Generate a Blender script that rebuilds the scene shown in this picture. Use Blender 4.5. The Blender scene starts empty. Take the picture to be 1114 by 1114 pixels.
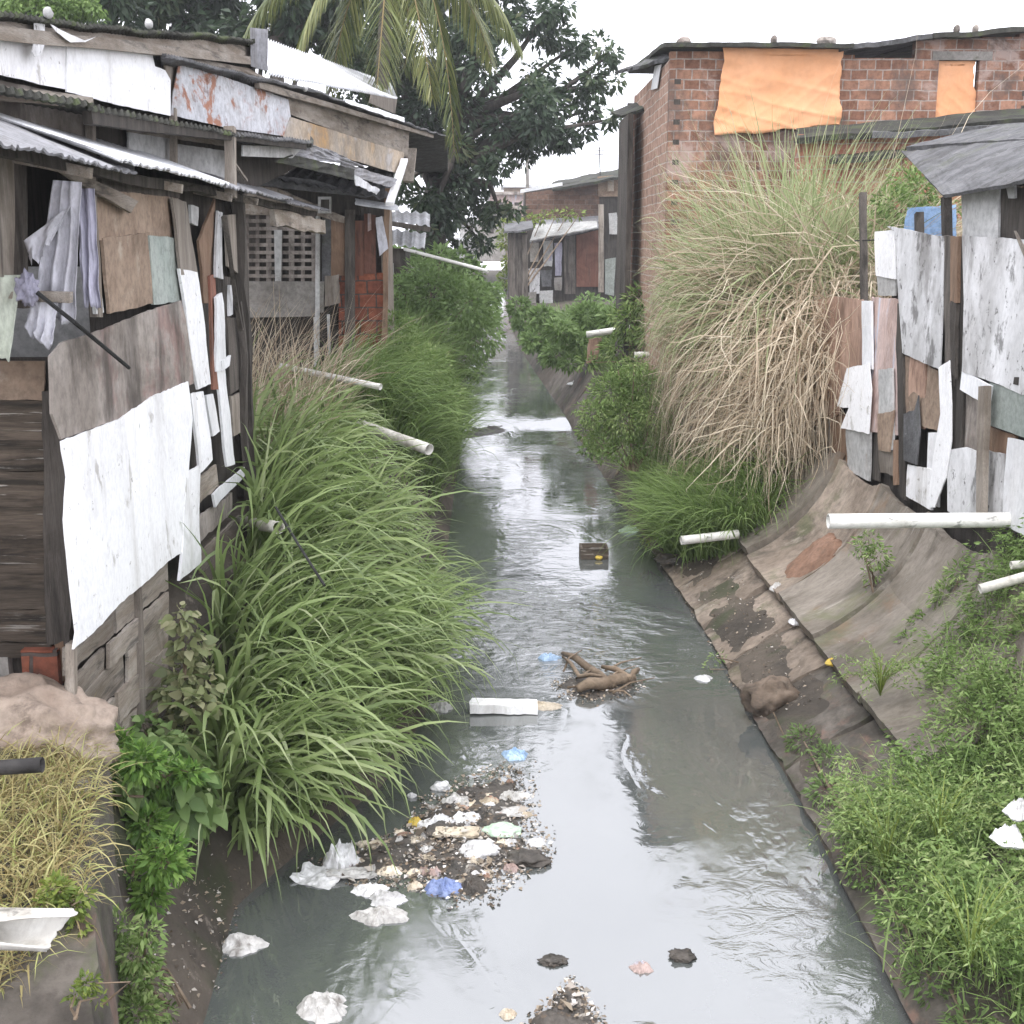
import bpy, bmesh, math, random
import numpy as np
from mathutils import Vector, noise as mnoise, Matrix

rnd = random.Random(7)
nr = np.random.default_rng(11)
SC = bpy.context.scene
COL = SC.collection
R = math.radians

# ------------------------------------------------------------------ camera
CAM = Vector((0, 0, 4.0))
FPX, CX, CY = 1350.0, 557.0, 557.0
PITCH, YAW = R(12.2), R(0.72)
FW = Vector((math.sin(YAW) * math.cos(PITCH), math.cos(YAW) * math.cos(PITCH), -math.sin(PITCH)))
RT = Vector((math.cos(YAW), -math.sin(YAW), 0))
UP = RT.cross(FW)


def ray(px, py):
    return FW + RT * ((px - CX) / FPX) + UP * ((CY - py) / FPX)


def at_y(px, py, Y):
    d = ray(px, py)
    return CAM + d * (Y / d.y)


def at_x(px, py, X):
    d = ray(px, py)
    return CAM + d * (X / d.x)


def at_z(px, py, Z):
    d = ray(px, py)
    return CAM + d * ((Z - CAM.z) / d.z)


class Plane:
    def __init__(s, p, n):
        s.p = Vector(p)
        s.n = Vector(n).normalized()

    def __call__(s, px, py, off=0.0):
        d = ray(px, py)
        q = s.p + s.n * off
        return CAM + d * ((q - CAM).dot(s.n) / d.dot(s.n))


# ------------------------------------------------------------------ objects
def tag(o, label=None, cat=None, group=None, kind=None):
    if label:
        o['label'] = label
    if cat:
        o['category'] = cat
    if group:
        o['group'] = group
    if kind:
        o['kind'] = kind
    return o


def thing(name, label, cat, loc=(0, 0, 0), group=None):
    o = bpy.data.objects.new(name, None)
    COL.objects.link(o)
    o.location = loc
    o.empty_display_size = 0.2
    return tag(o, label, cat, group)


def world_loc(o):
    v = Vector((0, 0, 0))
    while o is not None:
        v = v + Vector(o.location)
        o = o.parent
    return v


def add(name, V, F, m, parent=None, label=None, smooth=False, tint=None, origin=None):
    """one mesh object; V in world coordinates"""
    V = np.asarray(V, dtype=np.float64).reshape(-1, 3)
    if parent is not None:
        off = np.array(world_loc(parent))
        loc = Vector((0, 0, 0))
    else:
        if origin is None:
            lo, hi = V.min(0), V.max(0)
            origin = ((lo[0] + hi[0]) / 2, (lo[1] + hi[1]) / 2, lo[2])
        off = np.array(origin)
        loc = Vector(origin)
    me = bpy.data.meshes.new(name)
    if isinstance(F, np.ndarray):
        n, k = F.shape
        me.vertices.add(len(V))
        me.vertices.foreach_set('co', (V - off).astype(np.float32).ravel())
        me.loops.add(n * k)
        me.loops.foreach_set('vertex_index', F.astype(np.int32).ravel())
        me.polygons.add(n)
        me.polygons.foreach_set('loop_start', np.arange(0, n * k, k, dtype=np.int32))
        me.update(calc_edges=True)
    else:
        me.from_pydata((V - off).tolist(), [], F)
        me.update()
    if smooth:
        me.polygons.foreach_set('use_smooth', [True] * len(me.polygons))
    if tint is not None:
        a = me.attributes.new('tint', 'FLOAT', 'POINT')
        a.data.foreach_set('value', np.asarray(tint, dtype=np.float32))
    me.materials.append(m)
    o = bpy.data.objects.new(name, me)
    COL.objects.link(o)
    o.location = loc
    if parent is not None:
        o.parent = parent
    if label:
        o['label'] = label
    return o


class MB:
    def __init__(s):
        s.V, s.F = [], []

    def put(s, V, F):
        b = len(s.V)
        s.V.extend([tuple(v) for v in V])
        s.F.extend([tuple(i + b for i in f) for f in F])
        return s

    def obj(s, name, m, parent=None, **k):
        return add(name, s.V, s.F, m, parent, **k)


# ------------------------------------------------------------------ shapes
def n1(x, y, z=0.0):
    return mnoise.noise(Vector((x, y, z)))


def fbm(x, y, z=0.0, o=4):
    v, a, f = 0, 1, 1
    for _ in range(o):
        v += a * n1(x * f, y * f, z + 7.3 * f)
        a *= .5
        f *= 2.1
    return v


def solid(fn, nu, nv, th, closed_u=False):
    """a sheet fn(u,v) with real thickness th to the back of its normal"""
    P = [[Vector(fn(i / nu, j / nv)) for j in range(nv + 1)] for i in range(nu + 1)]
    V, F = [], []
    W = nv + 1

    def nrm(i, j):
        a = P[min(i + 1, nu)][j] - P[max(i - 1, 0)][j]
        b = P[i][min(j + 1, nv)] - P[i][max(j - 1, 0)]
        n = a.cross(b)
        return n.normalized() if n.length > 1e-9 else Vector((0, 0, 1))
    for i in range(nu + 1):
        for j in range(nv + 1):
            V.append(P[i][j])
    for i in range(nu + 1):
        for j in range(nv + 1):
            V.append(P[i][j] - nrm(i, j) * th)
    B = (nu + 1) * W
    for i in range(nu):
        for j in range(nv):
            a, b, c, d = i * W + j, (i + 1) * W + j, (i + 1) * W + j + 1, i * W + j + 1
            F.append((a, b, c, d))
            F.append((B + d, B + c, B + b, B + a))
    for i in range(nu):
        a, b = i * W, (i + 1) * W
        F.append((B + a, B + b, b, a))
        a, b = i * W + nv, (i + 1) * W + nv
        F.append((a, b, B + b, B + a))
    for j in range(nv):
        a, b = j, j + 1
        F.append((a, b, B + b, B + a))
        a, b = nu * W + j, nu * W + j + 1
        F.append((B + a, B + b, b, a))
    return V, F


def quad_fn(c, warp=0.0, ragged=0.0, seed=0.0, wscale=1.5, rscale=6.0, sides='lrtb'):
    """c: TL,TR,BR,BL ; u along left->right, v bottom->top"""
    TL, TR, BR, BL = [Vector(q) for q in c]
    n = (BR - BL).cross(TL - BL).normalized()
    lu = max((BR - BL).length, (TR - TL).length, 1e-4)
    lv = max((TL - BL).length, (TR - BR).length, 1e-4)

    def fn(u, v):
        du = dv = 0
        if ragged:
            if u == 0 and 'l' in sides:
                du = abs(fbm(seed + 3, v * lv * rscale)) * ragged / lu
            if u == 1 and 'r' in sides:
                du = -abs(fbm(seed + 13, v * lv * rscale)) * ragged / lu
            if v == 0 and 'b' in sides:
                dv = abs(fbm(seed + 23, u * lu * rscale)) * ragged / lv
            if v == 1 and 't' in sides:
                dv = -abs(fbm(seed + 33, u * lu * rscale)) * ragged / lv
        uu, vv = u + du, v + dv
        p = (BL * (1 - uu) + BR * uu) * (1 - vv) + (TL * (1 - uu) + TR * uu) * vv
        if warp:
            p = p + n * warp * fbm(uu * lu * wscale + seed, vv * lv * wscale, seed * 1.7, 3)
        return p
    return fn, lu, lv


SEED = [0.0]


def sheet(name, c, m, parent=None, th=.012, warp=.012, ragged=.0, step=.09, label=None, sides='lrtb', smooth=False, **k):
    SEED[0] += 3.37
    fn, lu, lv = quad_fn(c, warp, ragged, SEED[0], sides=sides)
    nu = int(min(60, max(1, round(lu / step))))
    nv = int(min(60, max(1, round(lv / step))))
    V, F = solid(fn, nu, nv, th)
    return add(name, V, F, m, parent, label=label, smooth=smooth, **k)


def pquad(pl, pts, off=0.0):
    return [pl(x, y, off) for x, y in pts]


def corrugated(c, pitch=.09, amp=.018, th=.004, warp=.015, ragged=.03, along='u', step=.2):
    """corrugation waves run across u (ridges go along v) or across v"""
    SEED[0] += 2.11
    fn0, lu, lv = quad_fn(c, warp, ragged, SEED[0], wscale=.9, rscale=5)
    TL, TR, BR, BL = [Vector(q) for q in c]
    n = (BR - BL).cross(TL - BL).normalized()
    if along == 'u':
        nu, nv = int(lu / pitch * 6), max(2, int(lv / step))
        L = lu
    else:
        nu, nv = max(2, int(lu / step)), int(lv / pitch * 6)
        L = lv

    def fn(u, v):
        s = (u if along == 'u' else v) * L / pitch * 2 * math.pi
        return fn0(u, v) + n * amp * math.sin(s)
    return solid(fn, nu, nv, th)


def poly_solid(pts, n, th, ragged=0.0, step=.06, rs=1.0):
    """closed outline pts (3D, on one plane) -> plate of thickness th behind it"""
    n = Vector(n).normalized()
    SEED[0] += 1.93
    out = []
    k = len(pts)
    for i in range(k):
        a, b = Vector(pts[i]), Vector(pts[(i + 1) % k])
        d = b - a
        m = max(1, int(d.length / step))
        perp = d.cross(n).normalized() if d.length > 1e-6 else Vector((0, 0, 0))
        for j in range(m):
            p = a + d * (j / m)
            if ragged:
                s = fbm(p.y * 9 * rs + SEED[0], p.z * 9 * rs, p.x * 9 * rs, 3)
                p = p + perp * (s * ragged) + d.normalized() * (n1(p.y * 14, p.z * 14 + SEED[0]) * ragged * .5)
            out.append(p)
    bm = bmesh.new()
    vs = [bm.verts.new(p) for p in out]
    f = bm.faces.new(vs)
    bm.normal_update()
    if f.normal.dot(n) < 0:
        f.normal_flip()
    r = bmesh.ops.extrude_face_region(bm, geom=[f])
    nv = [v for v in r['geom'] if isinstance(v, bmesh.types.BMVert)]
    bmesh.ops.translate(bm, verts=nv, vec=n * th)
    bmesh.ops.recalc_face_normals(bm, faces=bm.faces[:])
    bmesh.ops.triangulate(bm, faces=bm.faces[:], ngon_method='EAR_CLIP')
    bm.verts.index_update()
    V = [v.co.copy() for v in bm.verts]
    F = [tuple(v.index for v in g.verts) for g in bm.faces]
    bm.free()
    return V, F


def plate(name, pl, pts, m, parent=None, off=0.0, th=.012, ragged=.01, label=None, step=.05):
    q = [pl(x, y, off) for x, y in pts]
    V, F = poly_solid(q, pl.n, th, ragged, step)
    return add(name, V, F, m, parent, label=label)


def bar(p, q, w, h, up=(0, 0, 1), jag=.004, segs=None):
    """rectangular timber from p to q, slightly irregular"""
    p, q = Vector(p), Vector(q)
    d = q - p
    L = d.length
    d.normalize()
    u = Vector(up)
    if abs(u.dot(d)) > .95:
        u = Vector((1, 0, 0))
    s = d.cross(u).normalized()
    u = s.cross(d).normalized()
    SEED[0] += 1.3
    k = segs or max(1, min(14, int(L / .25)))
    V, F = [], []
    for i in range(k + 1):
        c = p + d * (L * i / k)
        j = [(rnd.uniform(-jag, jag)) for _ in range(8)]
        bx = fbm(i * .35, SEED[0]) * jag * 2
        by = fbm(i * .35, SEED[0] + 9) * jag * 2
        for a, (sx, sy) in enumerate(((-1, -1), (1, -1), (1, 1), (-1, 1))):
            V.append(c + s * (sx * w / 2 + j[a] + bx) + u * (sy * h / 2 + j[a + 4] + by))
    for i in range(k):
        for a in range(4):
            b = (a + 1) % 4
            F.append((i * 4 + a, i * 4 + b, i * 4 + 4 + b, i * 4 + 4 + a))
    F.append((3, 2, 1, 0))
    F.append((k * 4, k * 4 + 1, k * 4 + 2, k * 4 + 3))
    return V, F


def tube(pts, r, n=10, caps=True, r2=None):
    pts = [Vector(p) for p in pts]
    k = len(pts)
    V, F = [], []
    ref = Vector((0, 0, 1))
    if abs((pts[-1] - pts[0]).normalized().dot(ref)) > .9:
        ref = Vector((1, 0, 0))
    for i, p in enumerate(pts):
        d = (pts[min(i + 1, k - 1)] - pts[max(i - 1, 0)]).normalized()
        s = d.cross(ref).normalized()
        u = s.cross(d)
        rr = r[i] if isinstance(r, (list, tuple)) else (r if r2 is None else r + (r2 - r) * i / (k - 1))
        for a in range(n):
            t = 2 * math.pi * a / n
            V.append(p + (s * math.cos(t) + u * math.sin(t)) * rr)
    for i in range(k - 1):
        for a in range(n):
            b = (a + 1) % n
            F.append((i * n + a, i * n + b, (i + 1) * n + b, (i + 1) * n + a))
    if caps:
        F.append(tuple(range(n - 1, -1, -1)))
        F.append(tuple((k - 1) * n + a for a in range(n)))
    return V, F


def hollow_pipe(p, q, r, wall=.006, n=18, segs=6, sag=0.0):
    """open pipe with a visible bore at both ends"""
    p, q = Vector(p), Vector(q)
    pts = []
    for i in range(segs + 1):
        t = i / segs
        pts.append(p.lerp(q, t) - Vector((0, 0, sag * 4 * t * (1 - t))))
    Vo, Fo = tube(pts, r, n, caps=False)
    Vi, Fi = tube(pts, r - wall, n, caps=False)
    V = list(Vo) + list(Vi)
    b = len(Vo)
    F = list(Fo) + [tuple(i + b for i in reversed(f)) for f in Fi]
    k = len(pts) - 1
    for a in range(n):
        c = (a + 1) % n
        F.append((a, b + a, b + c, c))
        F.append((k * n + a, k * n + c, b + k * n + c, b + k * n + a))
    return V, F


def box(lo, hi):
    x0, y0, z0 = lo
    x1, y1, z1 = hi
    V = [(x0, y0, z0), (x1, y0, z0), (x1, y1, z0), (x0, y1, z0), (x0, y0, z1), (x1, y0, z1), (x1, y1, z1), (x0, y1, z1)]
    F = [(3, 2, 1, 0), (4, 5, 6, 7), (0, 1, 5, 4), (1, 2, 6, 5), (2, 3, 7, 6), (3, 0, 4, 7)]
    return V, F


def blob(c, r, seed, sub=3, rough=.35, freq=1.6, flat=None, rot=0.0, crease=0.0):
    """noisy lump: crumpled bags, stones, soil"""
    bm = bmesh.new()
    bmesh.ops.create_icosphere(bm, subdivisions=sub, radius=1)
    V = []
    for v in bm.verts:
        p = v.co
        d = 1 + rough * fbm(p.x * freq + seed, p.y * freq + seed * 2, p.z * freq, 3 if not crease else 2)
        if crease:
            # pinched folds: sharp ridges between flat facets
            a_ = 1 - abs(n1(p.x * 1.9 + seed, p.y * 1.9, p.z * 1.9 + seed)) * 2.6
            b_ = 1 - abs(n1(p.x * 3.3 + seed + 5, p.y * 3.3 + 2, p.z * 3.3 + seed)) * 2.6
            d += crease * (.8 * max(0, a_) ** 2 + .4 * max(0, b_) ** 2 - .45)
        q = Vector((p.x * d * r[0], p.y * d * r[1], p.z * d * r[2]))
        if flat is not None and q.z < -flat:
            q.z = -flat
        q = Matrix.Rotation(rot, 3, 'Z') @ q
        V.append(q + Vector(c))
    F = [tuple(v.index for v in f.verts) for f in bm.faces]
    bm.free()
    return V, F


# ------------------------------------------------------------------ vegetation
def blades(base, az, tilt, curl, L, w, segs=6, twist=None, power=1.4, hang=1.0, wig=0.0, wseed=5, kink=0.0):
    """strap leaves as bent strips. arrays of n. returns V,F,index-of-blade per vertex"""
    n = len(L)
    base = np.asarray(base)
    s = np.linspace(0, 1, segs + 1)
    ds = 1.0 / segs
    P = np.zeros((n, segs + 1, 3))
    P[:, 0] = base
    gw = np.random.default_rng(wseed)
    az = np.array(az, float)
    ca, sa = np.cos(az), np.sin(az)
    az0, wt = az.copy(), np.zeros(n)
    kat = np.where(gw.random(n) < kink, gw.integers(segs // 3, segs, n), 99)
    kth, kaz = gw.normal(size=n) * .8, gw.normal(size=n) * 1.2
    for k in range(segs):
        sm = (k + .5) * ds
        th = tilt + curl * min(1, sm / hang) ** power
        if wig:
            az = az + gw.normal(size=n) * wig
            wt = wt * .6 + gw.normal(size=n) * wig * .6
            if kink:
                th = th + kth * (kat <= k)
                az = az + kaz * (kat == k)
            th = th + wt
            ca, sa = np.cos(az), np.sin(az)
        P[:, k + 1, 0] = P[:, k, 0] + np.sin(th) * ca * L * ds
        P[:, k + 1, 1] = P[:, k, 1] + np.sin(th) * sa * L * ds
        P[:, k + 1, 2] = P[:, k, 2] + np.cos(th) * L * ds
    ca, sa = np.cos(az0), np.sin(az0)
    tw = np.zeros(n) if twist is None else twist
    wx, wy = -sa * np.cos(tw), ca * np.cos(tw)
    wz = np.sin(tw)
    prof = np.minimum(1, .45 + s * 2.2) * (1 - s ** 2.2) + .03
    wid = w[:, None] * prof[None, :] * .5
    off = np.stack([wx, wy, wz], 1)[:, None, :] * wid[:, :, None]
    V = np.stack([P - off, P + off], 2)          # n, segs+1, 2, 3
    V = V.reshape(n, (segs + 1) * 2, 3)
    k = np.arange(segs)
    f = np.stack([2 * k, 2 * k + 1, 2 * k + 3, 2 * k + 2], 1)
    F = (f[None] + (np.arange(n) * (segs + 1) * 2)[:, None, None]).reshape(-1, 4)
    idx = np.repeat(np.arange(n), (segs + 1) * 2)
    return V.reshape(-1, 3), F, idx


def leaves(pos, size, aspect=.45, droop=.25, up=.5, n_seed=0, dirs=None):
    """n folded leaves (two quads meeting at the midrib), random headings"""
    g = np.random.default_rng(n_seed)
    n = len(pos)
    pos = np.asarray(pos)
    if dirs is None:
        d = g.normal(size=(n, 3))
        d[:, 2] = d[:, 2] * .55 - droop
    else:
        d = dirs + g.normal(size=(n, 3)) * .35
    d /= np.linalg.norm(d, axis=1)[:, None] + 1e-9
    nn = g.normal(size=(n, 3)) * .6
    nn[:, 2] += up
    nn -= d * (nn * d).sum(1)[:, None]
    nn /= np.linalg.norm(nn, axis=1)[:, None] + 1e-9
    sd = np.cross(d, nn)
    size = np.asarray(size)[:, None] * np.ones((n, 1))
    a = size * aspect * .5
    b0 = pos
    l1 = pos + d * size * .38 + sd * a + nn * size * .06
    r1 = pos + d * size * .38 - sd * a + nn * size * .06
    m1 = pos + d * size * .42 - nn * size * .03
    t = pos + d * size - nn * size * .14
    V = np.stack([b0, l1, m1, r1, t], 1).reshape(-1, 3)
    f = np.array([[0, 1, 4, 2], [0, 2, 4, 3]])
    F = (f[None] + (np.arange(n) * 5)[:, None, None]).reshape(-1, 4)
    idx = np.repeat(np.arange(n), 5)
    return V, F, idx


def broad_leaves(pos, size, aspect=.8, droop=.4, up=.9, n_seed=0, dirs=None):
    """rounder leaves of four faces with a folded midrib and a drooping tip"""
    g = np.random.default_rng(n_seed)
    n = len(pos)
    pos = np.asarray(pos)
    d = (g.normal(size=(n, 3)) if dirs is None else dirs + g.normal(size=(n, 3)) * .35)
    d[:, 2] = d[:, 2] * .6 - droop
    d /= np.linalg.norm(d, axis=1)[:, None] + 1e-9
    nn = g.normal(size=(n, 3)) * .5
    nn[:, 2] += up
    nn -= d * (nn * d).sum(1)[:, None]
    nn /= np.linalg.norm(nn, axis=1)[:, None] + 1e-9
    sd = np.cross(d, nn)
    s = np.asarray(size)[:, None] * np.ones((n, 1))
    a = s * aspect * .5

    def pt(t, w, h):
        return pos + d * s * t + sd * a * w + nn * s * h
    V = np.stack([pt(0, 0, 0), pt(.12, .72, .05), pt(.2, 0, -.02), pt(.12, -.72, .05), pt(.42, .95, .05), pt(.5, 0, -.04), pt(.42, -.95, .05), pt(.78, .5, -.03), pt(.8, 0, -.1), pt(.78, -.5, -.03), pt(1.05, 0, -.2)], 1).reshape(-1, 3)
    f = np.array([[0, 3, 2, 1], [1, 2, 5, 4], [2, 3, 6, 5], [4, 5, 8, 7], [5, 6, 9, 8], [7, 8, 9, 10]])
    F = (f[None] + (np.arange(n) * 11)[:, None, None]).reshape(-1, 4)
    return V, F, np.repeat(np.arange(n), 11)


def shell_points(c, r, n, seed, inner=.55):
    g = np.random.default_rng(seed)
    d = g.normal(size=(n, 3))
    d /= np.linalg.norm(d, axis=1)[:, None]
    rad = (inner + (1 - inner) * g.random(n) ** .6)
    return np.asarray(c) + d * rad[:, None] * np.asarray(r), d
# ------------------------------------------------------------------ materials
def _new(name):
    m = bpy.data.materials.new(name)
    m.use_nodes = True
    nt = m.node_tree
    nt.nodes.clear()
    out = nt.nodes.new('ShaderNodeOutputMaterial')
    return m, nt, out


def N(nt, t, **k):
    n = nt.nodes.new(t)
    for a, b in k.items():
        setattr(n, a, b)
    return n


def rgb(c):
    return (c[0], c[1], c[2], 1)


def mixc(nt, fac, a, b):
    n = N(nt, 'ShaderNodeMix', data_type='RGBA')
    if isinstance(fac, (int, float)):
        n.inputs[0].default_value = fac
    else:
        nt.links.new(fac, n.inputs[0])
    for i, v in ((6, a), (7, b)):
        if isinstance(v, (tuple, list)):
            n.inputs[i].default_value = rgb(v)
        else:
            nt.links.new(v, n.inputs[i])
    return n.outputs[2]


def ramp(nt, src, lo, hi, a=0.0, b=1.0):
    n = N(nt, 'ShaderNodeMapRange')
    nt.links.new(src, n.inputs[0])
    n.inputs[1].default_value = lo
    n.inputs[2].default_value = hi
    n.inputs[3].default_value = a
    n.inputs[4].default_value = b
    n.interpolation_type = 'SMOOTHSTEP'
    return n.outputs[0]


def coords(nt, rand=True):
    tc = N(nt, 'ShaderNodeTexCoord')
    if not rand:
        return tc.outputs['Object']
    oi = N(nt, 'ShaderNodeObjectInfo')
    mul = N(nt, 'ShaderNodeMath', operation='MULTIPLY')
    nt.links.new(oi.outputs['Random'], mul.inputs[0])
    mul.inputs[1].default_value = 61.7
    ad = N(nt, 'ShaderNodeVectorMath', operation='ADD')
    nt.links.new(tc.outputs['Object'], ad.inputs[0])
    nt.links.new(mul.outputs[0], ad.inputs[1])
    return ad.outputs[0]


def noise(nt, vec, scale, stretch=(1, 1, 1), detail=6, rough=.6, dist=0.0):
    mp = N(nt, 'ShaderNodeMapping')
    mp.inputs['Scale'].default_value = stretch
    nt.links.new(vec, mp.inputs[0])
    n = N(nt, 'ShaderNodeTexNoise')
    n.inputs['Scale'].default_value = scale
    n.inputs['Detail'].default_value = detail
    n.inputs['Roughness'].default_value = rough
    n.inputs['Distortion'].default_value = dist
    nt.links.new(mp.outputs[0], n.inputs['Vector'])
    return n.outputs['Fac']


def worn(name, c1, c2, scale=2.5, stretch=(1, 1, 1), rough=.85, bump=.35, bscale=18, bstretch=None, stains=(), rnd_v=.25, spec=.3, metal=0.0, fine_lo=.45, grime=.42):
    """weathered surface: two-tone mottling, fine grain, and stain layers
    stains: (colour, scale, stretch, threshold, softness, strength)"""
    m, nt, out = _new(name)
    v = coords(nt)
    base = noise(nt, v, scale, stretch, 8, .62)
    col = mixc(nt, ramp(nt, base, .32, .68), c1, c2)
    fine = noise(nt, v, bscale, bstretch or stretch, 8, .7)
    dark = N(nt, 'ShaderNodeMix', data_type='RGBA', blend_type='MULTIPLY')
    dark.inputs[0].default_value = .55
    nt.links.new(col, dark.inputs[6])
    g = ramp(nt, fine, .3, .62, fine_lo, 1.1)
    comb = N(nt, 'ShaderNodeCombineColor')
    for i in range(3):
        nt.links.new(g, comb.inputs[i])
    nt.links.new(comb.outputs[0], dark.inputs[7])
    col = dark.outputs[2]
    for (c, s, st, th, soft, amt) in stains:
        f = ramp(nt, noise(nt, v, s, st, 9, .68, .3), th - .03, th + soft, 0, amt)
        col = mixc(nt, f, col, c)
    if grime:
        gm = N(nt, 'ShaderNodeMix', data_type='RGBA', blend_type='MULTIPLY')
        nt.links.new(ramp(nt, noise(nt, v, .9, (1, 1, 1), 10, .7, .8), .46, .64, 0, grime), gm.inputs[0])
        nt.links.new(col, gm.inputs[6])
        gm.inputs[7].default_value = (.30, .26, .22, 1)
        col = gm.outputs[2]
    if rnd_v:
        oi = N(nt, 'ShaderNodeObjectInfo')
        hs = N(nt, 'ShaderNodeHueSaturation')
        mr = N(nt, 'ShaderNodeMapRange')
        nt.links.new(oi.outputs['Random'], mr.inputs[0])
        mr.inputs[3].default_value = 1 - rnd_v
        mr.inputs[4].default_value = 1 + rnd_v
        nt.links.new(mr.outputs[0], hs.inputs['Value'])
        nt.links.new(col, hs.inputs['Color'])
        col = hs.outputs[0]
    p = N(nt, 'ShaderNodeBsdfPrincipled')
    nt.links.new(col, p.inputs['Base Color'])
    p.inputs['Roughness'].default_value = rough
    p.inputs['Specular IOR Level'].default_value = spec
    p.inputs['Metallic'].default_value = metal
    bp = N(nt, 'ShaderNodeBump')
    bp.inputs['Strength'].default_value = bump
    bp.inputs['Distance'].default_value = .02
    nt.links.new(fine, bp.inputs['Height'])
    nt.links.new(bp.outputs[0], p.inputs['Normal'])
    nt.links.new(p.outputs[0], out.inputs[0])
    return m


def brick(name, axis, c1, c2, mortar, bw=.24, bh=.19, stains=(), msize=.012):
    m, nt, out = _new(name)
    tc = N(nt, 'ShaderNodeTexCoord')
    sp = N(nt, 'ShaderNodeSeparateXYZ')
    nt.links.new(tc.outputs['Object'], sp.inputs[0])
    cb = N(nt, 'ShaderNodeCombineXYZ')
    nt.links.new(sp.outputs[axis], cb.inputs[0])
    nt.links.new(sp.outputs[2], cb.inputs[1])
    # a slightly wavering course line: laid by hand
    wob = noise(nt, tc.outputs['Object'], 1.3, (1, 1, 1), 3)
    wv = N(nt, 'ShaderNodeVectorMath', operation='SCALE')
    nt.links.new(cb.outputs[0], wv.inputs[0])
    wv.inputs[3].default_value = 1
    mm = N(nt, 'ShaderNodeMath', operation='MULTIPLY')
    nt.links.new(wob, mm.inputs[0])
    mm.inputs[1].default_value = .085
    av = N(nt, 'ShaderNodeVectorMath', operation='ADD')
    nt.links.new(wv.outputs[0], av.inputs[0])
    nt.links.new(mm.outputs[0], av.inputs[1])
    b = N(nt, 'ShaderNodeTexBrick')
    b.inputs['Scale'].default_value = 1
    b.inputs['Brick Width'].default_value = bw
    b.inputs['Row Height'].default_value = bh
    b.inputs['Mortar Size'].default_value = msize
    b.inputs['Mortar Smooth'].default_value = .3
    b.inputs['Bias'].default_value = -.1
    b.inputs['Color1'].default_value = rgb(c1)
    b.inputs['Color2'].default_value = rgb(c2)
    b.inputs['Mortar'].default_value = rgb(mortar)
    nt.links.new(av.outputs[0], b.inputs['Vector'])
    col = b.outputs['Color']
    v = tc.outputs['Object']
    g = ramp(nt, noise(nt, v, 9, (1, 1, 1), 8, .7), .3, .65, .5, 1.15)
    comb = N(nt, 'ShaderNodeCombineColor')
    for i in range(3):
        nt.links.new(g, comb.inputs[i])
    d = N(nt, 'ShaderNodeMix', data_type='RGBA', blend_type='MULTIPLY')
    d.inputs[0].default_value = .8
    nt.links.new(col, d.inputs[6])
    nt.links.new(comb.outputs[0], d.inputs[7])
    col = d.outputs[2]
    for (c, s, st, th, soft, amt) in stains:
        f = ramp(nt, noise(nt, v, s, st, 9, .68, .3), th, th + soft, 0, amt)
        col = mixc(nt, f, col, c)
    p = N(nt, 'ShaderNodeBsdfPrincipled')
    nt.links.new(col, p.inputs['Base Color'])
    p.inputs['Roughness'].default_value = .9
    p.inputs['Specular IOR Level'].default_value = .2
    bp = N(nt, 'ShaderNodeBump')
    bp.inputs['Strength'].default_value = .7
    bp.inputs['Distance'].default_value = .012
    inv = N(nt, 'ShaderNodeMath', operation='SUBTRACT')
    inv.inputs[0].default_value = 1
    nt.links.new(b.outputs['Fac'], inv.inputs[1])
    nt.links.new(inv.outputs[0], bp.inputs['Height'])
    nt.links.new(bp.outputs[0], p.inputs['Normal'])
    nt.links.new(p.outputs[0], out.inputs[0])
    return m


def leaf(name, cols, rough=.55, trans=.3, spec=.3):
    """foliage: colour picked per leaf from its own tint"""
    m, nt, out = _new(name)
    a = N(nt, 'ShaderNodeAttribute', attribute_name='tint')
    cr = N(nt, 'ShaderNodeValToRGB')
    el = cr.color_ramp.elements
    k = len(cols)
    el[0].position, el[0].color = 0, rgb(cols[0])
    el[1].position, el[1].color = 1, rgb(cols[-1])
    for i in range(1, k - 1):
        e = el.new(i / (k - 1))
        e.color = rgb(cols[i])
    nt.links.new(a.outputs['Fac'], cr.inputs[0])
    p = N(nt, 'ShaderNodeBsdfPrincipled')
    nt.links.new(cr.outputs[0], p.inputs['Base Color'])
    p.inputs['Roughness'].default_value = rough
    p.inputs['Specular IOR Level'].default_value = spec
    t = N(nt, 'ShaderNodeBsdfTranslucent')
    nt.links.new(cr.outputs[0], t.inputs[0])
    mx = N(nt, 'ShaderNodeMixShader')
    mx.inputs[0].default_value = trans
    nt.links.new(p.outputs[0], mx.inputs[1])
    nt.links.new(t.outputs[0], mx.inputs[2])
    nt.links.new(mx.outputs[0], out.inputs[0])
    return m


HS, VS = (.6, 6, 6), (5, 5, .5)         # grain along x / along z
YS = (6, .6, 6)                          # grain along y
M = {}
BLK = (.02, .018, .016)
M['wood_y'] = worn('grey_wood_lengthwise', (.26, .215, .17), (.41, .365, .315), 2, YS, bscale=9, bstretch=(22, 1, 22), bump=.5,
                   stains=[((.05, .045, .04), 2.2, YS, .55, .12, .7), ((.45, .42, .39), 3, YS, .62, .1, .5)])
M['wood_z'] = worn('grey_wood_upright', (.225, .19, .155), (.36, .32, .275), 2, VS, bscale=9, bstretch=(22, 22, 1), bump=.5,
                   stains=[((.05, .045, .04), 2.2, VS, .57, .12, .7)])
M['dark_wood_x'] = worn('dark_rotten_wood', (.075, .06, .046), (.165, .13, .10), 2, HS, bscale=8, bstretch=(1, 22, 22), bump=.8,
                        stains=[((.02, .018, .015), 1.6, HS, .5, .15, .8), ((.42, .39, .35), 3, (.6, 12, 12), .63, .04, .9)])
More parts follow.
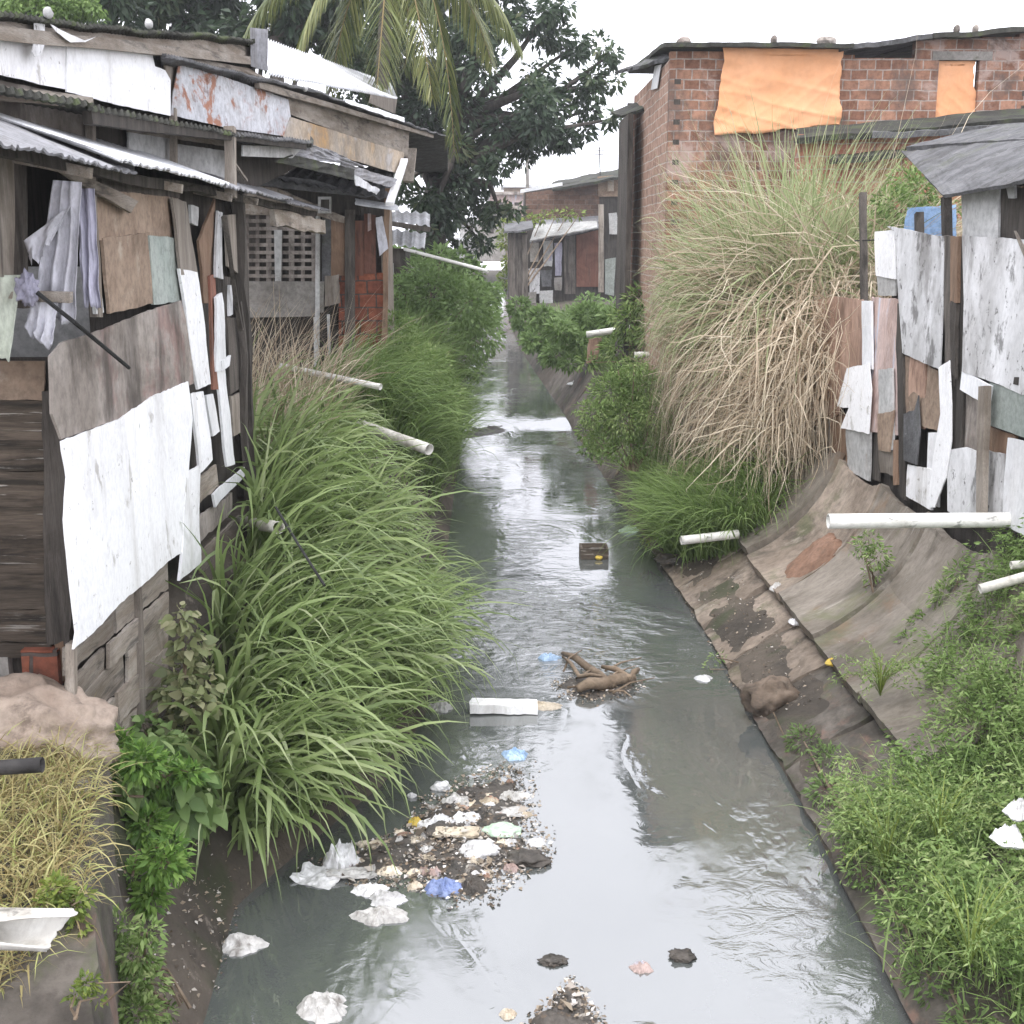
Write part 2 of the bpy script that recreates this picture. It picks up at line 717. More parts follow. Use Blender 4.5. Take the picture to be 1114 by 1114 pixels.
M['dark_wood_z'] = worn('dark_wood_upright', (.085, .074, .064), (.16, .14, .122), 2, VS, bscale=8, bstretch=(22, 22, 1), bump=.8,
                        stains=[((.02, .018, .015), 1.6, VS, .52, .15, .8)])
M['black_core'] = worn('shade_dark_boards', (.04, .035, .03), (.08, .07, .06), 3, VS, bump=.4)  # near-black colour stands in for the shade in gaps and openings
M['brown_z'] = worn('brown_plank', (.20, .125, .082), (.28, .19, .13), 2, VS, bscale=9, bstretch=(22, 22, 1),
                    stains=[((.06, .045, .035), 2, VS, .57, .12, .6)])
M['red_plank'] = worn('reddish_plank', (.20, .085, .06), (.27, .13, .09), 2, VS, bscale=9, bstretch=(22, 22, 1),
                      stains=[((.05, .04, .035), 2, VS, .55, .12, .6)])
M['white'] = worn('weathered_white_panel', (.80, .80, .80), (.87, .87, .88), 1.2, (1, 1, .5), bscale=30, bstretch=(1, 1, .7), bump=.06, rnd_v=.03, fine_lo=.84, grime=.22,
                  stains=[((.45, .43, .40), 1.1, (2.2, 2.2, .35), .53, .16, .5), ((.3, .27, .23), 5, (1, 1, .6), .62, .05, .6), ((.16, .13, .1), 13, (1, 1, 1), .65, .04, .7)])
M['white2'] = worn('pale_painted_panel', (.66, .67, .68), (.80, .80, .81), 1.3, (1, 1, .6), bscale=26, bump=.08, rnd_v=.08, fine_lo=.8, grime=.2,
                   stains=[((.34, .33, .32), 1.2, (1.6, 1.6, .35), .55, .25, .6), ((.2, .18, .16), 8, (1, 1, 1), .68, .06, .6)])
M['dirty_white'] = worn('dirty_white_panel', (.50, .50, .50), (.72, .72, .73), 1.9, (1, 1, .7), bscale=22, bump=.15, rnd_v=.1, fine_lo=.82, grime=.25,
                        stains=[((.22, .21, .2), 1.3, (1.5, 1.5, .6), .50, .14, .7), ((.10, .095, .09), 3.5, (1, 1, .7), .57, .07, .75), ((.05, .045, .04), 11, (1, 1, 1), .62, .05, .8)])
M['pale_grey'] = worn('pale_grey_board', (.42, .42, .41), (.56, .56, .55), 1.5, (1, 1, 1), bscale=14, bump=.2, rnd_v=.08,
                      stains=[((.24, .235, .225), 2, (1.4, 1.4, .7), .55, .2, .6), ((.12, .11, .1), 9, (1, 1, 1), .7, .05, .6)])
M['stain_board'] = worn('stained_grey_plywood', (.27, .235, .205), (.39, .35, .315), 1.4, (1, 1, 1), bscale=12, bump=.25, rnd_v=.05,
                        stains=[((.30, .18, .16), .9, (1, 1, 1), .57, .06, .65), ((.085, .072, .062), 1.2, (1.6, 1.6, .6), .49, .14, .85), ((.55, .53, .5), 3, (3, 3, .4), .66, .08, .5)])
M['tan_board'] = worn('tan_chipboard', (.23, .165, .12), (.31, .235, .175), 2, (1, 1, 1), bump=.25,
                      stains=[((.42, .37, .30), 3.5, (1, 1, 1), .6, .1, .6), ((.1, .075, .06), 2, (1, 1, 1), .62, .12, .6)])
M['green_board'] = worn('grey_green_board', (.30, .34, .31), (.40, .435, .40), 2, (1, 1, 1), bump=.15,
                        stains=[((.2, .2, .18), 2.5, (1, 1, .5), .6, .15, .6)])
M['cardboard'] = worn('salmon_fibreboard', (.34, .215, .155), (.47, .32, .245), 2.2, (3, 3, .6), bscale=9, bstretch=(6, 6, 1), bump=.5, rnd_v=.06,
                      stains=[((.16, .10, .07), 1.8, (2, 2, .6), .53, .12, .7), ((.58, .45, .36), 3, (3, 3, .6), .62, .1, .5)])
M['pink_board'] = worn('faded_pink_board', (.42, .30, .26), (.55, .44, .41), 2, (2, 2, .6), bump=.25,
                       stains=[((.42, .50, .62), 1.6, (3, 3, .5), .55, .1, .7), ((.15, .12, .1), 3, (2, 2, .6), .62, .1, .6)])
M['ochre_board'] = worn('ochre_stained_board', (.40, .345, .285), (.52, .42, .31), 1.5, (1, 1, 1), bump=.2,
                        stains=[((.66, .40, .16), .9, (1, 1, 1), .57, .10, .8), ((.28, .26, .24), 2.2, (1, 1, 1), .52, .15, .8), ((.5, .48, .47), 1.4, (1, 1, 2), .58, .1, .7)])
M['rust_sheet'] = worn('rusty_zinc_sheet', (.50, .51, .54), (.64, .65, .68), 1.5, (1, 1, 1), bump=.3, rough=.6, rnd_v=.03,
                       stains=[((.36, .22, .19), 1.6, (1, 1, 2.5), .59, .08, .6), ((.33, .12, .05), 1.9, (1, 1, 1.4), .56, .04, .9), ((.15, .05, .028), 4, (1, 1, 1), .60, .05, .85)])
M['zinc'] = worn('grey_corrugated_sheet', (.20, .20, .21), (.32, .32, .34), 1.4, (1, 1, 1), bump=.15, rough=.6, rnd_v=.12,
                 stains=[((.2, .19, .18), 1.7, (1, 1, 1), .52, .2, .75), ((.09, .085, .08), 4.5, (1, 1, 1), .6, .1, .7)])
M['zinc_white'] = worn('bright_zinc_sheet', (.58, .59, .61), (.74, .75, .77), 1.2, (1, 1, 1), bump=.08, rough=.5, rnd_v=.03,
                       stains=[((.45, .44, .43), 2.5, (1, 1, 1), .63, .12, .6)])
M['asbestos'] = worn('dark_fibre_cement', (.085, .085, .088), (.165, .165, .17), 3, (1, 1, 1), bscale=26, bump=.7, rough=.95, rnd_v=.12,
                     stains=[((.055, .058, .05), 2.2, (1, 1, 1), .55, .14, .8), ((.45, .45, .45), 9, (1, 1, 1), .66, .06, .6), ((.075, .085, .045), 1.5, (1, 1, 1), .58, .12, .6)])
M['moss_edge'] = worn('mossy_roof_edge', (.035, .035, .03), (.07, .07, .058), 3, (1, 1, 1), bscale=22, bump=.7,
                      stains=[((.07, .09, .035), 3, (1, 1, 1), .54, .1, .8), ((.32, .32, .3), 6, (1, 1, 1), .66, .06, .5)])
M['concrete'] = worn('stained_concrete', (.22, .205, .185), (.34, .32, .295), 1.1, (1, 1, 1), bscale=16, bump=.35, rnd_v=.08,
                     stains=[((.09, .085, .07), 1.4, (1, 1, 1), .52, .2, .75), ((.075, .085, .045), 2.4, (1, 1, 1), .60, .1, .6), ((.42, .40, .37), 3.5, (1, 1, 1), .66, .1, .5)])
M['mud'] = worn('lumpy_brown_mud', (.12, .09, .068), (.22, .17, .13), 2.2, (1, 1, 1), bscale=9, bump=.9, rnd_v=.08, stains=[((.05, .042, .034), 2, (1, 1, 1), .52, .12, .8), ((.09, .10, .05), 1.6, (1, 1, 1), .58, .1, .6), ((.32, .28, .23), 5, (1, 1, 1), .62, .08, .5)])
M['wing'] = worn('dirty_wing_concrete', (.075, .066, .055), (.165, .145, .125), 1.6, (1, 1, 1), bscale=10, bump=.7, rnd_v=0, stains=[((.05, .045, .036), 1.5, (1, 1, 1), .5, .16, .8), ((.22, .13, .10), 1.7, (1, 1, 1), .56, .1, .6), ((.08, .09, .045), 2.4, (1, 1, 1), .56, .1, .7)])
M['apron'] = worn('brown_muddy_concrete', (.19, .152, .118), (.32, .265, .215), 1.3, (1, 1, 1), bscale=11, bump=.6, rnd_v=.12, stains=[((.06, .05, .04), 1.5, (1, 1, 1), .52, .14, .8), ((.10, .11, .055), 1.6, (1, 1, 1), .57, .1, .6), ((.36, .32, .27), 3, (1, 1, 1), .6, .08, .5)])
M['slab'] = worn('streaked_revetment_concrete', (.145, .125, .10), (.26, .23, .195), 1.1, (.8, 1.3, .8), bscale=14, bstretch=(1, 1.8, 1), bump=.4, rnd_v=.14, fine_lo=.65, grime=.5,
                 stains=[((.085, .075, .06), 1.1, (.6, 1.8, .6), .50, .18, .75), ((.13, .14, .07), 1.2, (1, 1, 1), .55, .12, .6), ((.20, .125, .075), 1.4, (1, 1, 1), .58, .12, .6), ((.46, .43, .38), 2.2, (.6, 3, .6), .60, .1, .5)])
M['soil'] = worn('bare_pinkish_soil', (.30, .23, .18), (.46, .375, .305), 2.5, (1, 1, 1), bscale=11, bump=1.0, rnd_v=.05,
                 stains=[((.12, .09, .07), 4, (1, 1, 1), .57, .12, .7), ((.45, .37, .31), 6, (1, 1, 1), .64, .08, .5)])
M['pvc'] = worn('white_plastic_pipe', (.72, .71, .66), (.83, .82, .78), 2, (1, 1, 1), bump=.04, rough=.4, spec=.5, rnd_v=.05, fine_lo=.85, grime=.4,
                stains=[((.34, .31, .26), 2.4, (1.2, 1.2, 3), .54, .12, .6), ((.1, .1, .09), 6, (1, 1, 2), .60, .06, .65)])
M['pvc_old'] = worn('weathered_cream_pipe', (.58, .56, .50), (.70, .68, .63), 2, (1, 1, 1), bump=.06, rough=.5, spec=.4, rnd_v=.08,
                    stains=[((.25, .22, .18), 3, (1, 1, 2), .57, .14, .7)])
M['iron'] = worn('dark_iron_pipe', (.035, .033, .032), (.075, .07, .068), 4, (1, 1, 1), bump=.3, rough=.7)
M['cloth_white'] = worn('limp_white_cloth', (.55, .55, .60), (.70, .70, .75), 2, (1, 1, .5), bump=.15, rnd_v=.08, stains=[((.3, .3, .33), 2, (3, 3, .4), .57, .15, .6)])
M['cloth_green'] = worn('pale_green_cloth', (.52, .56, .47), (.64, .68, .58), 2, (2, 2, .5), bump=.12, rnd_v=.02)
M['cloth_purple'] = worn('grey_mauve_cloth', (.30, .29, .36), (.46, .45, .54), 2, (3, 3, .5), bump=.12, rnd_v=.05)
M['tarp'] = worn('orange_tarpaulin', (.66, .32, .155), (.70, .365, .195), 1.3, (1, 1, 1), bscale=6, bump=.03, rough=.7, rnd_v=.03, fine_lo=.93, grime=.06,
                 stains=[((.70, .385, .24), 1.0, (1, 1, 1), .55, .2, .5)])
M['plastic_white'] = worn('crumpled_white_plastic', (.62, .62, .62), (.80, .80, .81), 5, (1, 1, 1), bump=.3, rough=.4, spec=.5, rnd_v=.08, stains=[((.36, .33, .28), 6, (1, 1, 1), .6, .1, .6)])
M['plastic_grey'] = worn('grimy_plastic', (.40, .39, .37), (.58, .57, .55), 5, (1, 1, 1), bump=.3, rough=.5, rnd_v=.15, stains=[((.14, .12, .1), 6, (1, 1, 1), .54, .12, .7)])
M['plastic_blue'] = worn('blue_plastic', (.13, .18, .38), (.26, .33, .55), 5, (1, 1, 1), bump=.3, rough=.4, spec=.5, rnd_v=.1, stains=[((.6, .65, .8), 7, (1, 1, 1), .62, .1, .5)])
M['plastic_skyblue'] = worn('light_blue_plastic', (.25, .38, .56), (.40, .53, .70), 5, (1, 1, 1), bump=.25, rough=.4, rnd_v=.1)
M['plastic_yellow'] = worn('yellow_plastic', (.62, .42, .05), (.74, .55, .12), 5, (1, 1, 1), bump=.3, rough=.5)
M['plastic_red'] = worn('red_plastic', (.42, .09, .05), (.55, .16, .09), 5, (1, 1, 1), bump=.3, rough=.5)
M['plastic_green'] = worn('pale_green_plastic', (.40, .55, .42), (.55, .70, .55), 5, (1, 1, 1), bump=.3, rough=.4)
M['peel'] = worn('cream_packaging', (.56, .48, .36), (.70, .63, .52), 5, (1, 1, 1), bump=.3, rnd_v=.2, stains=[((.2, .15, .1), 6, (1, 1, 1), .56, .12, .6)])
M['muck'] = worn('wet_muck', (.045, .04, .034), (.11, .095, .08), 6, (1, 1, 1), bscale=22, bump=1, rough=.5, spec=.5, rnd_v=.2,
                 stains=[((.36, .33, .29), 11, (1, 1, 1), .62, .05, .7), ((.2, .14, .09), 7, (1, 1, 1), .58, .08, .6)])
M['branch'] = worn('bleached_branch', (.17, .125, .085), (.28, .215, .155), 5, (1, 1, 1), bump=.6, rough=.8)
M['bark'] = worn('grey_bark', (.055, .048, .042), (.105, .092, .08), 4, (3, 3, .8), bump=.9)
M['palm_trunk'] = worn('palm_bark', (.12, .105, .09), (.2, .18, .155), 4, (1, 1, 6), bump=.9)
M['wire'] = worn('black_wire', (.02, .02, .02), (.035, .035, .035), 3, bump=.1)
M['blue_tarp'] = worn('faded_blue_sheet', (.20, .34, .58), (.34, .50, .74), 2, (1, 1, 1), bump=.15)

M['brick_x'] = brick('hollow_brick_front', 0, (.19, .095, .062), (.36, .20, .135), (.34, .29, .255), .27, .165, stains=[
    ((.10, .08, .07), .9, (1, 1, 1), .48, .14, .75), ((.42, .33, .29), 1.3, (1, 1, 1), .53, .12, .65), ((.42, .15, .085), 3.5, (1, 1, 1), .62, .06, .5), ((.05, .045, .04), 5, (1, 1, 1), .66, .05, .7)])
M['brick_y'] = brick('hollow_brick_side', 1, (.33, .20, .145), (.44, .29, .22), (.50, .43, .37), .27, .165, stains=[
    ((.12, .09, .075), .8, (1, 1, 1), .55, .16, .6), ((.44, .35, .29), 1.4, (1, 1, 1), .55, .14, .6)])
M['old_brick'] = brick('sooty_old_brick', 0, (.12, .07, .05), (.20, .125, .095), (.16, .14, .12), .5, .22, stains=[((.06, .05, .045), .5, (1, 1, 1), .48, .16, .8)])
M['brick_low'] = brick('orange_hollow_brick', 0, (.20, .07, .045), (.30, .105, .06), (.10, .08, .07), .26, .2, stains=[
    ((.55, .17, .08), 1.8, (1, 1, 1.5), .60, .05, .8), ((.05, .045, .04), 1.3, (1, 1, 1), .52, .14, .8)])

# foliage
M['g_tall'] = leaf('tall_grass_green', [(.11, .155, .055), (.18, .25, .085), (.26, .345, .13), (.35, .43, .19), (.45, .50, .29)], trans=.42, rough=.42, spec=.45)
M['g_right'] = leaf('bank_grass_green', [(.09, .145, .04), (.165, .25, .075), (.26, .35, .13)], trans=.4)
M['g_reed'] = leaf('cane_grass_pale_green', [(.20, .25, .11), (.31, .37, .18), (.42, .47, .26), (.52, .52, .33)], trans=.42)
M['g_dry'] = leaf('dry_straw', [(.27, .20, .14), (.46, .37, .27), (.62, .53, .40), (.74, .66, .52)], trans=.35, rough=.7, spec=.15)
M['g_moss'] = leaf('dry_yellow_grass', [(.26, .20, .10), (.38, .32, .15), (.48, .44, .22), (.36, .40, .14)], trans=.25, rough=.7, spec=.15)
M['l_mango'] = leaf('dark_mango_leaf', [(.028, .05, .028), (.05, .082, .042), (.08, .122, .058), (.18, .19, .095)], trans=.3, rough=.4, spec=.45)
M['l_bush'] = leaf('bush_leaf', [(.11, .17, .055), (.185, .28, .095), (.28, .39, .16)], trans=.4)
M['l_bright'] = leaf('bright_weed_leaf', [(.09, .18, .04), (.16, .29, .06), (.26, .40, .10)], trans=.35)
M['l_broad'] = leaf('broad_leaf', [(.10, .165, .055), (.17, .26, .085), (.26, .35, .14)], trans=.3)
M['l_pale'] = leaf('pale_yellowing_leaf', [(.16, .19, .09), (.25, .28, .13), (.38, .37, .22)], trans=.3)
M['l_weed'] = leaf('bank_weed_leaf', [(.085, .14, .04), (.15, .235, .065), (.225, .325, .105), (.33, .40, .17)], trans=.33)
M['l_palm'] = leaf('palm_leaflet', [(.06, .085, .025), (.12, .15, .045), (.20, .22, .075), (.28, .28, .11)], trans=.3, rough=.4, spec=.5)
M['l_yellow'] = leaf('yellow_green_leaf', [(.09, .14, .03), (.18, .24, .05), (.28, .33, .08)], trans=.35)


def water_material():
    m, nt, out = _new('murky_canal_water')
    tc = N(nt, 'ShaderNodeTexCoord')
    v = tc.outputs['Object']
    p = N(nt, 'ShaderNodeBsdfPrincipled')
    milky = noise(nt, v, .35, (1, .5, 1), 5)
    nt.links.new(ramp(nt, noise(nt, v, 1.1, (1, .6, 1), 6, .65, 1.2), .45, .68, .025, .16), p.inputs['Roughness'])
    p.inputs['IOR'].default_value = 2.4
    p.inputs['Specular IOR Level'].default_value = .66
    col = mixc(nt, ramp(nt, milky, .35, .65), (.075, .083, .080), (.112, .12, .115))
    nt.links.new(col, p.inputs['Base Color'])
    # ripples: fine chop in the fast reach, calm pools elsewhere
    sp = N(nt, 'ShaderNodeSeparateXYZ')
    nt.links.new(v, sp.inputs[0])
    reach = ramp(nt, sp.outputs[1], 10.2, 11.6, .03, 1.0)
    reach2 = ramp(nt, sp.outputs[1], 13.0, 14.8, 1.0, .07)
    patch = ramp(nt, noise(nt, v, .8, (1, .6, 1), 4, .6, .6), .50, .66, .02, 1.0)
    a = noise(nt, v, 4.6, (1, 1.35, 1), 4, .58, .9)
    b = noise(nt, v, 1.6, (1, .9, 1), 3, .5, .5)
    gap = ramp(nt, noise(nt, v, .75, (1, .7, 1), 3, .6, .8), .38, .58, .25, 1.0)
    rp = N(nt, 'ShaderNodeMath', operation='MULTIPLY')
    nt.links.new(reach, rp.inputs[0])
    nt.links.new(gap, rp.inputs[1])
    mul = N(nt, 'ShaderNodeMath', operation='MULTIPLY')
    nt.links.new(rp.outputs[0], mul.inputs[0])
    nt.links.new(reach2, mul.inputs[1])
    ad = N(nt, 'ShaderNodeMath', operation='MAXIMUM')
    nt.links.new(mul.outputs[0], ad.inputs[0])
    side = N(nt, 'ShaderNodeMath', operation='MULTIPLY')
    nt.links.new(patch, side.inputs[0])
    side.inputs[1].default_value = .28
    nt.links.new(side.outputs[0], ad.inputs[1])
    am = N(nt, 'ShaderNodeMath', operation='MULTIPLY')
    nt.links.new(a, am.inputs[0])
    nt.links.new(ad.outputs[0], am.inputs[1])
    bm_ = N(nt, 'ShaderNodeMath', operation='MULTIPLY_ADD')
    nt.links.new(b, bm_.inputs[0])
    bm_.inputs[1].default_value = .12
    nt.links.new(am.outputs[0], bm_.inputs[2])
    bp = N(nt, 'ShaderNodeBump')
    bp.inputs['Strength'].default_value = .8
    bp.inputs['Distance'].default_value = .05
    nt.links.new(bm_.outputs[0], bp.inputs['Height'])
    nt.links.new(bp.outputs[0], p.inputs['Normal'])
    nt.links.new(p.outputs[0], out.inputs[0])
    return m


def ground_material():
    m, nt, out = _new('muddy_bank_soil')
    tc = N(nt, 'ShaderNodeTexCoord')
    v = tc.outputs['Object']
    a = noise(nt, v, 1.1, (1, 1, 1), 8, .65)
    col = mixc(nt, ramp(nt, a, .35, .65), (.05, .043, .035), (.115, .095, .075))
    f = ramp(nt, noise(nt, v, .9, (1, 1, 1), 7, .6, .4), .52, .62, 0, .75)
    col = mixc(nt, f, col, (.05, .06, .03))
    f = ramp(nt, noise(nt, v, 5, (1, 1, 1), 8, .7), .6, .68, 0, .7)
    col = mixc(nt, f, col, (.21, .18, .15))
    f = ramp(nt, noise(nt, v, 3.2, (1, 1, 1), 8, .7), .57, .68, 0, .8)
    col = mixc(nt, f, col, (.04, .034, .028))
    p = N(nt, 'ShaderNodeBsdfPrincipled')
    nt.links.new(col, p.inputs['Base Color'])
    p.inputs['Roughness'].default_value = .85
    p.inputs['Specular IOR Level'].default_value = .3
    bp = N(nt, 'ShaderNodeBump')
    bp.inputs['Strength'].default_value = .8
    bp.inputs['Distance'].default_value = .03
    nt.links.new(noise(nt, v, 12, (1, 1, 1), 9, .7), bp.inputs['Height'])
    nt.links.new(bp.outputs[0], p.inputs['Normal'])
    nt.links.new(p.outputs[0], out.inputs[0])
    return m


M['water'] = water_material()
M['ground'] = ground_material()
# ------------------------------------------------------------------ terrain and canal
def zw(Y):
    """the stream climbs gently beyond the riffle"""
    return 0.0 if Y < 27 else .10 * min(1, (Y - 27) / 1.2) + .004 * max(0, Y - 28)


def water_at(px, py):
    p = at_z(px, py, 0)
    for _ in range(8):
        p = at_z(px, py, zw(p.y))
    return p


_r = [water_at(*q) for q in [(985, 1114), (870, 880), (772, 700), (700, 590), (640, 495), (605, 440), (578, 400), (562, 375), (553, 345), (548, 322)]]
_l = [water_at(*q) for q in [(228, 1114), (262, 985), (345, 915), (425, 850), (470, 770)]] + [water_at(*q) for q in [(500, 500), (502, 440), (512, 400), (524, 365), (530, 340), (534, 322)]]
RY = [-6] + [p.y for p in _r] + [200]
RX = [_r[0].x + .1] + [p.x for p in _r] + [_r[-1].x - 1]
LY = [-6] + [p.y for p in _l] + [200]
LX = [_l[0].x - .1] + [p.x for p in _l] + [_l[-1].x - 2]


def xr(Y):
    return float(np.interp(Y, RY, RX))


def xl(Y):
    return float(np.interp(Y, LY, LX))


def gbase(Y):
    return float(np.interp(Y, [0, 20, 32, 45, 70, 110, 200], [1.55, 1.75, 1.6, 1.35, 1.35, 2.6, 3.6]))


def zg(x, Y):
    L, Rr, w = xl(Y), xr(Y), zw(Y)
    if L <= x <= Rr:
        d = min(x - L, Rr - x)
        return w - min(.4, .05 + d * 1.2)
    if x > Rr:
        d = x - Rr
        g = gbase(Y)
        near = [(0, -.05), (.12, .12), (.45, .30), (.85, .42), (1.2, .62), (1.6, 1.02), (1.95, g - .1), (2.4, g), (6, g + .1), (60, g + .4)]
        far = [(0, -.05), (.1, .1), (.75, .95), (1.2, 1.05), (1.9, g - .15), (3, g), (60, g + .4)]
        t = min(1, max(0, (Y - 17) / 3))
        za = np.interp(d, [a for a, _ in near], [b for _, b in near])
        zb = np.interp(d, [a for a, _ in far], [b + (w if b < 1.1 else 0) for _, b in far])
        z = za * (1 - t) + zb * t
        z = float(z) + .05 * fbm(x * 1.7, Y * 1.7, 3) * min(1, d * 3)
        return z
    d = L - x
    g = gbase(Y)
    near = [(0, -.05), (.1, .12), (.35, .5), (.7, 1.25), (1.0, g - .08), (2, g), (60, g + .4)]
    z = float(np.interp(d, [a for a, _ in near], [b + (w if b < .6 else 0) for _, b in near]))
    low = float(np.interp(d, [0, .1, .3, .75, 1.0, 1.35, 1.6, 60], [-.05, .12, .36, .66, .82, 1.1, g, g + .4]))
    t = min(1, max(0, (Y - 6.5) / .4)) * min(1, max(0, (12.2 - Y) / 1.2))
    z = z * (1 - t) + low * t
    return z + .05 * fbm(x * 1.7, Y * 1.7, 9) * min(1, d * 3)


def build_terrain():
    ys = list(np.arange(-6, 36, .22)) + list(np.arange(36, 90, 1.2)) + [100, 110, 120, 130, 140]
    dl = [70, 50, 32, 20, 12, 8, 6, 4.5, 3.5, 2.7, 2.1, 1.6, 1.3, 1.1, .95, .8, .65, .5, .38, .27, .18, .1, .04, 0]
    ts = [.06, .15, .3, .5, .7, .85, .94]
    V = []
    for Y in ys:
        L, Rr = xl(Y), xr(Y)
        xs = [L - d for d in dl] + [L + (Rr - L) * t for t in ts] + [Rr + d for d in reversed(dl)]
        for x in xs:
            z = zg(x, Y)
            if Y > 110 and L - 1 < x < Rr + 1:
                z = max(z, zw(Y) + .6)
            V.append((x, Y, z))
    W = len(dl) * 2 + len(ts)
    F = [(i * W + j, i * W + j + 1, (i + 1) * W + j + 1, (i + 1) * W + j) for i in range(len(ys) - 1) for j in range(W - 1)]
    o = add('ground', V, F, M['ground'], smooth=True, origin=(0, 0, 0))
    tag(o, 'muddy sloping canal banks', 'ground', kind='structure')


def build_water():
    ys = list(np.arange(-5, 40, .5)) + list(np.arange(40, 128, 3))
    V, F = [], []
    for Y in ys:
        for x in (xl(Y) - .25, (xl(Y) + xr(Y)) / 2, xr(Y) + .25):
            V.append((x, Y, zw(Y)))
    for i in range(len(ys) - 1):
        for j in range(2):
            F.append((i * 3 + j, i * 3 + j + 1, (i + 1) * 3 + j + 1, (i + 1) * 3 + j))
    o = add('canal_water', V, F, M['water'], smooth=True, origin=(0, 0, 0))
    tag(o, 'murky grey green canal water', 'water', kind='structure')


build_terrain()
build_water()


# ------------------------------------------------------------------ concrete revetment slabs on the right bank
def slab_profile(t):
    """t 0 at the top edge under the shack, 1 at the foot: a hollow curve"""
    a = t * math.pi / 2
    return (3.98 - 1.12 * (.45 * t + .55 * (1 - math.cos(a))), 1.52 - 1.08 * (.45 * t + .55 * math.sin(a)))


def revet(y0, y1, label, skew=.25, lift=0.0, mat='slab'):
    seed = rnd.uniform(0, 50)

    def fn(u, v):
        x, z = slab_profile(1 - v)
        y = y0 + (y1 - y0) * u - skew * (1 - v) + .03 * fbm(u * 2 + seed, v * 3)
        edge = .02 * fbm(seed + v * 4, u * 9) if v in (0, 1) else 0
        # a rolled rim along each side makes the slab a shallow trough
        rim = (.04 * (abs(u - .5) * 2) ** 6 - .06 * (1 - (abs(u - .5) * 2) ** 2)) * (.15 + .85 * v)
        return (x + edge, y, z + .09 + lift + rim + .006 * fbm(u * 3 + seed, v * 3 + seed) - (.012 if abs(v - .52) < .02 else 0))
    V, F = solid(fn, 26, 26, .09)
    o = add('concrete_slab', V, F, M[mat], smooth=False)
    tag(o, label, 'concrete slab', 'concrete slabs lining the right bank')


revet(13.95, 15.7, 'long curved concrete slab beside the dry grass, farthest up the right bank', .3)
revet(12.35, 13.9, 'mossy curved concrete slab with red soil at its foot, above the white pipe end', .3, -.07, 'apron')
revet(10.92, 12.3, 'streaked grey concrete slab passing right under the long white pipe', .3, -.05)
revet(9.5, 10.87, 'dark hollow concrete slab below the end of the thin cream pipe', .3, -.07)
revet(8.1, 9.46, 'pale curved concrete slab nearest the weeds at the right edge', .3, -.05)


def patch_of_soil():
    def fn(u, v):
        x = 2.98 + .55 * u + .08 * fbm(u * 3, v * 3, 4)
        y = 12.15 + .75 * v + .1 * fbm(u * 3, v * 3)
        t = (3.98 - x) / 1.12
        z = slab_profile(min(1, max(0, t)))[1] + .10 + .03 * fbm(u * 4, v * 4, 8) - .1 * (abs(u - .5) * 2) ** 4 - .1 * (abs(v - .5) * 2) ** 4
        return (x, y, z)
    V, F = solid(fn, 16, 16, .05)
    o = add('red_earth', V, F, worn('red_laterite_earth', (.20, .115, .075), (.27, .165, .115), 3, bump=.6, rnd_v=0, stains=[((.13, .09, .065), 4, (1, 1, 1), .58, .1, .6)]), smooth=True)
    tag(o, 'red earth slipped over the mossy concrete slab', 'earth', kind='stuff')


patch_of_soil()

# flat apron slabs between the hollow slabs and the water
def apron(y0, y1, skew, label, m, dip=0.0):
    sd = rnd.uniform(0, 60)

    def fn(u, v):
        y = y0 + (y1 - y0) * u + skew * v
        x = xr(y) + .02 + .80 * v + .03 * fbm(u * 4 + sd, v * 3)
        z = .06 + .44 * v - dip * u + .02 * fbm(u * 5 + sd, v * 5) + .05 * (1 if v > .93 else 0) * fbm(u * 9, sd)
        return (x, y, z)
    V, F = solid(fn, 26, 18, -.12)
    o = add('apron_slab', V, F, M[m])
    tag(o, label, 'concrete slab', 'flat apron slabs along the right waterline')


apron(12.55, 13.95, .25, 'brown flat slab sloping into the water in front of the short white pipe', 'apron')
apron(11.3, 12.45, .25, 'muddy flat slab at the waterline below the red earth', 'apron', .03)
apron(10.12, 11.22, .2, 'flat slab at the waterline beside the earth boulder', 'apron', .03)
apron(8.9, 10.05, .15, 'mossy flat slab at the waterline just upstream of the green tangle', 'wing', .02)
apron(7.3, 8.85, .1, 'flat slab at the waterline under the upper half of the green tangle', 'wing')
apron(5.4, 7.25, .1, 'flat slab at the waterline under the lower half of the green tangle', 'wing')
apron(14.0, 15.6, .2, 'flat slab at the waterline below the fresh green grass', 'apron')

# ------------------------------------------------------------------ dark sloping canal wall farther up on the right
k = 0
for (ya, yb, lab) in ((16.6, 19.4, 'dark sloping concrete wall panel below the green clump at the water'),
                      (20.6, 24.0, 'grey sloping concrete wall panel beside the dark still pool'),
                      (24.1, 28.2, 'stained concrete wall panel at the riffle'),
                      (28.3, 34, 'farthest sloping concrete wall panel where the canal narrows')):
    sd = rnd.uniform(0, 30)

    def fn(u, v, ya=ya, yb=yb, sd=sd):
        Y = ya + (yb - ya) * u
        return (xr(Y) - .03 + .72 * v + .02 * fbm(u * 5 + sd, v * 4), Y, zw(Y) - .1 + 1.12 * v + .02 * fbm(u * 6 + sd, v * 3))
    V, F = solid(fn, 18, 8, -.1)
    o = add('canal_wall_panel', V, F, M['wing'])
    tag(o, lab, 'canal wall', 'sloping concrete panels of the canal wall')

# ------------------------------------------------------------------ wing wall at the lower left
ww = thing('wing_wall', 'stained concrete wing wall sloping down at the lower left corner', 'wing wall', (-2.2, 5.0, 1.2))


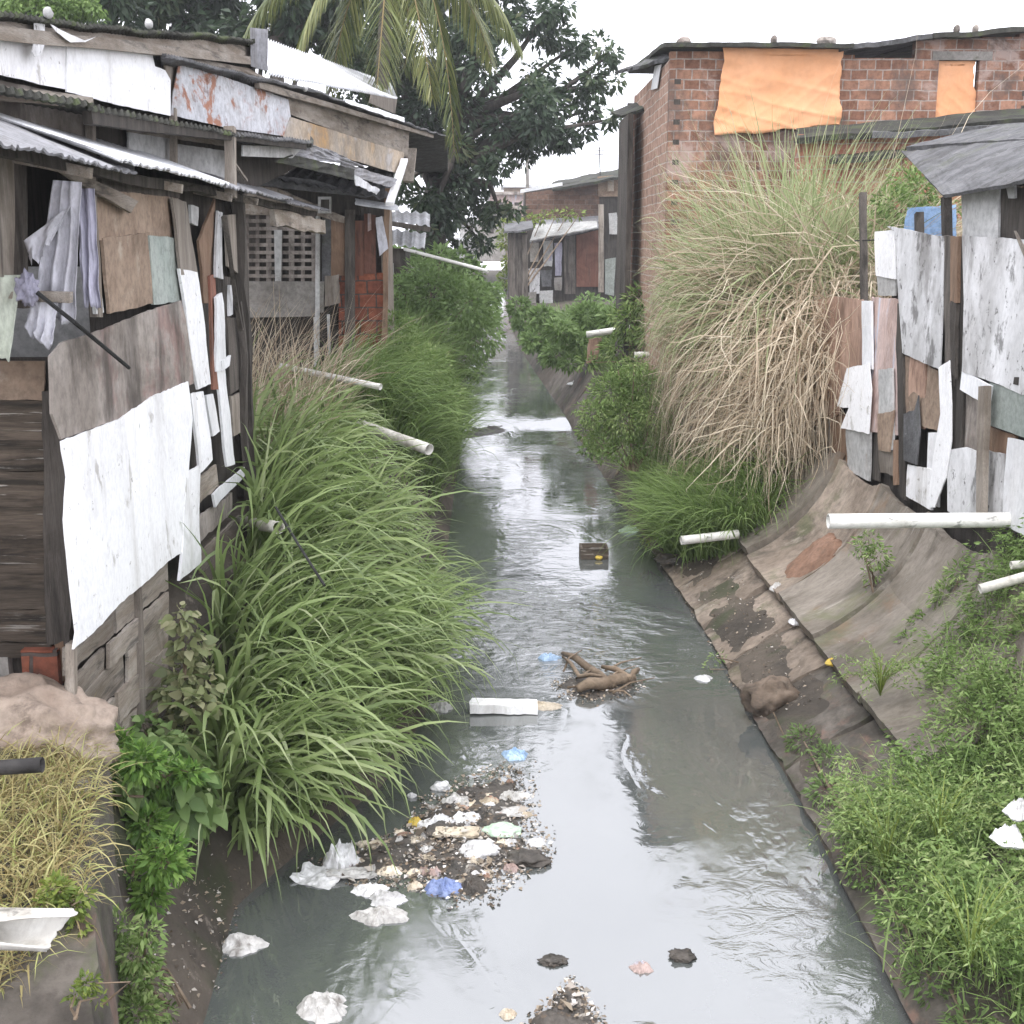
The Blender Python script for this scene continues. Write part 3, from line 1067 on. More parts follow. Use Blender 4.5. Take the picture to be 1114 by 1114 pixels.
def wing():
    # top edge traced along the bank, body dropping to the left-hand ground
    edge = [(-2.06, 6.15, 1.36), (-1.86, 5.5, 1.40), (-1.66, 4.75, 1.36), (-1.55, 4.35, 1.18), (-1.36, 3.7, .95), (-1.1, 2.6, .6), (-.9, 1.6, .3)]

    def fn(u, v):
        s = u * (len(edge) - 1)
        i = min(len(edge) - 2, int(s))
        p = Vector(edge[i]).lerp(Vector(edge[i + 1]), s - i)
        n = .035 * fbm(u * 9, v * 5, 2) + .012 * fbm(u * 40, v * 22, 5)
        if v > .3:
            t = (v - .3) / .7
            q = Vector((p.x - 1.9 * t, p.y + .15 * t, p.z + .55 * t - .12 * math.sin(t * math.pi)))
        else:
            t = (.3 - v) / .3
            q = Vector((p.x + .06 * t, p.y, p.z - 1.3 * t))
        return q + Vector((n, n * .5, n))
    return solid(fn, 40, 26, -.1)


V, F = wing()
add('slope', V, F, M['wing'], ww)

# bulging bare earth under the shack corner
V, F = blob((-2.62, 6.25, 1.40), (.56, .36, .33), 4.2, 5, .2, 2.2, None, 0, .12)
o = add('earth_mound', V, F, M['soil'], smooth=True)
tag(o, 'bare pinkish earth mound under the corner of the left shack', 'earth mound')
# ------------------------------------------------------------------ near shack on the left bank
PA = Plane((-2.3, 0, 0), (1, 0, 0))       # canal side
PE = Plane((0, 6.72, 0), (0, -1, 0))      # end wall towards the bridge
sh = thing('wooden_shack', 'shack patched from white sheet, grey boards and dark planks, standing nearest on the left bank', 'shack', (-3.6, 8.9, 1.4))


def A(name, pts, m, off=.0, th=.02, warp=.018, ragged=.012, **k):
    return sheet(name, pquad(PA, pts, off), M[m], sh, th=th, warp=warp, ragged=ragged, **k)


# hollow body: boards behind the patches, floor, far walls
def wallbox(name, lo, hi, m, parent):
    V, F = box(lo, hi)
    return add(name, V, F, M[m], parent)


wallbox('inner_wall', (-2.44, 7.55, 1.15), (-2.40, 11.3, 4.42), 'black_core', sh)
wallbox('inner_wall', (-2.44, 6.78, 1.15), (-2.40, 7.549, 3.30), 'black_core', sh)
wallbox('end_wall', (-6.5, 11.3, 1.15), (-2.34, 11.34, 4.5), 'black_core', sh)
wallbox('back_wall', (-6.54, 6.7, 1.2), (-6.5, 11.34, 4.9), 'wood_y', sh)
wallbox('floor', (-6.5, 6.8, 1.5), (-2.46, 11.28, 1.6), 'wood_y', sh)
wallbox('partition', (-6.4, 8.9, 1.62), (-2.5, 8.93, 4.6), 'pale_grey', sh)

# end wall: rough dark horizontal boards
ys = [432, 478, 512, 548, 586, 622, 660, 698]
for i in range(len(ys) - 1):
    a, b = ys[i], ys[i + 1]
    j = [rnd.uniform(-3, 3) for _ in range(4)]
    c = pquad(PE, [(-330, a + j[0] + 1), (72 + rnd.uniform(-3, 3), a + j[1]), (74 + rnd.uniform(-2, 3), b + 3 + j[2]), (-330, b + 3 + j[3])], .004 * (i % 3))
    sheet('plank', c, M['dark_wood_x'], sh, th=.022, warp=.012, ragged=.02, step=.07)
sheet('plank', pquad(PE, [(-330, 392), (50, 392), (48, 436), (-330, 434)], .008), M['tan_board'], sh, th=.018, ragged=.012)
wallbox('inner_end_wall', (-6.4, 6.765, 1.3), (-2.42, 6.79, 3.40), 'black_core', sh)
for (x0, x1, t, b, m) in ((45, 76, 425, 702, 'dark_wood_z'), (58, 70, 690, 742, 'brown_z'), (-60, -30, 392, 700, 'dark_wood_z')):
    sheet('upright', pquad(PE, [(x0, t), (x1, t), (x1 + 2, b), (x0 + 3, b)], .03), M[m], sh, th=.03, ragged=.02, step=.06)
sheet('sill_plank', pquad(PE, [(-300, 700), (56, 700), (57, 716), (-300, 716)], .012), M['dark_wood_x'], sh, th=.03, ragged=.008)
V, F = box((-2.66, 6.64, 1.4), (-2.46, 6.74, 1.78))
add('base_block', V, F, M['brick_low'], sh)
V, F = box((-4.2, 6.70, 1.4), (-2.76, 6.78, 1.72))
add('base_block', V, F, M['concrete'], sh)

# corner post and open window on the end wall
for (xa, xb, ta, tb, w) in ((18, 22, 150, 335, .07), (96, 104, 170, 345, .06)):
    p, q = PE(xa, ta, -.05), PE(xb, tb, -.05)
    if xa > 50:
        p, q = PA(xa, ta, .01), PA(xb, tb, .01)
    V, F = bar(p, q, w, w)
    add('post', V, F, M['dark_wood_z' if xa < 50 else 'wood_z'], sh)
# light slat beside the cloth
A('slat', [(92, 205), (99, 205), (113, 340), (105, 343)], 'pale_grey', .035)
A('board', [(-40, 170), (15, 168), (16, 300), (-40, 305)], 'wood_z', -.2, ragged=.0)
# diagonal grey board under the eave
A('brace', [(38, 172), (48, 170), (152, 219), (142, 232)], 'wood_y', .055)
A('board', [(104, 178), (196, 206), (196, 216), (106, 206)], 'dark_wood_z', .0)  # dark strip put in for the shade under the eave
# upper patches
A('wall_panel', [(102, 205), (196, 214), (192, 262), (106, 262)], 'tan_board', .0, ragged=.02)
A('wall_panel', [(112, 258), (164, 252), (170, 330), (120, 342)], 'tan_board', .012, ragged=.018)
A('wall_panel', [(162, 256), (192, 258), (198, 328), (168, 332)], 'green_board', .02)
plate('wall_panel', PA, [(52, 388), (64, 373), (110, 358), (160, 338), (195, 327), (206, 370), (209, 417), (165, 436), (128, 455), (64, 478), (54, 450)], M['stain_board'], sh, .03, .014, .006,
      label='stained grey plywood with faded pink patches')
plate('wall_panel', PA, [(65, 480), (128, 456), (165, 431), (203, 415), (208, 455), (203, 520), (199, 560), (197, 600), (181, 611), (160, 631), (130, 655), (112, 675), (100, 688), (78, 706), (81, 688), (74, 632), (68, 566), (71, 520)],
      M['white'], sh, .046, .012, .008, label='large white sheet with ragged edges')
# uprights at the far end, white painted slats over dark gaps
A('slat', [(188, 214), (203, 219), (216, 300), (197, 300)], 'wood_z', .05, ragged=.012)
A('slat', [(196, 292), (214, 296), (229, 418), (215, 424)], 'white', .056, ragged=.012)
A('slat', [(207, 428), (222, 425), (231, 500), (217, 516)], 'white', .05, ragged=.012)
A('slat', [(203, 514), (217, 506), (219, 612), (196, 632)], 'white', .06, ragged=.006)
A('slat', [(216, 262), (235, 216), (232, 330), (222, 330)], 'brown_z', .02, ragged=.008)
A('slat', [(228, 300), (234, 298), (240, 424), (231, 424)], 'red_plank', .03, ragged=.008)
A('slat', [(237, 229), (243, 231), (243, 304), (235, 302)], 'dirty_white', .05, ragged=.01)
A('slat', [(234, 322), (241, 318), (246, 400), (236, 405)], 'white2', .055, ragged=.012)
A('slat', [(237, 400), (245, 396), (256, 505), (247, 508)], 'white2', .05, ragged=.014)
A('slat', [(241, 392), (252, 386), (250, 398), (242, 404)], 'white2', .06, ragged=.01)
A('slat', [(208, 222), (217, 225), (216, 246), (209, 244)], 'pale_grey', .01)
A('slat', [(250, 310), (254, 310), (254, 342), (250, 344)], 'white2', .04)
A('slat', [(224, 430), (231, 428), (238, 470), (230, 475)], 'white2', .03, ragged=.012)
A('board', [(245, 234), (262, 232), (264, 300), (248, 290)], 'wood_z', .015)
A('board', [(247, 345), (262, 345), (264, 420), (250, 430)], 'dark_wood_z', .02, ragged=.02)
A('board', [(252, 430), (263, 425), (264, 470), (255, 475)], 'wood_z', .02, ragged=.02)
A('board', [(242, 300), (250, 300), (252, 345), (244, 346)], 'dark_wood_z', .012, ragged=.02)
A('slat', [(232, 538), (266, 508), (266, 518), (234, 552)], 'white2', .06, ragged=.008)
for c in ([(216, 520), (236, 505), (238, 530), (218, 548)], [(217, 562), (252, 535), (253, 556), (218, 590)], [(218, 600), (262, 560), (263, 582), (219, 625)], [(219, 630), (264, 586), (264, 618), (219, 655)]):
    A('plank', c, rnd.choice(['wood_y', 'stain_board']), .02 + rnd.uniform(0, .02), ragged=.02)
# weathered planks low on the canal side
rows = [(705, 737, 610, 640), (742, 772, 642, 668), (770, 806, 664, 700), (806, 842, 702, 735), (842, 880, 735, 770)]
for i, (a, b, c, d) in enumerate(rows):
    cut = rnd.uniform(.35, .7)
    x0, x1 = 72, 184

    def pt(t, top):
        l_, r_ = (a, c) if top else (b, d)
        return (x0 + (x1 - x0) * t, l_ + (r_ - l_) * t)
    g = rnd.uniform(.02, .05)
    for (t0, t1) in ((0.0, cut), (cut + g, 1.0)):
        A('plank', [pt(t0, 1), pt(t1, 1), pt(t1, 0), pt(t0, 0)], 'wood_y', .0 + rnd.uniform(0, .03), th=.022, warp=.016, ragged=.022, step=.05)
for (a, b) in ((76, 700), (150, 640)):
    p, q = PA(a, b, .02), PA(a + 3, b + 140, .02)
    V, F = bar(p, q, .06, .05)
    add('post', V, F, M['wood_z'], sh)
# corner post at the far end
V, F = bar((-2.27, 11.3, 1.0), (-2.29, 11.34, 4.42), .11, .1, jag=.012)
add('post', V, F, M['dark_wood_z'], sh)
V, F = bar((-2.2, 10.9, 1.0), (-2.25, 11.1, 3.5), .05, .05, jag=.015)
add('post', V, F, M['dark_wood_z'], sh)
V, F = bar(PA(243, 235, .08), PA(262, 360, .08), .035, .03, jag=.01)
add('brace', V, F, M['dark_wood_z'], sh)

# roof: three overlapping corrugated sheets along the eave, rafters beneath
rf = []
for (ya, yb, xe, ze, zt, m, lab) in ((4.2, 7.3, -2.02, 4.40, 4.80, 'zinc', None), (6.9, 9.75, -2.0, 4.44, 4.79, 'zinc_white', 'bright pale corrugated sheet'), (9.5, 12.9, -2.03, 4.43, 4.78, 'zinc', None), (12.7, 15.8, -2.05, 4.40, 4.66, 'zinc', None)):
    c = [(-3.0, ya, zt), (-3.0, yb, zt), (xe, yb, ze), (xe, ya, ze)]
    V, F = corrugated(c, .10, .008, .012, .02, .05)
    rf.append(add('roof_sheet', V, F, M[m], sh, label=lab))
for (ya, yb) in ((4.3, 8.0), (7.9, 12.0), (11.9, 15.7)):
    c = [(-6.6, ya, 5.1), (-6.6, yb, 5.1), (-2.9, yb, 4.74), (-2.9, ya, 4.76)]
    V, F = corrugated(c, .12, .022, .008, .02, .03)
    add('roof_sheet', V, F, M['zinc'], sh)
V, F = bar((-2.24, 4.3, 4.42), (-2.24, 15.8, 4.36), .05, .06, jag=.01, segs=20)
add('eave_beam', V, F, M['dark_wood_z'], sh)
for y in (5.2, 6.7, 8.6, 10.2, 11.3):
    V, F = bar((-2.1, y, 4.36), (-4.4, y, 4.82), .05, .06)
    add('rafter', V, F, M['wood_y'], sh)
V, F = bar((-2.25, 12.9, 4.26), (-2.15, 15.9, 4.20), .06, .16, jag=.012)
add('eave_board', V, F, M['wood_y'], sh)

# stick carrying the washing, cloths
V, F = bar(PE(-60, 316, .22), PE(78, 322, .22), .05, .045, jag=.008)
add('clothes_rail', V, F, M['wood_y'], sh)


def cloth(name, c, m, label, folds=5, depth=.03, sag=0.0, parent=None, nu=26, nv=26, gather=0.0, cat='cloth'):
    TL, TR, BR, BL = [Vector(q) for q in c]
    n = (BR - BL).cross(TL - BL).normalized()
    s = rnd.uniform(0, 40)

    def fn(u, v):
        p = (BL * (1 - u) + BR * u) * (1 - v) + (TL * (1 - u) + TR * u) * v
        p = p + n * depth * (math.sin(u * folds * 2 * math.pi + 2.2 * fbm(u * 2 + s, v * 1.5)) + .7 * fbm(u * 4 + s, v * 3, s)) * (.35 + .65 * (1 - v))
        p.z -= sag * 4 * u * (1 - u) * v
        p.z += .05 * fbm(u * 5 + s, 3) * (1 - v)
        return p
    V, F = solid(fn, nu, nv, .003)
    o = add(name, V, F, M[m], parent, smooth=True)
    if parent is None:
        tag(o, label, cat, 'washing on the left shack')
    return o


cloth('hanging_cloth', [PE(58, 196, .12), PE(88, 198, .12), PE(82, 352, .12), PE(34, 352, .12)], 'cloth_white', 'long limp white cloth hanging in the open corner of the left shack', 3, .035)
cloth('hanging_cloth', [PE(26, 262, .16), PE(78, 222, .16), PE(58, 262, .16), PE(32, 288, .16)], 'cloth_white', 'white cloth twisted in a swag across the open corner of the left shack', 2, .02)
cloth('hanging_cloth', [PE(84, 205, -.1), PE(102, 205, -.1), PE(108, 335, -.1), PE(90, 330, -.1)], 'cloth_purple', 'grey mauve cloth hanging behind the pale slat of the left shack', 2, .03)
cloth('hanging_cloth', [PE(-40, 300, .26), PE(24, 299, .26), PE(10, 386, .26), PE(-40, 392, .26)], 'cloth_green', 'pale green cloth draped over the rail at the left edge', 2, .02)
cloth('hanging_cloth', [PE(34, 325, .2), PE(62, 330, .2), PE(56, 382, .2), PE(26, 358, .2)], 'cloth_white', 'small crumpled white cloth knotted below the rail of the left shack', 3, .03)
# black stick leaning out
V, F = tube([PE(40, 318, .3), PE(80, 350, .26), PA(140, 400, .1)], .012, 7)
o = add('black_cane', V, F, M['wire'])
tag(o, 'thin black cane slanting across the stained plywood', 'cane')
V, F = blob(PE(30, 314, .27), (.05, .045, .08), 3, 4, .5, 2.0, None, 0, .5)
o = add('rag', V, F, M['cloth_purple'], smooth=True)
tag(o, 'dark rag knotted round the end of the washing rail', 'rag')

# ------------------------------------------------------------------ upper storey house behind it
_p, _q = at_x(0, 60, -2.8), at_x(440, 150, -1.42)
_d = Vector((_q.x - _p.x, _q.y - _p.y, 0)).normalized()
PB = Plane(_p, (_d.y, -_d.x, 0))
up = thing('raised_house', 'tall patched house with white panels and a rusty sheet, rising behind the left shack roof', 'house', (-3.6, 11.5, 1.5))


def B(name, pts, m, off=.0, th=.014, warp=.012, ragged=.008, parent=None, **k):
    return sheet(name, pquad(PB, pts, off), M[m], parent or up, th=th, warp=warp, ragged=ragged, **k)


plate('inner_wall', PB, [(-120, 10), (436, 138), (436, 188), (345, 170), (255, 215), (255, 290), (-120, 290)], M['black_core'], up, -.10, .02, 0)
plate('wall_panel', PB, [(-120, 10), (0, 36), (38, 41), (73, 49), (73, 98), (40, 91), (0, 82), (-120, 60)], M['white'], up, .02, .012, .005, label='white wall sheet, left of the pair')
plate('wall_panel', PB, [(71, 49), (120, 53), (164, 59), (167, 72), (178, 76), (184, 87), (184, 126), (130, 115), (71, 100)], M['white'], up, .032, .012, .004, label='white wall sheet with a notched corner')
B('wall_panel', [(180, 62), (200, 67), (198, 120), (182, 120)], 'wood_z', .0)
plate('wall_panel', PB, [(194, 68), (250, 86), (313, 108), (316, 128), (308, 148), (250, 140), (185, 125), (188, 100)], M['rust_sheet'], up, .03, .006, .004, label='pale zinc sheet with rust blotches')
B('wall_panel', [(312, 98), (446, 142), (444, 172), (314, 124)], 'wood_y', .03, ragged=.012)
B('wall_panel', [(316, 127), (440, 166), (436, 190), (308, 152)], 'ochre_board', .045, ragged=.014, label='board with orange ochre stains')
B('wall_panel', [(-120, 0), (285, 50), (284, 66), (-120, 22)], 'wood_y', .05, ragged=.01)
B('batten', [(160, 54), (270, 74), (310, 96), (200, 70)], 'wood_y', .06, ragged=.02)
# grey boards of the lower storey seen between the two roofs
B('wall_panel', [(-120, 60), (96, 108), (96, 150), (-120, 130)], 'stain_board', -.02)
B('wall_panel', [(140, 142), (186, 150), (186, 182), (140, 170)], 'pale_grey', -.03)
B('wall_panel', [(192, 156), (246, 164), (246, 196), (192, 188)], 'pale_grey', -.03)
B('batten', [(140, 132), (250, 150), (250, 160), (140, 144)], 'wood_y', .0)
for x in (98, 188):
    V, F = bar(PB(x, 118, .02), PB(x + 1, 185, .02), .06, .05)
    add('post', V, F, M['wood_z'], up)
V, F = bar(PB(250, 138, .30), PB(252, 215, .30), .10, .08)
add('post', V, F, M['wood_z'], up)
V, F = bar(PB(254, 175, .30), PB(268, 196, .15), .02, .02)
add('brace', V, F, M['wood_z'], up)
# mid roof: dark mossy awning sheet over the lower storey
_t = 0
for (x0, y0, x1, y1, m) in ((-120, 62, 112, 116, 'moss_edge'), (95, 112, 262, 145, 'moss_edge'), (250, 143, 338, 152, 'asbestos')):
    a, b = PB(x0, y0, .34), PB(x1, y1, .34)
    a2, b2 = PB(x0, y0, -.05), PB(x1, y1, -.05)
    a2.z, b2.z = a.z + .05, b.z + .05
    V, F = corrugated([a2, b2, b, a], .11, .006, .035, .02, .04)
    add('awning_sheet', V, F, M[m], up)
V, F = bar(PB(-100, 90, .2), PB(98, 112, .2), .05, .07)
add('awning_beam', V, F, M['wood_y'], up)
V, F = bar(PB(95, 128, .3), PB(330, 158, .3), .06, .08)
add('awning_beam', V, F, M['black_core'], up)
B('awning_board', [(264, 158), (330, 160), (318, 172), (264, 170)], 'pale_grey', .2)
# top roof
for (x0, y0, x1, y1, hi, m) in ((-120, 2, 274, 42, .26, 'moss_edge'), (176, 58, 346, 98, .20, 'asbestos'), (330, 94, 486, 148, .22, 'asbestos')):
    a, b = PB(x0, y0, .13), PB(x1, y1, .13)
    a2, b2 = PB(x0, y0, -2.6) + Vector((0, 0, 0)), PB(x1, y1, -2.6)
    a2.z, b2.z = a.z + hi, b.z + hi
    V, F = corrugated([a2, b2, b, a], .11, .006, .03, .02, .05)
    add('roof_sheet', V, F, M[m], up)
V, F = bar(PB(-100, 24, .08), PB(270, 66, .08), .05, .07, segs=12)
add('eave_beam', V, F, M['wood_y'], up)
V, F = bar(PB(280, 92, .08), PB(470, 148, .08), .05, .06, segs=10)
add('eave_beam', V, F, M['wood_y'], up)
# bright zinc roof of the rear part: sheets tilted towards the canal
a, b = PB(292, 80, -.55), PB(432, 107, -.55)
a2, b2 = PB(288, 42, -1.9), PB(424, 90, -1.9)
V, F = corrugated([a2, b2, b, a], .14, .018, .006, .01, .02)
add('roof_sheet', V, F, M['zinc_white'], up, label='bright white zinc roof sheet')
V, F = corrugated([PB(272, 30, .1), PB(291, 32, .1), PB(290, 77, .1), PB(273, 72, .1)], .06, .01, .005, .004, .0)
add('upright_sheet', V, F, M['zinc'], up)
B('wall_panel', [(404, 103), (432, 108), (430, 124), (402, 112)], 'wood_z', -.5)
sheet('roof_strip', [PB(376, 107, .3), PB(440, 128, .3), PB(440, 133, .42), PB(376, 111, .42)], M['zinc_white'], up, th=.006)
for (x, y) in ((52, 14), (162, 26), (332, 96)):
    V, F = blob(PB(x, y, .14), (.03, .03, .035), x, 2, .2)
    add('roof_bolt', V, F, M['pale_grey'], up, smooth=True)
plate('torn_strip', PB, [(36, 22), (48, 24), (48, 48), (44, 60), (37, 62), (34, 56), (37, 42)], M['dirty_white'], up, .10, .004, .004)
plate('torn_strip', PB, [(54, 26), (72, 36), (92, 44), (104, 40), (92, 46), (76, 46), (60, 34)], M['white'], up, .12, .004, .003)
# ragged sheets hanging under the floor, slim white pole and the end board
for c, m, o_ in (([(316, 152), (362, 164), (398, 182), (316, 170)], 'zinc', .10), ([(370, 176), (436, 196), (424, 204), (372, 188)], 'zinc', .16), ([(318, 168), (388, 184), (384, 196), (300, 176)], 'moss_edge', .2), ([(386, 190), (414, 206), (410, 212), (388, 202)], 'zinc_white', .2)):
    B('torn_sheet', c, m, o_, th=.008, warp=.03, ragged=.05)
V, F = bar(PB(440, 174, .12), PB(424, 222, .2), .11, .05)
add('white_strut', V, F, M['white'], up)
V, F = bar(PB(448, 162, .02), PB(444, 198, .02), .16, .05)
add('end_board', V, F, M['wood_z'], up)

# ------------------------------------------------------------------ brick and plank hut on stilts beyond
YC = 18.9
PC = Plane((0, YC, 0), (0, -1, 0))
hc = thing('brick_hut', 'hut with a vent block window, upright planks and orange bricks, beyond the left shack', 'hut', (-2.8, 19.6, 1.7))


def Cq(name, pts, m, off=0.0, th=.02, warp=.008, ragged=.008, **k):
    return sheet(name, pquad(PC, pts, off), M[m], hc, th=th, warp=warp, ragged=ragged, **k)


Cq('inner_wall', [(180, 190), (420, 190), (420, 440), (180, 440)], 'black_core', -.25, th=.05, ragged=0)
V, F = box((-1.72, 18.98, 1.6), (-1.66, 20.4, 4.6))
add('side_wall', V, F, M['wood_z'], hc)
# vent block lattice
vb = MB()
gx, gy = 6, 9
x0, x1, y0, y1 = 268, 342, 232, 309
for i in range(gx + 1):
    x = x0 + (x1 - x0) * i / gx
    if i % 3 != 1 or i == 0:
        pass
    w_ = .035 if i % 2 else .06
    p, q = PC(x, y0, -.02), PC(x, y1, -.02)
    vb.put(*bar(p, q, w_ + .02, .04, up=(0, 1, 0), jag=.003, segs=1))
for j in range(gy + 1):
    y = y0 + (y1 - y0) * j / gy
    p, q = PC(x0 - 2, y, 0), PC(x1 + 1, y, 0)
    vb.put(*bar(p, q, .05, .045, up=(0, 1, 0), jag=.004, segs=3))
vb.obj('vent_block_window', M['stain_board'], hc, label='lattice of vent blocks')
Cq('white_slat', [(298, 250), (307, 250), (306, 306), (299, 306)], 'pale_grey', .06, ragged=.005)
Cq('wall_panel', [(262, 306), (353, 306), (352, 344), (262, 346)], 'concrete', .05, th=.05)
Cq('wall_panel', [(262, 214), (346, 222), (346, 236), (262, 233)], 'wood_y', .06)
V, F = tube([PC(346, 226, .1), PC(345, 402, .1)], .035, 8)
add('pole', V, F, M['pale_grey'], hc)
Cq('wall_panel', [(350, 232), (361, 232), (361, 312), (350, 312)], 'asbestos', .04)
Cq('plank', [(360, 238), (375, 238), (375, 300), (360, 300)], 'brown_z', .05)
Cq('plank', [(375, 228), (386, 228), (386, 408), (375, 408)], 'dark_wood_z', .10, th=.05)
Cq('plank', [(386, 240), (396, 240), (396, 300), (386, 300)], 'red_plank', .03)
Cq('plank', [(396, 232), (409, 234), (409, 298), (396, 298)], 'red_plank', .045)
Cq('plank', [(400, 232), (404, 232), (404, 250), (400, 252)], 'pink_board', .07)
Cq('brick_panel', [(369, 297), (419, 297), (419, 408), (368, 408)], 'brick_low', .02, th=.1, ragged=.0, label='low wall of orange hollow bricks')
Cq('plank', [(353, 300), (370, 298), (370, 330), (353, 334)], 'wood_z', .06, ragged=.03)
Cq('wall_panel', [(345, 340), (360, 340), (360, 404), (346, 404)], 'black_core', .08)
V, F = bar(PC(357, 342, .12), PC(358, 400, .12), .04, .04)
add('post', V, F, M['pale_grey'], hc)
V, F = bar(PC(343, 345, .12), PC(344, 410, .12), .05, .04)
add('post', V, F, M['pale_grey'], hc)
V, F = bar(PC(422, 205, .12), PC(417, 425, .12), .075, .07, jag=.012)
add('post', V, F, M['brown_z'], hc)
Cq('torn_plastic', [(408, 236), (416, 234), (423, 272), (412, 280)], 'cloth_white', .16, th=.004, ragged=.05)
Cq('wall_panel', [(310, 196), (420, 206), (420, 236), (310, 228)], 'black_core', .0)
# its roof edge boards and a pale sheet
for c, m, o_ in (([(255, 196), (300, 204), (346, 224), (255, 214)], 'wood_y', .35), ([(300, 206), (376, 236), (374, 243), (300, 222)], 'wood_y', .30), ([(262, 186), (345, 196), (400, 215), (262, 200)], 'asbestos', .4)):
    Cq('eave_board', c, m, o_, th=.04, warp=.02, ragged=.03)
V, F = corrugated([PC(330, 176, -1.2), PC(430, 184, -1.2), PC(428, 218, .5), PC(300, 196, .5)], .17, .02, .01, .02, .05)
add('roof_sheet', V, F, M['asbestos'], hc)
sheet('roof_strip', [PC(385, 216, .3), PC(432, 222, .3), PC(436, 229, .5), PC(386, 223, .5)], M['zinc_white'], hc, th=.01, ragged=.03)
Cq('meter_box', [(346, 214), (360, 214), (360, 232), (346, 232)], 'pale_grey', .34, th=.08, ragged=0)
Cq('meter_hole', [(349, 217), (358, 217), (358, 229), (349, 229)], 'black_core', .352, th=.01, ragged=0)  # dark plate standing for the shade inside the hole

# ------------------------------------------------------------------ low shed with white roof behind the hut
ls = thing('low_shed', 'low shed with white corrugated roof sheets in front of the big dark tree', 'shed', (-3.0, 27, 2.3))
PL = Plane((0, 26.5, 0), (0, -1, 0))
for (pts, m) in (([(400, 228), (468, 232), (468, 246), (400, 238)], 'zinc_white'), ([(400, 246), (464, 254), (462, 270), (400, 262)], 'zinc_white')):
    a, b, c, d = pts
    q = [PL(*a, -1.4), PL(*b, -1.4), PL(*c, .2), PL(*d, .2)]
    V, F = corrugated(q, .2, .025, .01, .01, .02)
    add('roof_sheet', V, F, M[m], ls)
V, F = box((-4.6, 26.6, 2.2), (-1.9, 28.2, 3.9))
add('wall', V, F, M['dark_wood_z'], ls)
V, F = bar(PL(425, 243, .3), PL(468, 250, .3), .08, .1)
add('eave_beam', V, F, M['dark_wood_z'], ls)
V, F = box((-2.35, 26.52, 2.9), (-2.15, 26.6, 3.6))
add('wall_panel', V, F, M['pale_grey'], ls)
# ------------------------------------------------------------------ patched shack on the right bank
PD = Plane((4.0, 0, 0), (-1, 0, 0))
sr = thing('patchwork_shack', 'shack walled with grey panels, white strips and salmon board, standing on the right bank', 'shack', (5.2, 11.5, 1.5))


def D(name, pts, m, off=0.0, th=.02, warp=.02, ragged=.012, **k):
    return sheet(name, pquad(PD, pts, off), M[m], sr, th=th, warp=warp, ragged=ragged, **k)


V, F = box((4.07, 7.0, 1.3), (4.11, 12.9, 3.95))
add('inner_wall', V, F, M['black_core'], sr)
V, F = box((4.07, 12.901, 1.3), (4.11, 15.2, 3.2))
add('inner_wall', V, F, M['black_core'], sr)
V, F = box((4.07, 15.2, 1.3), (8.0, 15.24, 3.2))
add('end_wall', V, F, M['dark_wood_z'], sr)
V, F = box((8.0, 7.0, 1.3), (8.04, 15.24, 4.6))
add('back_wall', V, F, M['dark_wood_z'], sr)
# far end: salmon fibreboard hanging ragged
plate('wall_panel', PD, [(887, 326), (912, 323), (940, 326), (941, 360), (938, 402), (925, 404), (914, 450), (905, 455), (897, 447), (888, 452), (868, 446), (874, 400), (882, 360)], M['cardboard'], sr, .03, .012, .014, label='salmon fibreboard with a ragged foot')
D('wall_panel', [(876, 444), (906, 450), (906, 512), (880, 498)], 'concrete', .012, ragged=.02)
D('slat', [(904, 448), (922, 452), (921, 512), (906, 508)], 'brown_z', .02, ragged=.02)
D('slat', [(938, 327), (949, 327), (948, 402), (937, 400)], 'white2', .05, ragged=.01)
D('wall_panel', [(951, 252), (973, 250), (974, 304), (952, 300)], 'white', .04, ragged=.004)
D('wall_panel', [(953, 298), (973, 303), (972, 322), (955, 322)], 'pale_grey', .03)
D('wall_panel', [(952, 322), (978, 322), (982, 400), (970, 480), (950, 470)], 'pink_board', .02) if False else D('wall_panel', [(948, 322), (978, 324), (978, 474), (946, 470)], 'pink_board', .025, ragged=.03, label='faded pink board with a blue streak')
plate('wall_panel', PD, [(922, 400), (946, 396), (949, 424), (946, 472), (930, 468), (915, 466), (924, 444), (911, 442)], M['white'], sr, .07, .008, .010, label='torn white sheet')
D('wall_panel', [(921, 466), (948, 470), (945, 524), (922, 512)], 'pale_grey', .04, ragged=.01)
D('plank', [(956, 402), (972, 400), (972, 490), (957, 486)], 'pale_grey', .04, ragged=.012)
D('plank', [(955, 450), (972, 446), (968, 492), (956, 490)], 'tan_board', .06, ragged=.02)
D('plank', [(946, 400), (955, 400), (955, 524), (948, 522)], 'dark_wood_z', .012, ragged=.01)
D('plank', [(956, 488), (972, 490), (972, 518), (957, 514)], 'wood_z', .03, ragged=.02)
D('plank', [(971, 478), (977, 478), (977, 528), (973, 528)], 'brown_z', .04)
D('plank', [(976, 330), (983, 330), (985, 545), (978, 540)], 'black_core', .045, th=.03)
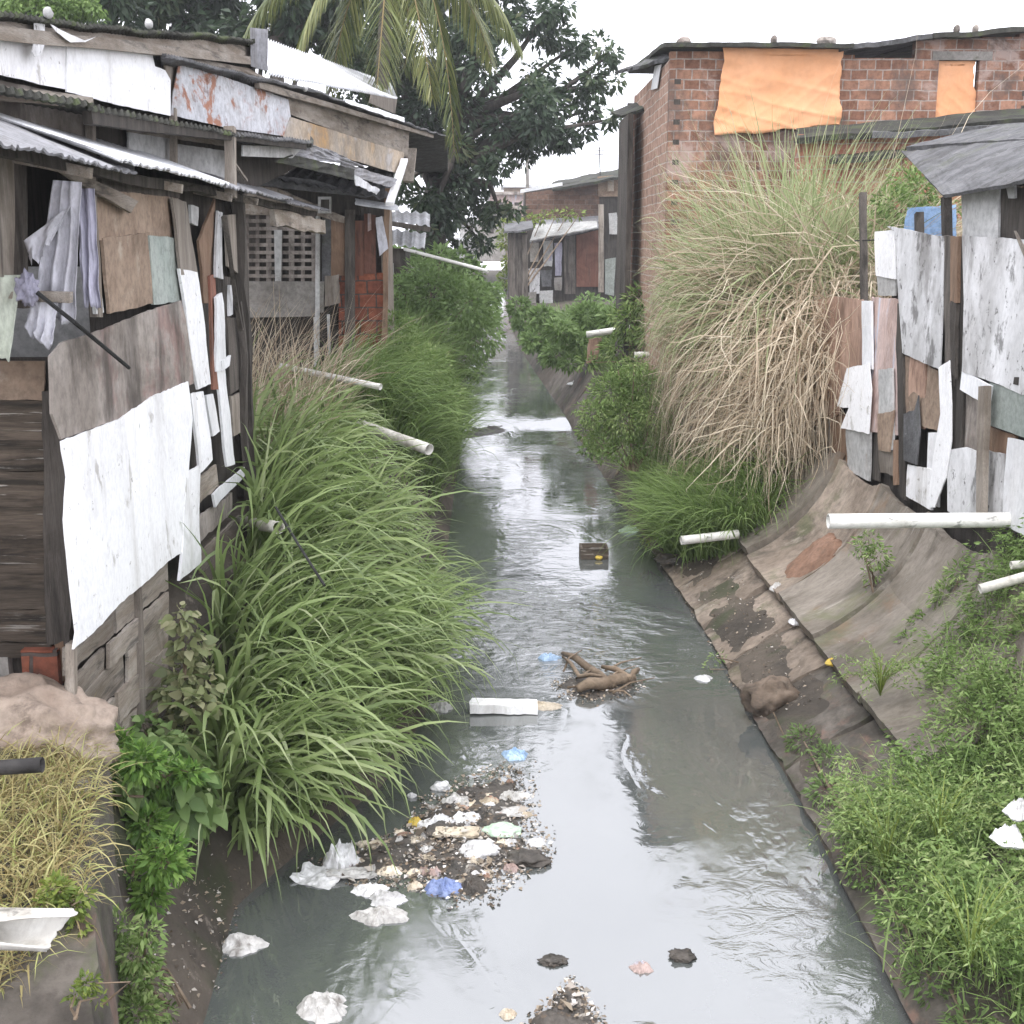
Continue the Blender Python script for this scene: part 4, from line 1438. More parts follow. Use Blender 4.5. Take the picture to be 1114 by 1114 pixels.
# two big grey panels either side of the rotten post
plate('wall_panel', PD, [(966, 246), (990, 250), (1012, 255), (1029, 257), (1027, 330), (1024, 402), (1004, 394), (983, 384), (979, 330), (974, 252)], M['dirty_white'], sr, .05, .012, .005)
D('wall_panel', [(984, 386), (1024, 404), (1022, 470), (986, 458)], 'tan_board', .03, ragged=.02)
D('wall_panel', [(990, 384), (1008, 396), (1004, 468), (988, 460)], 'cardboard', .036, ragged=.02)
plate('rag', PD, [(984, 450), (996, 446), (1000, 430), (1002, 470), (998, 506), (984, 500)], M['asbestos'], sr, .06, .01, .01)
plate('slat', PD, [(1022, 400), (1034, 392), (1036, 440), (1036, 480), (1030, 520), (1018, 552), (1010, 552), (1016, 500), (1024, 450)], M['white'], sr, .075, .01, .006)
D('wall_panel', [(986, 505), (1014, 510), (1014, 556), (985, 540)], 'white', .05, ragged=.012)
D('wall_panel', [(1010, 470), (1022, 470), (1020, 552), (1008, 548)], 'white2', .04, ragged=.012)
plate('wall_panel', PD, [(1032, 490), (1052, 486), (1066, 492), (1066, 556), (1048, 566), (1032, 556)], M['dirty_white'], sr, .06, .012, .006)
D('post', [(1027, 256), (1036, 257), (1036, 420), (1027, 405)], 'dark_wood_z', .06, th=.04, ragged=.012)
D('post', [(1034, 256), (1043, 257), (1042, 330), (1034, 330)], 'brown_z', .07, th=.03, ragged=.02)
D('post', [(1034, 326), (1041, 330), (1040, 412), (1032, 404)], 'dark_wood_z', .08, th=.03, ragged=.03)
D('post', [(1042, 258), (1052, 260), (1046, 560), (1036, 550)], 'black_core', .045, th=.02)  # black strip put in for the shade of the gap
plate('wall_panel', PD, [(1048, 256), (1080, 258), (1130, 262), (1150, 420), (1114, 430), (1088, 418), (1048, 404), (1050, 330)], M['dirty_white'], sr, .062, .012, .005)
D('wall_panel', [(1044, 206), (1086, 204), (1086, 264), (1045, 260)], 'pale_grey', .03)
D('wall_panel', [(1086, 204), (1180, 200), (1180, 266), (1088, 266)], 'black_core', .0)  # black sheet stands in for the shaded interior
D('wall_panel', [(1094, 196), (1103, 194), (1104, 216), (1098, 216)], 'pale_grey', .05)
D('slat', [(1104, 250), (1110, 262), (1135, 310), (1122, 308)], 'wood_z', .09)
D('wall_panel', [(1046, 402), (1080, 420), (1076, 442), (1044, 424)], 'white2', .07, ragged=.006)
D('wall_panel', [(1076, 416), (1150, 436), (1150, 490), (1074, 462)], 'green_board', .066, ragged=.006)
D('wall_panel', [(1044, 424), (1066, 436), (1064, 492), (1042, 486)], 'stain_board', .03)
D('wall_panel', [(1072, 462), (1104, 474), (1098, 512), (1070, 500)], 'brown_z', .03)
plate('wall_panel', PD, [(1066, 488), (1094, 494), (1094, 560), (1066, 558)], M['dirty_white'], sr, .05, .012, .008)
plate('wall_panel', PD, [(1098, 476), (1150, 486), (1150, 600), (1092, 570), (1094, 520)], M['white2'], sr, .062, .012, .006)
V, F = bar(PD(1071, 420, .14), PD(1068, 566, .14), .13, .05, up=(1, 0, 0))
add('leaning_post', V, F, M['wood_z'], sr)
D('slat', [(1106, 380), (1112, 382), (1108, 420), (1102, 418)], 'black_core', .075)
for (x, t, b) in ((939, 210, 330), (1029, 214, 262), (1000, 232, 258)):
    V, F = bar(PD(x, t, -.05), PD(x + 1, b, -.05), .075, .07)
    add('post', V, F, M['dark_wood_z'], sr)
V, F = tube([PD(930, 262, -.03), PD(1030, 258, -.03)], .008, 6)
add('wire', V, F, M['wire'], sr)
# roof of dark fibre cement, seen sloping to the canal
a, b = at_x(982, 165, 4.75), at_x(1230, 140, 4.75)
c, d = at_x(1240, 170, 3.86), at_x(1028, 212, 3.86)
rt = solid(quad_fn([at_x(980, 164, 5.0), at_x(1260, 136, 5.0), at_x(1260, 168, 3.8), at_x(1026, 213, 3.8)], .02, .06, 4)[0], 40, 14, .03)
add('roof_sheet', rt[0], rt[1], M['asbestos'], sr)
rt = solid(quad_fn([at_x(1060, 140, 5.6), at_x(1240, 118, 5.6), at_x(1240, 142, 4.96), at_x(985, 160, 4.96)], .02, .05, 14)[0], 40, 8, .05)
add('roof_sheet', rt[0], rt[1], M['asbestos'], sr)
V, F = bar(at_x(1040, 208, 4.2), at_x(1200, 184, 4.2), .06, .08)
add('eave_beam', V, F, M['dark_wood_z'], sr)
# blue sheet and leaves behind the open fence corner
V, F = solid(quad_fn([at_y(986, 226, 15.6), at_y(1040, 222, 15.6), at_y(1040, 262, 15.6), at_y(980, 262, 15.6)], .06, .02, 2)[0], 14, 10, .006)
o = add('blue_sheet', V, F, M['blue_tarp'], smooth=True)
tag(o, 'faded blue sheet glimpsed between the posts of the right shack', 'sheet')

# ------------------------------------------------------------------ brick building
YB = 22.0
PK = Plane((0, YB, 0), (0, -1, 0))
bb = thing('brick_building', 'two storey building of bare hollow bricks behind the tall dry grass', 'building', (7.0, 24.0, 1.8))


def kx(px):
    return PK(px, 150).x


def kz(py):
    return PK(800, py).z


def wall_piece(x0, x1, zlo, zhi):
    V, F = box((x0, YB, zlo), (x1, YB + .19, zhi))
    return V, F


zt = kz(56)
xL, xR = kx(727), kx(727) + 12.5
mb = MB()
wx0, wx1, wz0, wz1 = kx(1016), kx(1060), kz(131), kz(65)
bx0, bx1, bz0, bz1 = kx(795), kx(900), kz(130), kz(62)
for (a, b, c, d) in ((xL, bx0, 1.6, zt), (bx0, bx1, 1.6, bz0), (bx0, bx1, bz1, zt), (bx1, kx(925), 1.6, zt - .05), (kx(925), kx(990), 1.6, zt - .1), (kx(990), wx0, 1.6, zt + .2), (wx0, wx1, 1.6, wz0), (wx0, wx1, wz1, zt + .22), (wx1, kx(1100), 1.6, zt + .24), (kx(1100), xR, 1.6, zt + .3)):
    mb.put(*wall_piece(a, b, c, d))
mb.obj('front_wall', M['brick_x'], bb)
V, F = box((xL - .001, YB + .19, 1.6), (xL + .19, 27.4, zt - .12))
add('side_wall', V, F, M['brick_y'], bb)
V, F = box((xR - .2, YB + .19, 1.6), (xR, 27.4, zt - .1))
add('side_wall', V, F, M['brick_y'], bb)
V, F = box((xL, 27.4, 1.6), (xR, 27.6, zt - .1))
add('back_wall', V, F, M['brick_x'], bb)
V, F = box((xL + .19, YB + .2, 4.4), (xR - .2, 27.4, 4.5))
add('floor', V, F, M['concrete'], bb)
V, F = box((wx0 - .12, YB - .012, wz1), (wx1 + .2, YB + .17, wz1 + .14))
add('lintel', V, F, M['concrete'], bb)
# hollow brick ends showing at the corners: dark plates stand for the shade in the cells
for (cx, z0, z1, k) in ((732, 245, 70, 8), (1108, 120, 40, 5)):
    h = MB()
    for i in range(k):
        z = kz(z0 + (z1 - z0) * i / k)
        h.put(*box((kx(cx), YB - .003, z), (kx(cx + 7), YB + .01, z + .085)))
        if cx > 1000:
            h.put(*box((kx(cx + 11), YB - .003, z), (kx(cx + 17), YB + .01, z + .085)))
    h.obj('hollow_cells', M['black_core'], bb)
roofs = (([(720, 48), (918, 50), (918, 52), (720, 54)], 'moss_edge'),)
def roof_slab(x0, x1, zl0, zl1, y0, y1, rise, m, th=.06):
    fn = quad_fn([(x0, y1, zl0 + rise), (x1, y1, zl1 + rise), (x1, y0, zl1), (x0, y0, zl0)], .03, .06, rnd.uniform(0, 30))[0]
    V, F = solid(fn, 50, 10, th)
    return add('roof_sheet', V, F, M[m], bb)
roof_slab(kx(718), kx(920), kz(49), kz(50), YB - .35, 27.8, .35, 'moss_edge', .07)
roof_slab(kx(905), kx(1010), kz(53), kz(37), YB - .25, 27.8, .3, 'asbestos', .08)
roof_slab(kx(1000), kx(1260), kz(39), kz(20), YB - .3, 27.8, .3, 'moss_edge', .08)
for (x, y, w) in ((892, 47, .35), (836, 46, .12), (1030, 34, .1), (740, 48, .25), (1050, 34, .1)):
    V, F = blob((kx(x), YB - .1, kz(y) + .02), (w / 2, .1, .08), x, 2, .2)
    add('roof_stone', V, F, M['stain_board'], bb)
# rear wing: dark opening and short awning on the canal side
V, F = box((2.62, 25.6, 1.5), (2.72, 27.5, kz(100)))
add('rear_partition', V, F, M['dark_wood_z'], bb)
V, F = solid(quad_fn([at_y(668, 78, 27.0), at_y(722, 58, 23.2), at_y(728, 62, 22.1), at_y(692, 72, 24.2)], .02, .04, 3)[0], 14, 8, .06)
add('awning_sheet', V, F, M['asbestos'], bb)
V, F = solid(quad_fn([at_y(664, 122, 28.2), at_y(700, 108, 27.0), at_y(700, 118, 25.6), at_y(676, 126, 26.6)], .02, .04, 5)[0], 14, 8, .06)
add('awning_sheet', V, F, M['moss_edge'], bb)
sheet('wall_panel', [at_y(683, 112, 27.7), at_y(697, 112, 27.7), at_y(697, 270, 27.7), at_y(683, 270, 27.7)], M['dark_wood_z'], bb, th=.1)
sheet('white_sheet', [at_x(712, 72, xL - .04), at_x(719, 70, xL - .04), at_x(715, 96, xL - .04), at_x(708, 98, xL - .04)], M['white2'], bb, th=.01)
# lean-to at the front
lt = thing('brick_lean_to', 'low brick lean-to with mossy roof edges below the orange window cloths', 'lean-to', (8.0, 20.4, 1.8))
PLT = Plane((0, 20.4, 0), (0, -1, 0))
x0, x1 = PLT(868, 150).x, PLT(868, 150).x + 9
V, F = box((x0, 20.4, 1.6), (x1, 20.55, PLT(900, 146).z))
add('wall', V, F, brick('salmon_brick', 0, (.34, .15, .10), (.40, .20, .14), (.42, .34, .29), .3, .2, stains=[((.16, .11, .09), 1.1, (1, 1, 1), .56, .16, .6), ((.5, .4, .34), 1.4, (1, 1, 1), .6, .1, .5)]), lt)
for (pts, m, d0) in (([(866, 140), (1180, 112), (1180, 124), (864, 150)], 'moss_edge', .3), ([(950, 140), (1180, 122), (1180, 132), (948, 145)], 'asbestos', .42), ([(906, 164), (992, 156), (992, 164), (902, 173)], 'moss_edge', .5)):
    (ax, ay), (bx_, by_), (cx_, cy_), (dx_, dy_) = pts
    q = [PLT(ax, ay, -.7), PLT(bx_, by_, -.7), PLT(cx_, cy_, d0), PLT(dx_, dy_, d0)]
    V, F = solid(quad_fn(q, .03, .06, rnd.uniform(0, 9))[0], 50, 8, .09)
    add('roof_edge', V, F, M[m], lt)

# orange cloths over the openings


def tarp(pts, lab, off, folds, depth, hole=False):
    TL, TR, BR, BL = [PK(x, y, off) for x, y in pts]
    s = rnd.uniform(0, 30)

    def fn(u, v):
        p = (BL * (1 - u) + BR * u) * (1 - v) + (TL * (1 - u) + TR * u) * v
        rg = 1 - abs(n1((u * 1.2 + v * 2.2) * 2.2 + s, (u - v) * .8, s)) * 2.2
        rg2 = 1 - abs(n1((u * 2.0 - v * 1.6) * 2.0 + s, (u + v) * .7 + 4, s)) * 2.4
        crease = math.sin((u * .9 - v * 1.1) * folds * 3 + fbm(u * 2 + s, v * 2) * 2.0)
        d = depth * (.5 * fbm(u * 1.4 + s, v * 1.4, s) + .35 * crease * (abs(u - .5) * 1.6) ** 1.2 + .06 * fbm(u * 7 + s, v * 7, 2) + .12 * math.sin(v * 9 + 3 * fbm(u * 2, s)) + .28 * max(0, rg) ** 3 + .14 * max(0, rg2) ** 3)
        p = p + Vector((0, -1, 0)) * (d + depth * .9)
        p.z -= .10 * math.sin(u * math.pi) * (v if v > .9 else 0) * .3
        side = .035 * math.sin(v * 5.2 + 1) * (2 * u - 1)
        p.x += side + .03 * fbm(v * 6 + s, u * 3) * abs(u - .5) * 2
        if v == 0:
            p.z += .10 * fbm(u * 3 + s, 1)
        return p
    V, F = solid(fn, 70, 50, .004)
    o = add('orange_tarpaulin', V, F, M['tarp'], smooth=True)
    tag(o, lab, 'tarpaulin', 'orange cloths over the brick building windows')


tarp([(785, 51), (918, 52), (910, 138), (778, 146)], 'large creased orange tarpaulin hung over the wide opening of the brick building', .03, 4, .07)
tarp([(1015, 64), (1061, 64), (1060, 132), (1014, 132)], 'small orange tarpaulin filling the narrow window of the brick building', -.10, 3, .03)

# ------------------------------------------------------------------ shack with the patched wall in the middle distance
YE = 60.0
PX = Plane((0, YE, 0), (0, -1, 0))
se = thing('distant_shack', 'small distant shack with pale patches and a red brown door, where the canal bends', 'shack', (3.0, 61.5, 1.0))


def E(name, pts, m, off=0.0, th=.05, warp=.02, ragged=.02, **k):
    return sheet(name, pquad(PX, pts, off), M[m], se, th=th, warp=warp, ragged=ragged, step=.3, **k)


E('wall', [(571, 208), (690, 186), (690, 360), (566, 360)], 'black_core', -.1, th=3.0, ragged=0, warp=0)
E('brick_panel', [(572, 210), (652, 200), (652, 238), (572, 240)], 'old_brick', .0, th=.09, ragged=0)
E('brick_panel', [(650, 192), (673, 190), (673, 214), (651, 214)], 'tan_board', .1)
E('vent', [(661, 195), (668, 195), (668, 208), (661, 208)], 'ochre_board', .2)
E('roof_strip', [(566, 206), (612, 198), (612, 202), (566, 210)], 'zinc_white', .9, th=.06)
q = [PX(600, 198, -2.2), PX(690, 180, -2.2), PX(690, 189, 1.0), PX(600, 206, 1.0)]
V, F = solid(quad_fn(q, .05, .1, 4)[0], 24, 6, .12)
add('roof_sheet', V, F, M['moss_edge'], se)
q = [PX(586, 236, -.2), PX(652, 232, -.2), PX(652, 248, 1.3), PX(575, 264, 1.3)]
V, F = solid(quad_fn(q, .06, .15, 8)[0], 24, 8, .08)
add('awning_sheet', V, F, M['zinc'], se)
q = [PX(582, 244, .6), PX(650, 240, .6), PX(650, 247, 1.6), PX(576, 262, 1.6)]
V, F = solid(quad_fn(q, .04, .1, 12)[0], 24, 6, .06)
add('awning_sheet', V, F, M['pale_grey'], se)
cols = ['concrete', 'pale_grey', 'cloth_purple', 'dirty_white', 'asbestos', 'concrete']
for i, (x0, y0, x1, y1) in enumerate([(576, 264, 587, 285), (590, 262, 602, 290), (603, 264, 612, 300), (575, 292, 588, 320), (588, 294, 601, 312), (602, 302, 612, 316), (574, 318, 584, 334), (586, 316, 602, 345), (596, 274, 601, 284)]):
    E('wall_panel', [(x0, y0), (x1, y0 - 1), (x1 - 1, y1), (x0 + 1, y1)], cols[i % 6], .06 + .01 * (i % 3), ragged=.06)
E('door', [(627, 256), (651, 250), (651, 312), (627, 312)], 'red_plank', .0, ragged=.01)
E('plank', [(613, 258), (626, 256), (626, 320), (614, 320)], 'dark_wood_z', .06)
E('post', [(651, 222), (657, 222), (657, 318), (651, 318)], 'wood_z', .9, th=.15)
E('wall_panel', [(662, 232), (671, 231), (674, 255), (663, 255)], 'pale_grey', .1)
E('wall_panel', [(658, 282), (670, 280), (668, 322), (658, 320)], 'green_board', .1)

dh = thing('dark_hut', 'narrow dark plank hut smothered in creeper, left of the patched distant shack', 'hut', (1.0, 54, 1.0))
PH = Plane((0, 53.0, 0), (0, -1, 0))
for k, (a, b) in enumerate(((553, 558), (558, 563), (563, 568), (568, 574))):
    sheet('plank', [PH(a, 252 + k, 0), PH(b, 252 + k, 0), PH(b + 1, 352, 0), PH(a, 352, 0)], M['dark_wood_z'], dh, th=.05, step=.3, ragged=.05)
V, F = box((PH(553, 260).x, 53.1, 1.0), (PH(574, 260).x, 56, PH(560, 253).z))
add('wall', V, F, M['black_core'], dh)
V, F = solid(quad_fn([PH(548, 244, -3), PH(580, 240, -3), PH(580, 248, .6), PH(547, 253, .6)], .05, .1, 6)[0], 16, 8, .08)
add('roof_sheet', V, F, M['asbestos'], dh)

# far houses closing the view
for (x0, x1, yt, yb, Y, m, lab) in ((531, 575, 212, 226, 105, 'pink', 'far pink house with a flat roof behind the distant shack'), (548, 590, 204, 216, 125, 'tan', 'far tan house with a pale roof line, highest behind the distant shack'), (520, 566, 228, 262, 88, 'grey', 'far grey walled house at the head of the canal'), (496, 534, 262, 300, 92, 'white', 'far white walled hut behind the tree trunk'), (500, 540, 240, 262, 112, 'white', 'far pale house between trunk and shack')):
    PF = Plane((0, Y, 0), (0, -1, 0))
    a, b = PF(x0, yt), PF(x1, yb)
    c = Vector(((a.x + b.x) / 2, Y + 3, 0))
    t = thing('far_house', lab, 'house', (c.x, c.y, zg(c.x, 100)))
    mm = {'pink': 'pink_board', 'tan': 'tan_board', 'grey': 'concrete', 'white': 'pale_grey'}[m]
    V, F = box((a.x, Y, 2.8), (b.x, Y + 6, a.z))
    add('wall', V, F, M[mm], t)
    V, F = box((a.x - .3, Y - .4, a.z), (b.x + .3, Y + 6.3, a.z + .25))
    add('roof', V, F, M['zinc_white' if m in ('tan', 'white') else 'stain_board'], t)
    w = (b.x - a.x)
    for f in (.25, .65):
        V, F = box((a.x + w * f, Y - .02, a.z - 1.6), (a.x + w * (f + .12), Y + .1, a.z - .6))
        add('window', V, F, M['black_core'], t)

# pole and aerial
V, F = tube([at_y(574, 216, 75), at_y(573, 110, 75)], .1, 8)
o = add('utility_pole', V, F, M['concrete'])
tag(o, 'thin grey utility pole against the white sky', 'pole')
m_ = MB()
m_.put(*tube([at_y(653, 192, 61), at_y(652, 160, 61)], .03, 6))
for k, y in enumerate((161, 164, 168)):
    m_.put(*tube([at_y(645 + k, y, 61), at_y(659 - k, y, 61)], .02, 6))
o = m_.obj('television_aerial', M['iron'])
tag(o, 'thin television aerial on the distant shack roof', 'aerial')
# ------------------------------------------------------------------ grasses
def stuff(name, V, F, m, tint, label, cat):
    o = add(name, V, F, m, tint=tint)
    tag(o, label, cat, kind='stuff')
    return o


def clumpy(n, g, seed):
    return g


# tall grass leaning over the left bank: stems in tufts, blades arching to the canal
def left_grass():
    g = np.random.default_rng(3)
    B, AZ, TI, CU, L, W, T = [], [], [], [], [], [], []
    tufts = []
    y = 7.45
    while y < 16.5:
        for _ in range(8):
            x = g.uniform(-2.1 + .25 * max(0, 8.6 - y), xl(y) - .12)
            if y > 11.6 and g.random() < .6:
                x = g.uniform(-3.3, xl(y) - .15)
            if y > 13.2 and x > -1.9 and g.random() < .75:
                continue
            tufts.append((x, y + g.uniform(-.12, .12)))
        y += .16
    for (x, y) in tufts:
        k = int(g.uniform(8, 14))
        front = max(0, 1 - (y - 7.2) / 1.2)
        edge = (x + 2.2) / 1.0
        h = (1.38 if y > 9 else 1.2) * g.uniform(.7, 1.2) * (1 - .18 * max(0, (x + 2.0)))
        if y > 11.3:
            h *= max(.34, 1 - (y - 11.3) * (.10 if x < -1.75 else .22)) * (1 - .2 * edge * min(1, (y - 11.3) / 2))
        tt = g.uniform(-.12, .12)
        for _ in range(k):
            z = zg(x, y)
            B.append((x + g.normal() * .05, y + g.normal() * .05, z - .03))
            az = g.normal(-.4 - .35 * front + .3 * tt * 8 * .3, .85 - .3 * front)
            AZ.append(az)
            TI.append(abs(g.normal(.14 + .12 * edge, .2)))
            CU.append(g.uniform(.8, 2.7) + .2 * edge)
            L.append(h * g.uniform(.7, 1.25))
            W.append(g.uniform(.024, .058))
            T.append(np.clip(g.beta(2.2, 2.4) + tt, 0, 1))
    V, F, idx = blades(B, np.array(AZ), np.array(TI), np.array(CU), np.array(L), np.array(W), 7, g.normal(size=len(L)) * .6, 1.3, wig=.09)
    stuff('tall_grass', V, F, M['g_tall'], np.array(T)[idx], 'tall green grass arching over the left bank', 'grass')
    print('left grass', len(L))


left_grass()


def patch(name, m, label, n, xy, h, seed, az=(0, 3.2), tilt=(.1, .2), curl=(.8, 2.0), w=(.012, .024), z0=None, tint=(0, 1), segs=6, power=1.3, cat='grass'):
    g = np.random.default_rng(seed)
    P = xy(g, n)
    B = np.array([(x, y, (zg(x, y) if z0 is None else z0(x, y)) - .03) for x, y in P])
    AZ = g.normal(az[0], az[1], n)
    TI = np.abs(g.normal(tilt[0], tilt[1], n))
    CU = g.uniform(curl[0], curl[1], n)
    L = g.uniform(h[0], h[1], n)
    W = g.uniform(w[0], w[1], n)
    V, F, idx = blades(B, AZ, TI, CU, L, W, segs, g.normal(size=n) * .5, power)
    T = np.clip(g.uniform(tint[0], tint[1], n), 0, 1)
    return stuff(name, V, F, M[m], T[idx], label, cat)


def rect(x0, x1, y0, y1):
    return lambda g, n: np.stack([g.uniform(x0, x1, n), g.uniform(y0, y1, n)], 1)


def disc(cx, cy, rx, ry):
    def f(g, n):
        a, r = g.uniform(0, 2 * math.pi, n), np.sqrt(g.random(n))
        return np.stack([cx + rx * r * np.cos(a), cy + ry * r * np.sin(a)], 1)
    return f


# dry stalks between the shack and the hut, left
patch('dry_grass', 'g_dry', 'dry straw coloured grass below the vent block hut', 500, rect(-3.3, -2.0, 12.2, 16.5), (1.0, 2.1), 5, (0, 1.2), (.15, .2), (.3, 1.5), (.012, .022))
# farther left bank
patch('bank_grass', 'g_right', 'grass hanging over the water beyond the cream pipe', 2600, rect(-1.9, -.85, 17, 28), (.5, 1.1), 6, (-.2, .8), (.2, .2), (.8, 2.2), (.014, .028))

patch('bank_grass', 'g_right', 'light green grass spilling over the bank beneath the brick hut', 2400, lambda g, n: np.stack([g.uniform(-2.6, -1.15, n), g.uniform(16.2, 19.5, n)], 1), (.7, 1.7), 30, (-.3, .8), (.15, .2), (1.0, 2.6), (.014, .032), tint=(.3, 1))
patch('bank_grass', 'g_right', 'loose light grass growing through the feathery bush on the right bank', 1500, lambda g, n: np.array([(xr(y) + d, y) for y, d in zip(g.uniform(16.4, 19.6, n), g.uniform(.25, 1.0, n))]), (.4, 1.25), 31, (math.pi, 1.2), (.2, .25), (.6, 2.3), (.009, .02), tint=(.4, 1))
patch('bank_grass', 'g_right', 'loose light grass growing round the leafy green bush on the left bank', 1500, lambda g, n: np.array([(xl(y) - d, y) for y, d in zip(g.uniform(20.5, 27, n), g.uniform(.05, 1.2, n))]), (.7, 1.9), 32, (0, 1.0), (.2, .25), (.6, 2.3), (.012, .03), tint=(.4, 1))
# giant cane grass mound on the right: pale green heart, straw skirt
def cane(name, m, label, n, seed, hh, cen, rad, az_out=True, tilt=(.1, .12), curl=(.7, 1.8), w=(.016, .03), tint=(0, 1), base_h=0.0, droop=0.0, power=1.6):
    g = np.random.default_rng(seed)
    a, r = g.uniform(0, 2 * math.pi, n), np.sqrt(g.random(n))
    x = cen[0] + rad[0] * r * np.cos(a)
    y = cen[1] + rad[1] * r * np.sin(a)
    B = np.array([(p, q, max(.3, zg(p, q)) - .05 + base_h * g.random()) for p, q in zip(x, y)])
    AZ = a + g.normal(0, .7, n) if az_out else g.normal(math.pi * 1.05, 1.0, n)
    AZ = np.where(g.random(n) < .5, AZ, g.normal(math.pi * 1.22, .9, n))
    TI = np.abs(g.normal(tilt[0], tilt[1], n)) + .22 * r
    CU = g.uniform(curl[0], curl[1], n) + droop * r
    L = g.uniform(hh[0], hh[1], n) * (1 - .22 * r ** 2)
    W = g.uniform(w[0], w[1], n)
    V, F, idx = blades(B, AZ, TI, CU, L, W, 9, g.normal(size=n) * .6, power)
    T = np.clip(g.uniform(tint[0], tint[1], n), 0, 1)
    return stuff(name, V, F, M[m], T[idx], label, 'grass')


def mound(name, m, label, tufts, seed, tilt, curl, w, hang=1.0, wig=.1, tint=(0, 1), power=1.3, front=.8, kink=.0):
    """many stools of cane, each with its own height and lean, so the outline stays broken"""
    g = np.random.default_rng(seed)
    B, AZ, TI, CU, L, W, T = [], [], [], [], [], [], []
    for (cx, cy, rr, h, n, out) in tufts:
        tb = g.uniform(-.18, .18)
        lean = g.uniform(0, 2 * math.pi)
        for _ in range(n):
            a, r = g.uniform(0, 2 * math.pi), math.sqrt(g.random())
            x, y = cx + rr * r * math.cos(a), cy + rr * r * math.sin(a)
            B.append((x, y, max(.3, zg(x, y)) - .05))
            t = g.random()
            AZ.append(a + g.normal() * .8 if t < .35 else (out + g.normal() * .8 if t < front else lean + g.normal() * .6))
            TI.append(abs(g.normal(tilt[0], tilt[1])) + .10 * r)
            CU.append(g.uniform(curl[0], curl[1]) * (1.1 if t < front else .6))
            L.append(h * g.uniform(.5, 1.12))
            W.append(g.uniform(w[0], w[1]))
            T.append(np.clip(g.uniform(tint[0], tint[1]) + tb, 0, 1))
    n = len(L)
    V, F, idx = blades(np.array(B), np.array(AZ), np.array(TI), np.array(CU), np.array(L), np.array(W), 12, g.normal(size=n) * .8, power, hang, wig, seed, kink)
    # hemmed in on the bank side: stems that lean out towards the water fold back under their own weight
    lim = 2.35 + (V[:, 1] - 17) * .08
    out = V[:, 0] < lim
    V[out, 0] = lim[out] - (lim[out] - V[out, 0]) * .33
    return stuff(name, V, F, M[m], np.array(T)[idx], label, 'grass')


PI = math.pi
mound('cane_grass', 'g_reed', 'tall pale green cane grass in front of the brick building',
      [(4.2, 18.3, .5, 4.3, 1100, -PI / 2), (4.0, 18.2, .3, 4.0, 800, -1.8), (4.6, 18.5, .35, 4.0, 600, -1.1), (4.15, 17.5, .45, 3.9, 1300, -1.8), (3.9, 17.4, .3, 3.4, 600, -1.7), (4.5, 18.9, .4, 4.3, 400, 1.2), (4.0, 16.8, .3, 2.9, 500, -1.7)], 21, (.05, .08), (.4, 2.3), (.022, .046), .9, .13, (0, 1), 1.3, .8, .22)
mound('dry_cane_grass', 'g_dry', 'drooping straw of dead cane grass hanging towards the canal',
      [(3.75, 18.3, .3, 4.6, 700, -2.0), (3.6, 17.6, .3, 4.3, 800, -1.9), (3.85, 16.8, .35, 4.0, 900, -1.7), (4.3, 16.5, .4, 4.3, 1000, -1.5), (4.85, 16.9, .4, 5.0, 1000, -1.3), (5.25, 17.3, .4, 5.2, 900, -1.2), (3.65, 16.0, .3, 2.9, 600, -1.7), (4.25, 15.9, .35, 3.6, 700, -1.5)], 22, (.04, .10), (1.9, 3.0), (.013, .028), .66, .24, (0, 1), 2.1, .6, .45)
mound('dry_cane_grass', 'g_dry', 'dead cane grass leaning out beside the salmon fibreboard',
      [(4.0, 15.5, .35, 3.0, 700, -1.9), (3.7, 15.3, .3, 2.3, 400, -1.9), (4.5, 15.9, .35, 4.2, 700, -1.5)], 23, (.08, .14), (1.8, 3.0), (.013, .026), .66, .24, (0, 1), 2.0, .65, .45)
mound('dry_cane_stalks', 'g_dry', 'loose upright dry stalks standing out above the dead cane grass',
      [(3.5, 18.4, .4, 3.6, 90, -2.4), (4.8, 17.8, .5, 4.0, 120, -1.0), (5.3, 18.0, .4, 3.6, 100, -.8), (3.3, 17.2, .3, 3.0, 60, -2.4)], 29, (.1, .2), (.2, 1.3), (.012, .022), 1.0, .12)
# thin dry stalks against the lean-to
patch('dry_stalks', 'g_dry', 'thin dry stalks standing before the salmon brick lean-to', 420, rect(4.6, 6.6, 16.8, 19.4), (1.6, 3.4), 24, (math.pi, 1.6), (.12, .15), (.1, 1.4), (.012, .022))
patch('green_stalks', 'g_reed', 'pale green stems behind the posts of the right shack', 900, rect(4.6, 6.6, 16.2, 18.6), (1.2, 2.5), 25, (math.pi, 1.6), (.12, .2), (.4, 1.8), (.014, .026))
# fresh green tuft at the foot of the mound
patch('bank_grass', 'g_right', 'fresh green grass arching below the dead cane grass', 3800, disc(2.85, 15.35, .7, 1.15), (.7, 1.4), 26, (math.pi * 1.1, 1.0), (.2, .25), (.9, 2.3), (.013, .026), tint=(.35, 1))
patch('bank_grass', 'g_right', 'dark grass along the right bank below the distant shack', 3000, lambda g, n: np.array([(xr(y) + d, y) for y, d in zip(g.uniform(24, 46, n), g.uniform(.8, 2.8, n))]), (.4, 1.0), 27, (math.pi, 1.2), (.2, .2), (.5, 2.0), (.02, .035))
# yellow dry turf at the lower left
def turf_z(x, y):
    return 1.50 + .30 * min(1, max(0, (-x - 1.75) / .8)) + .10 * (y - 5)


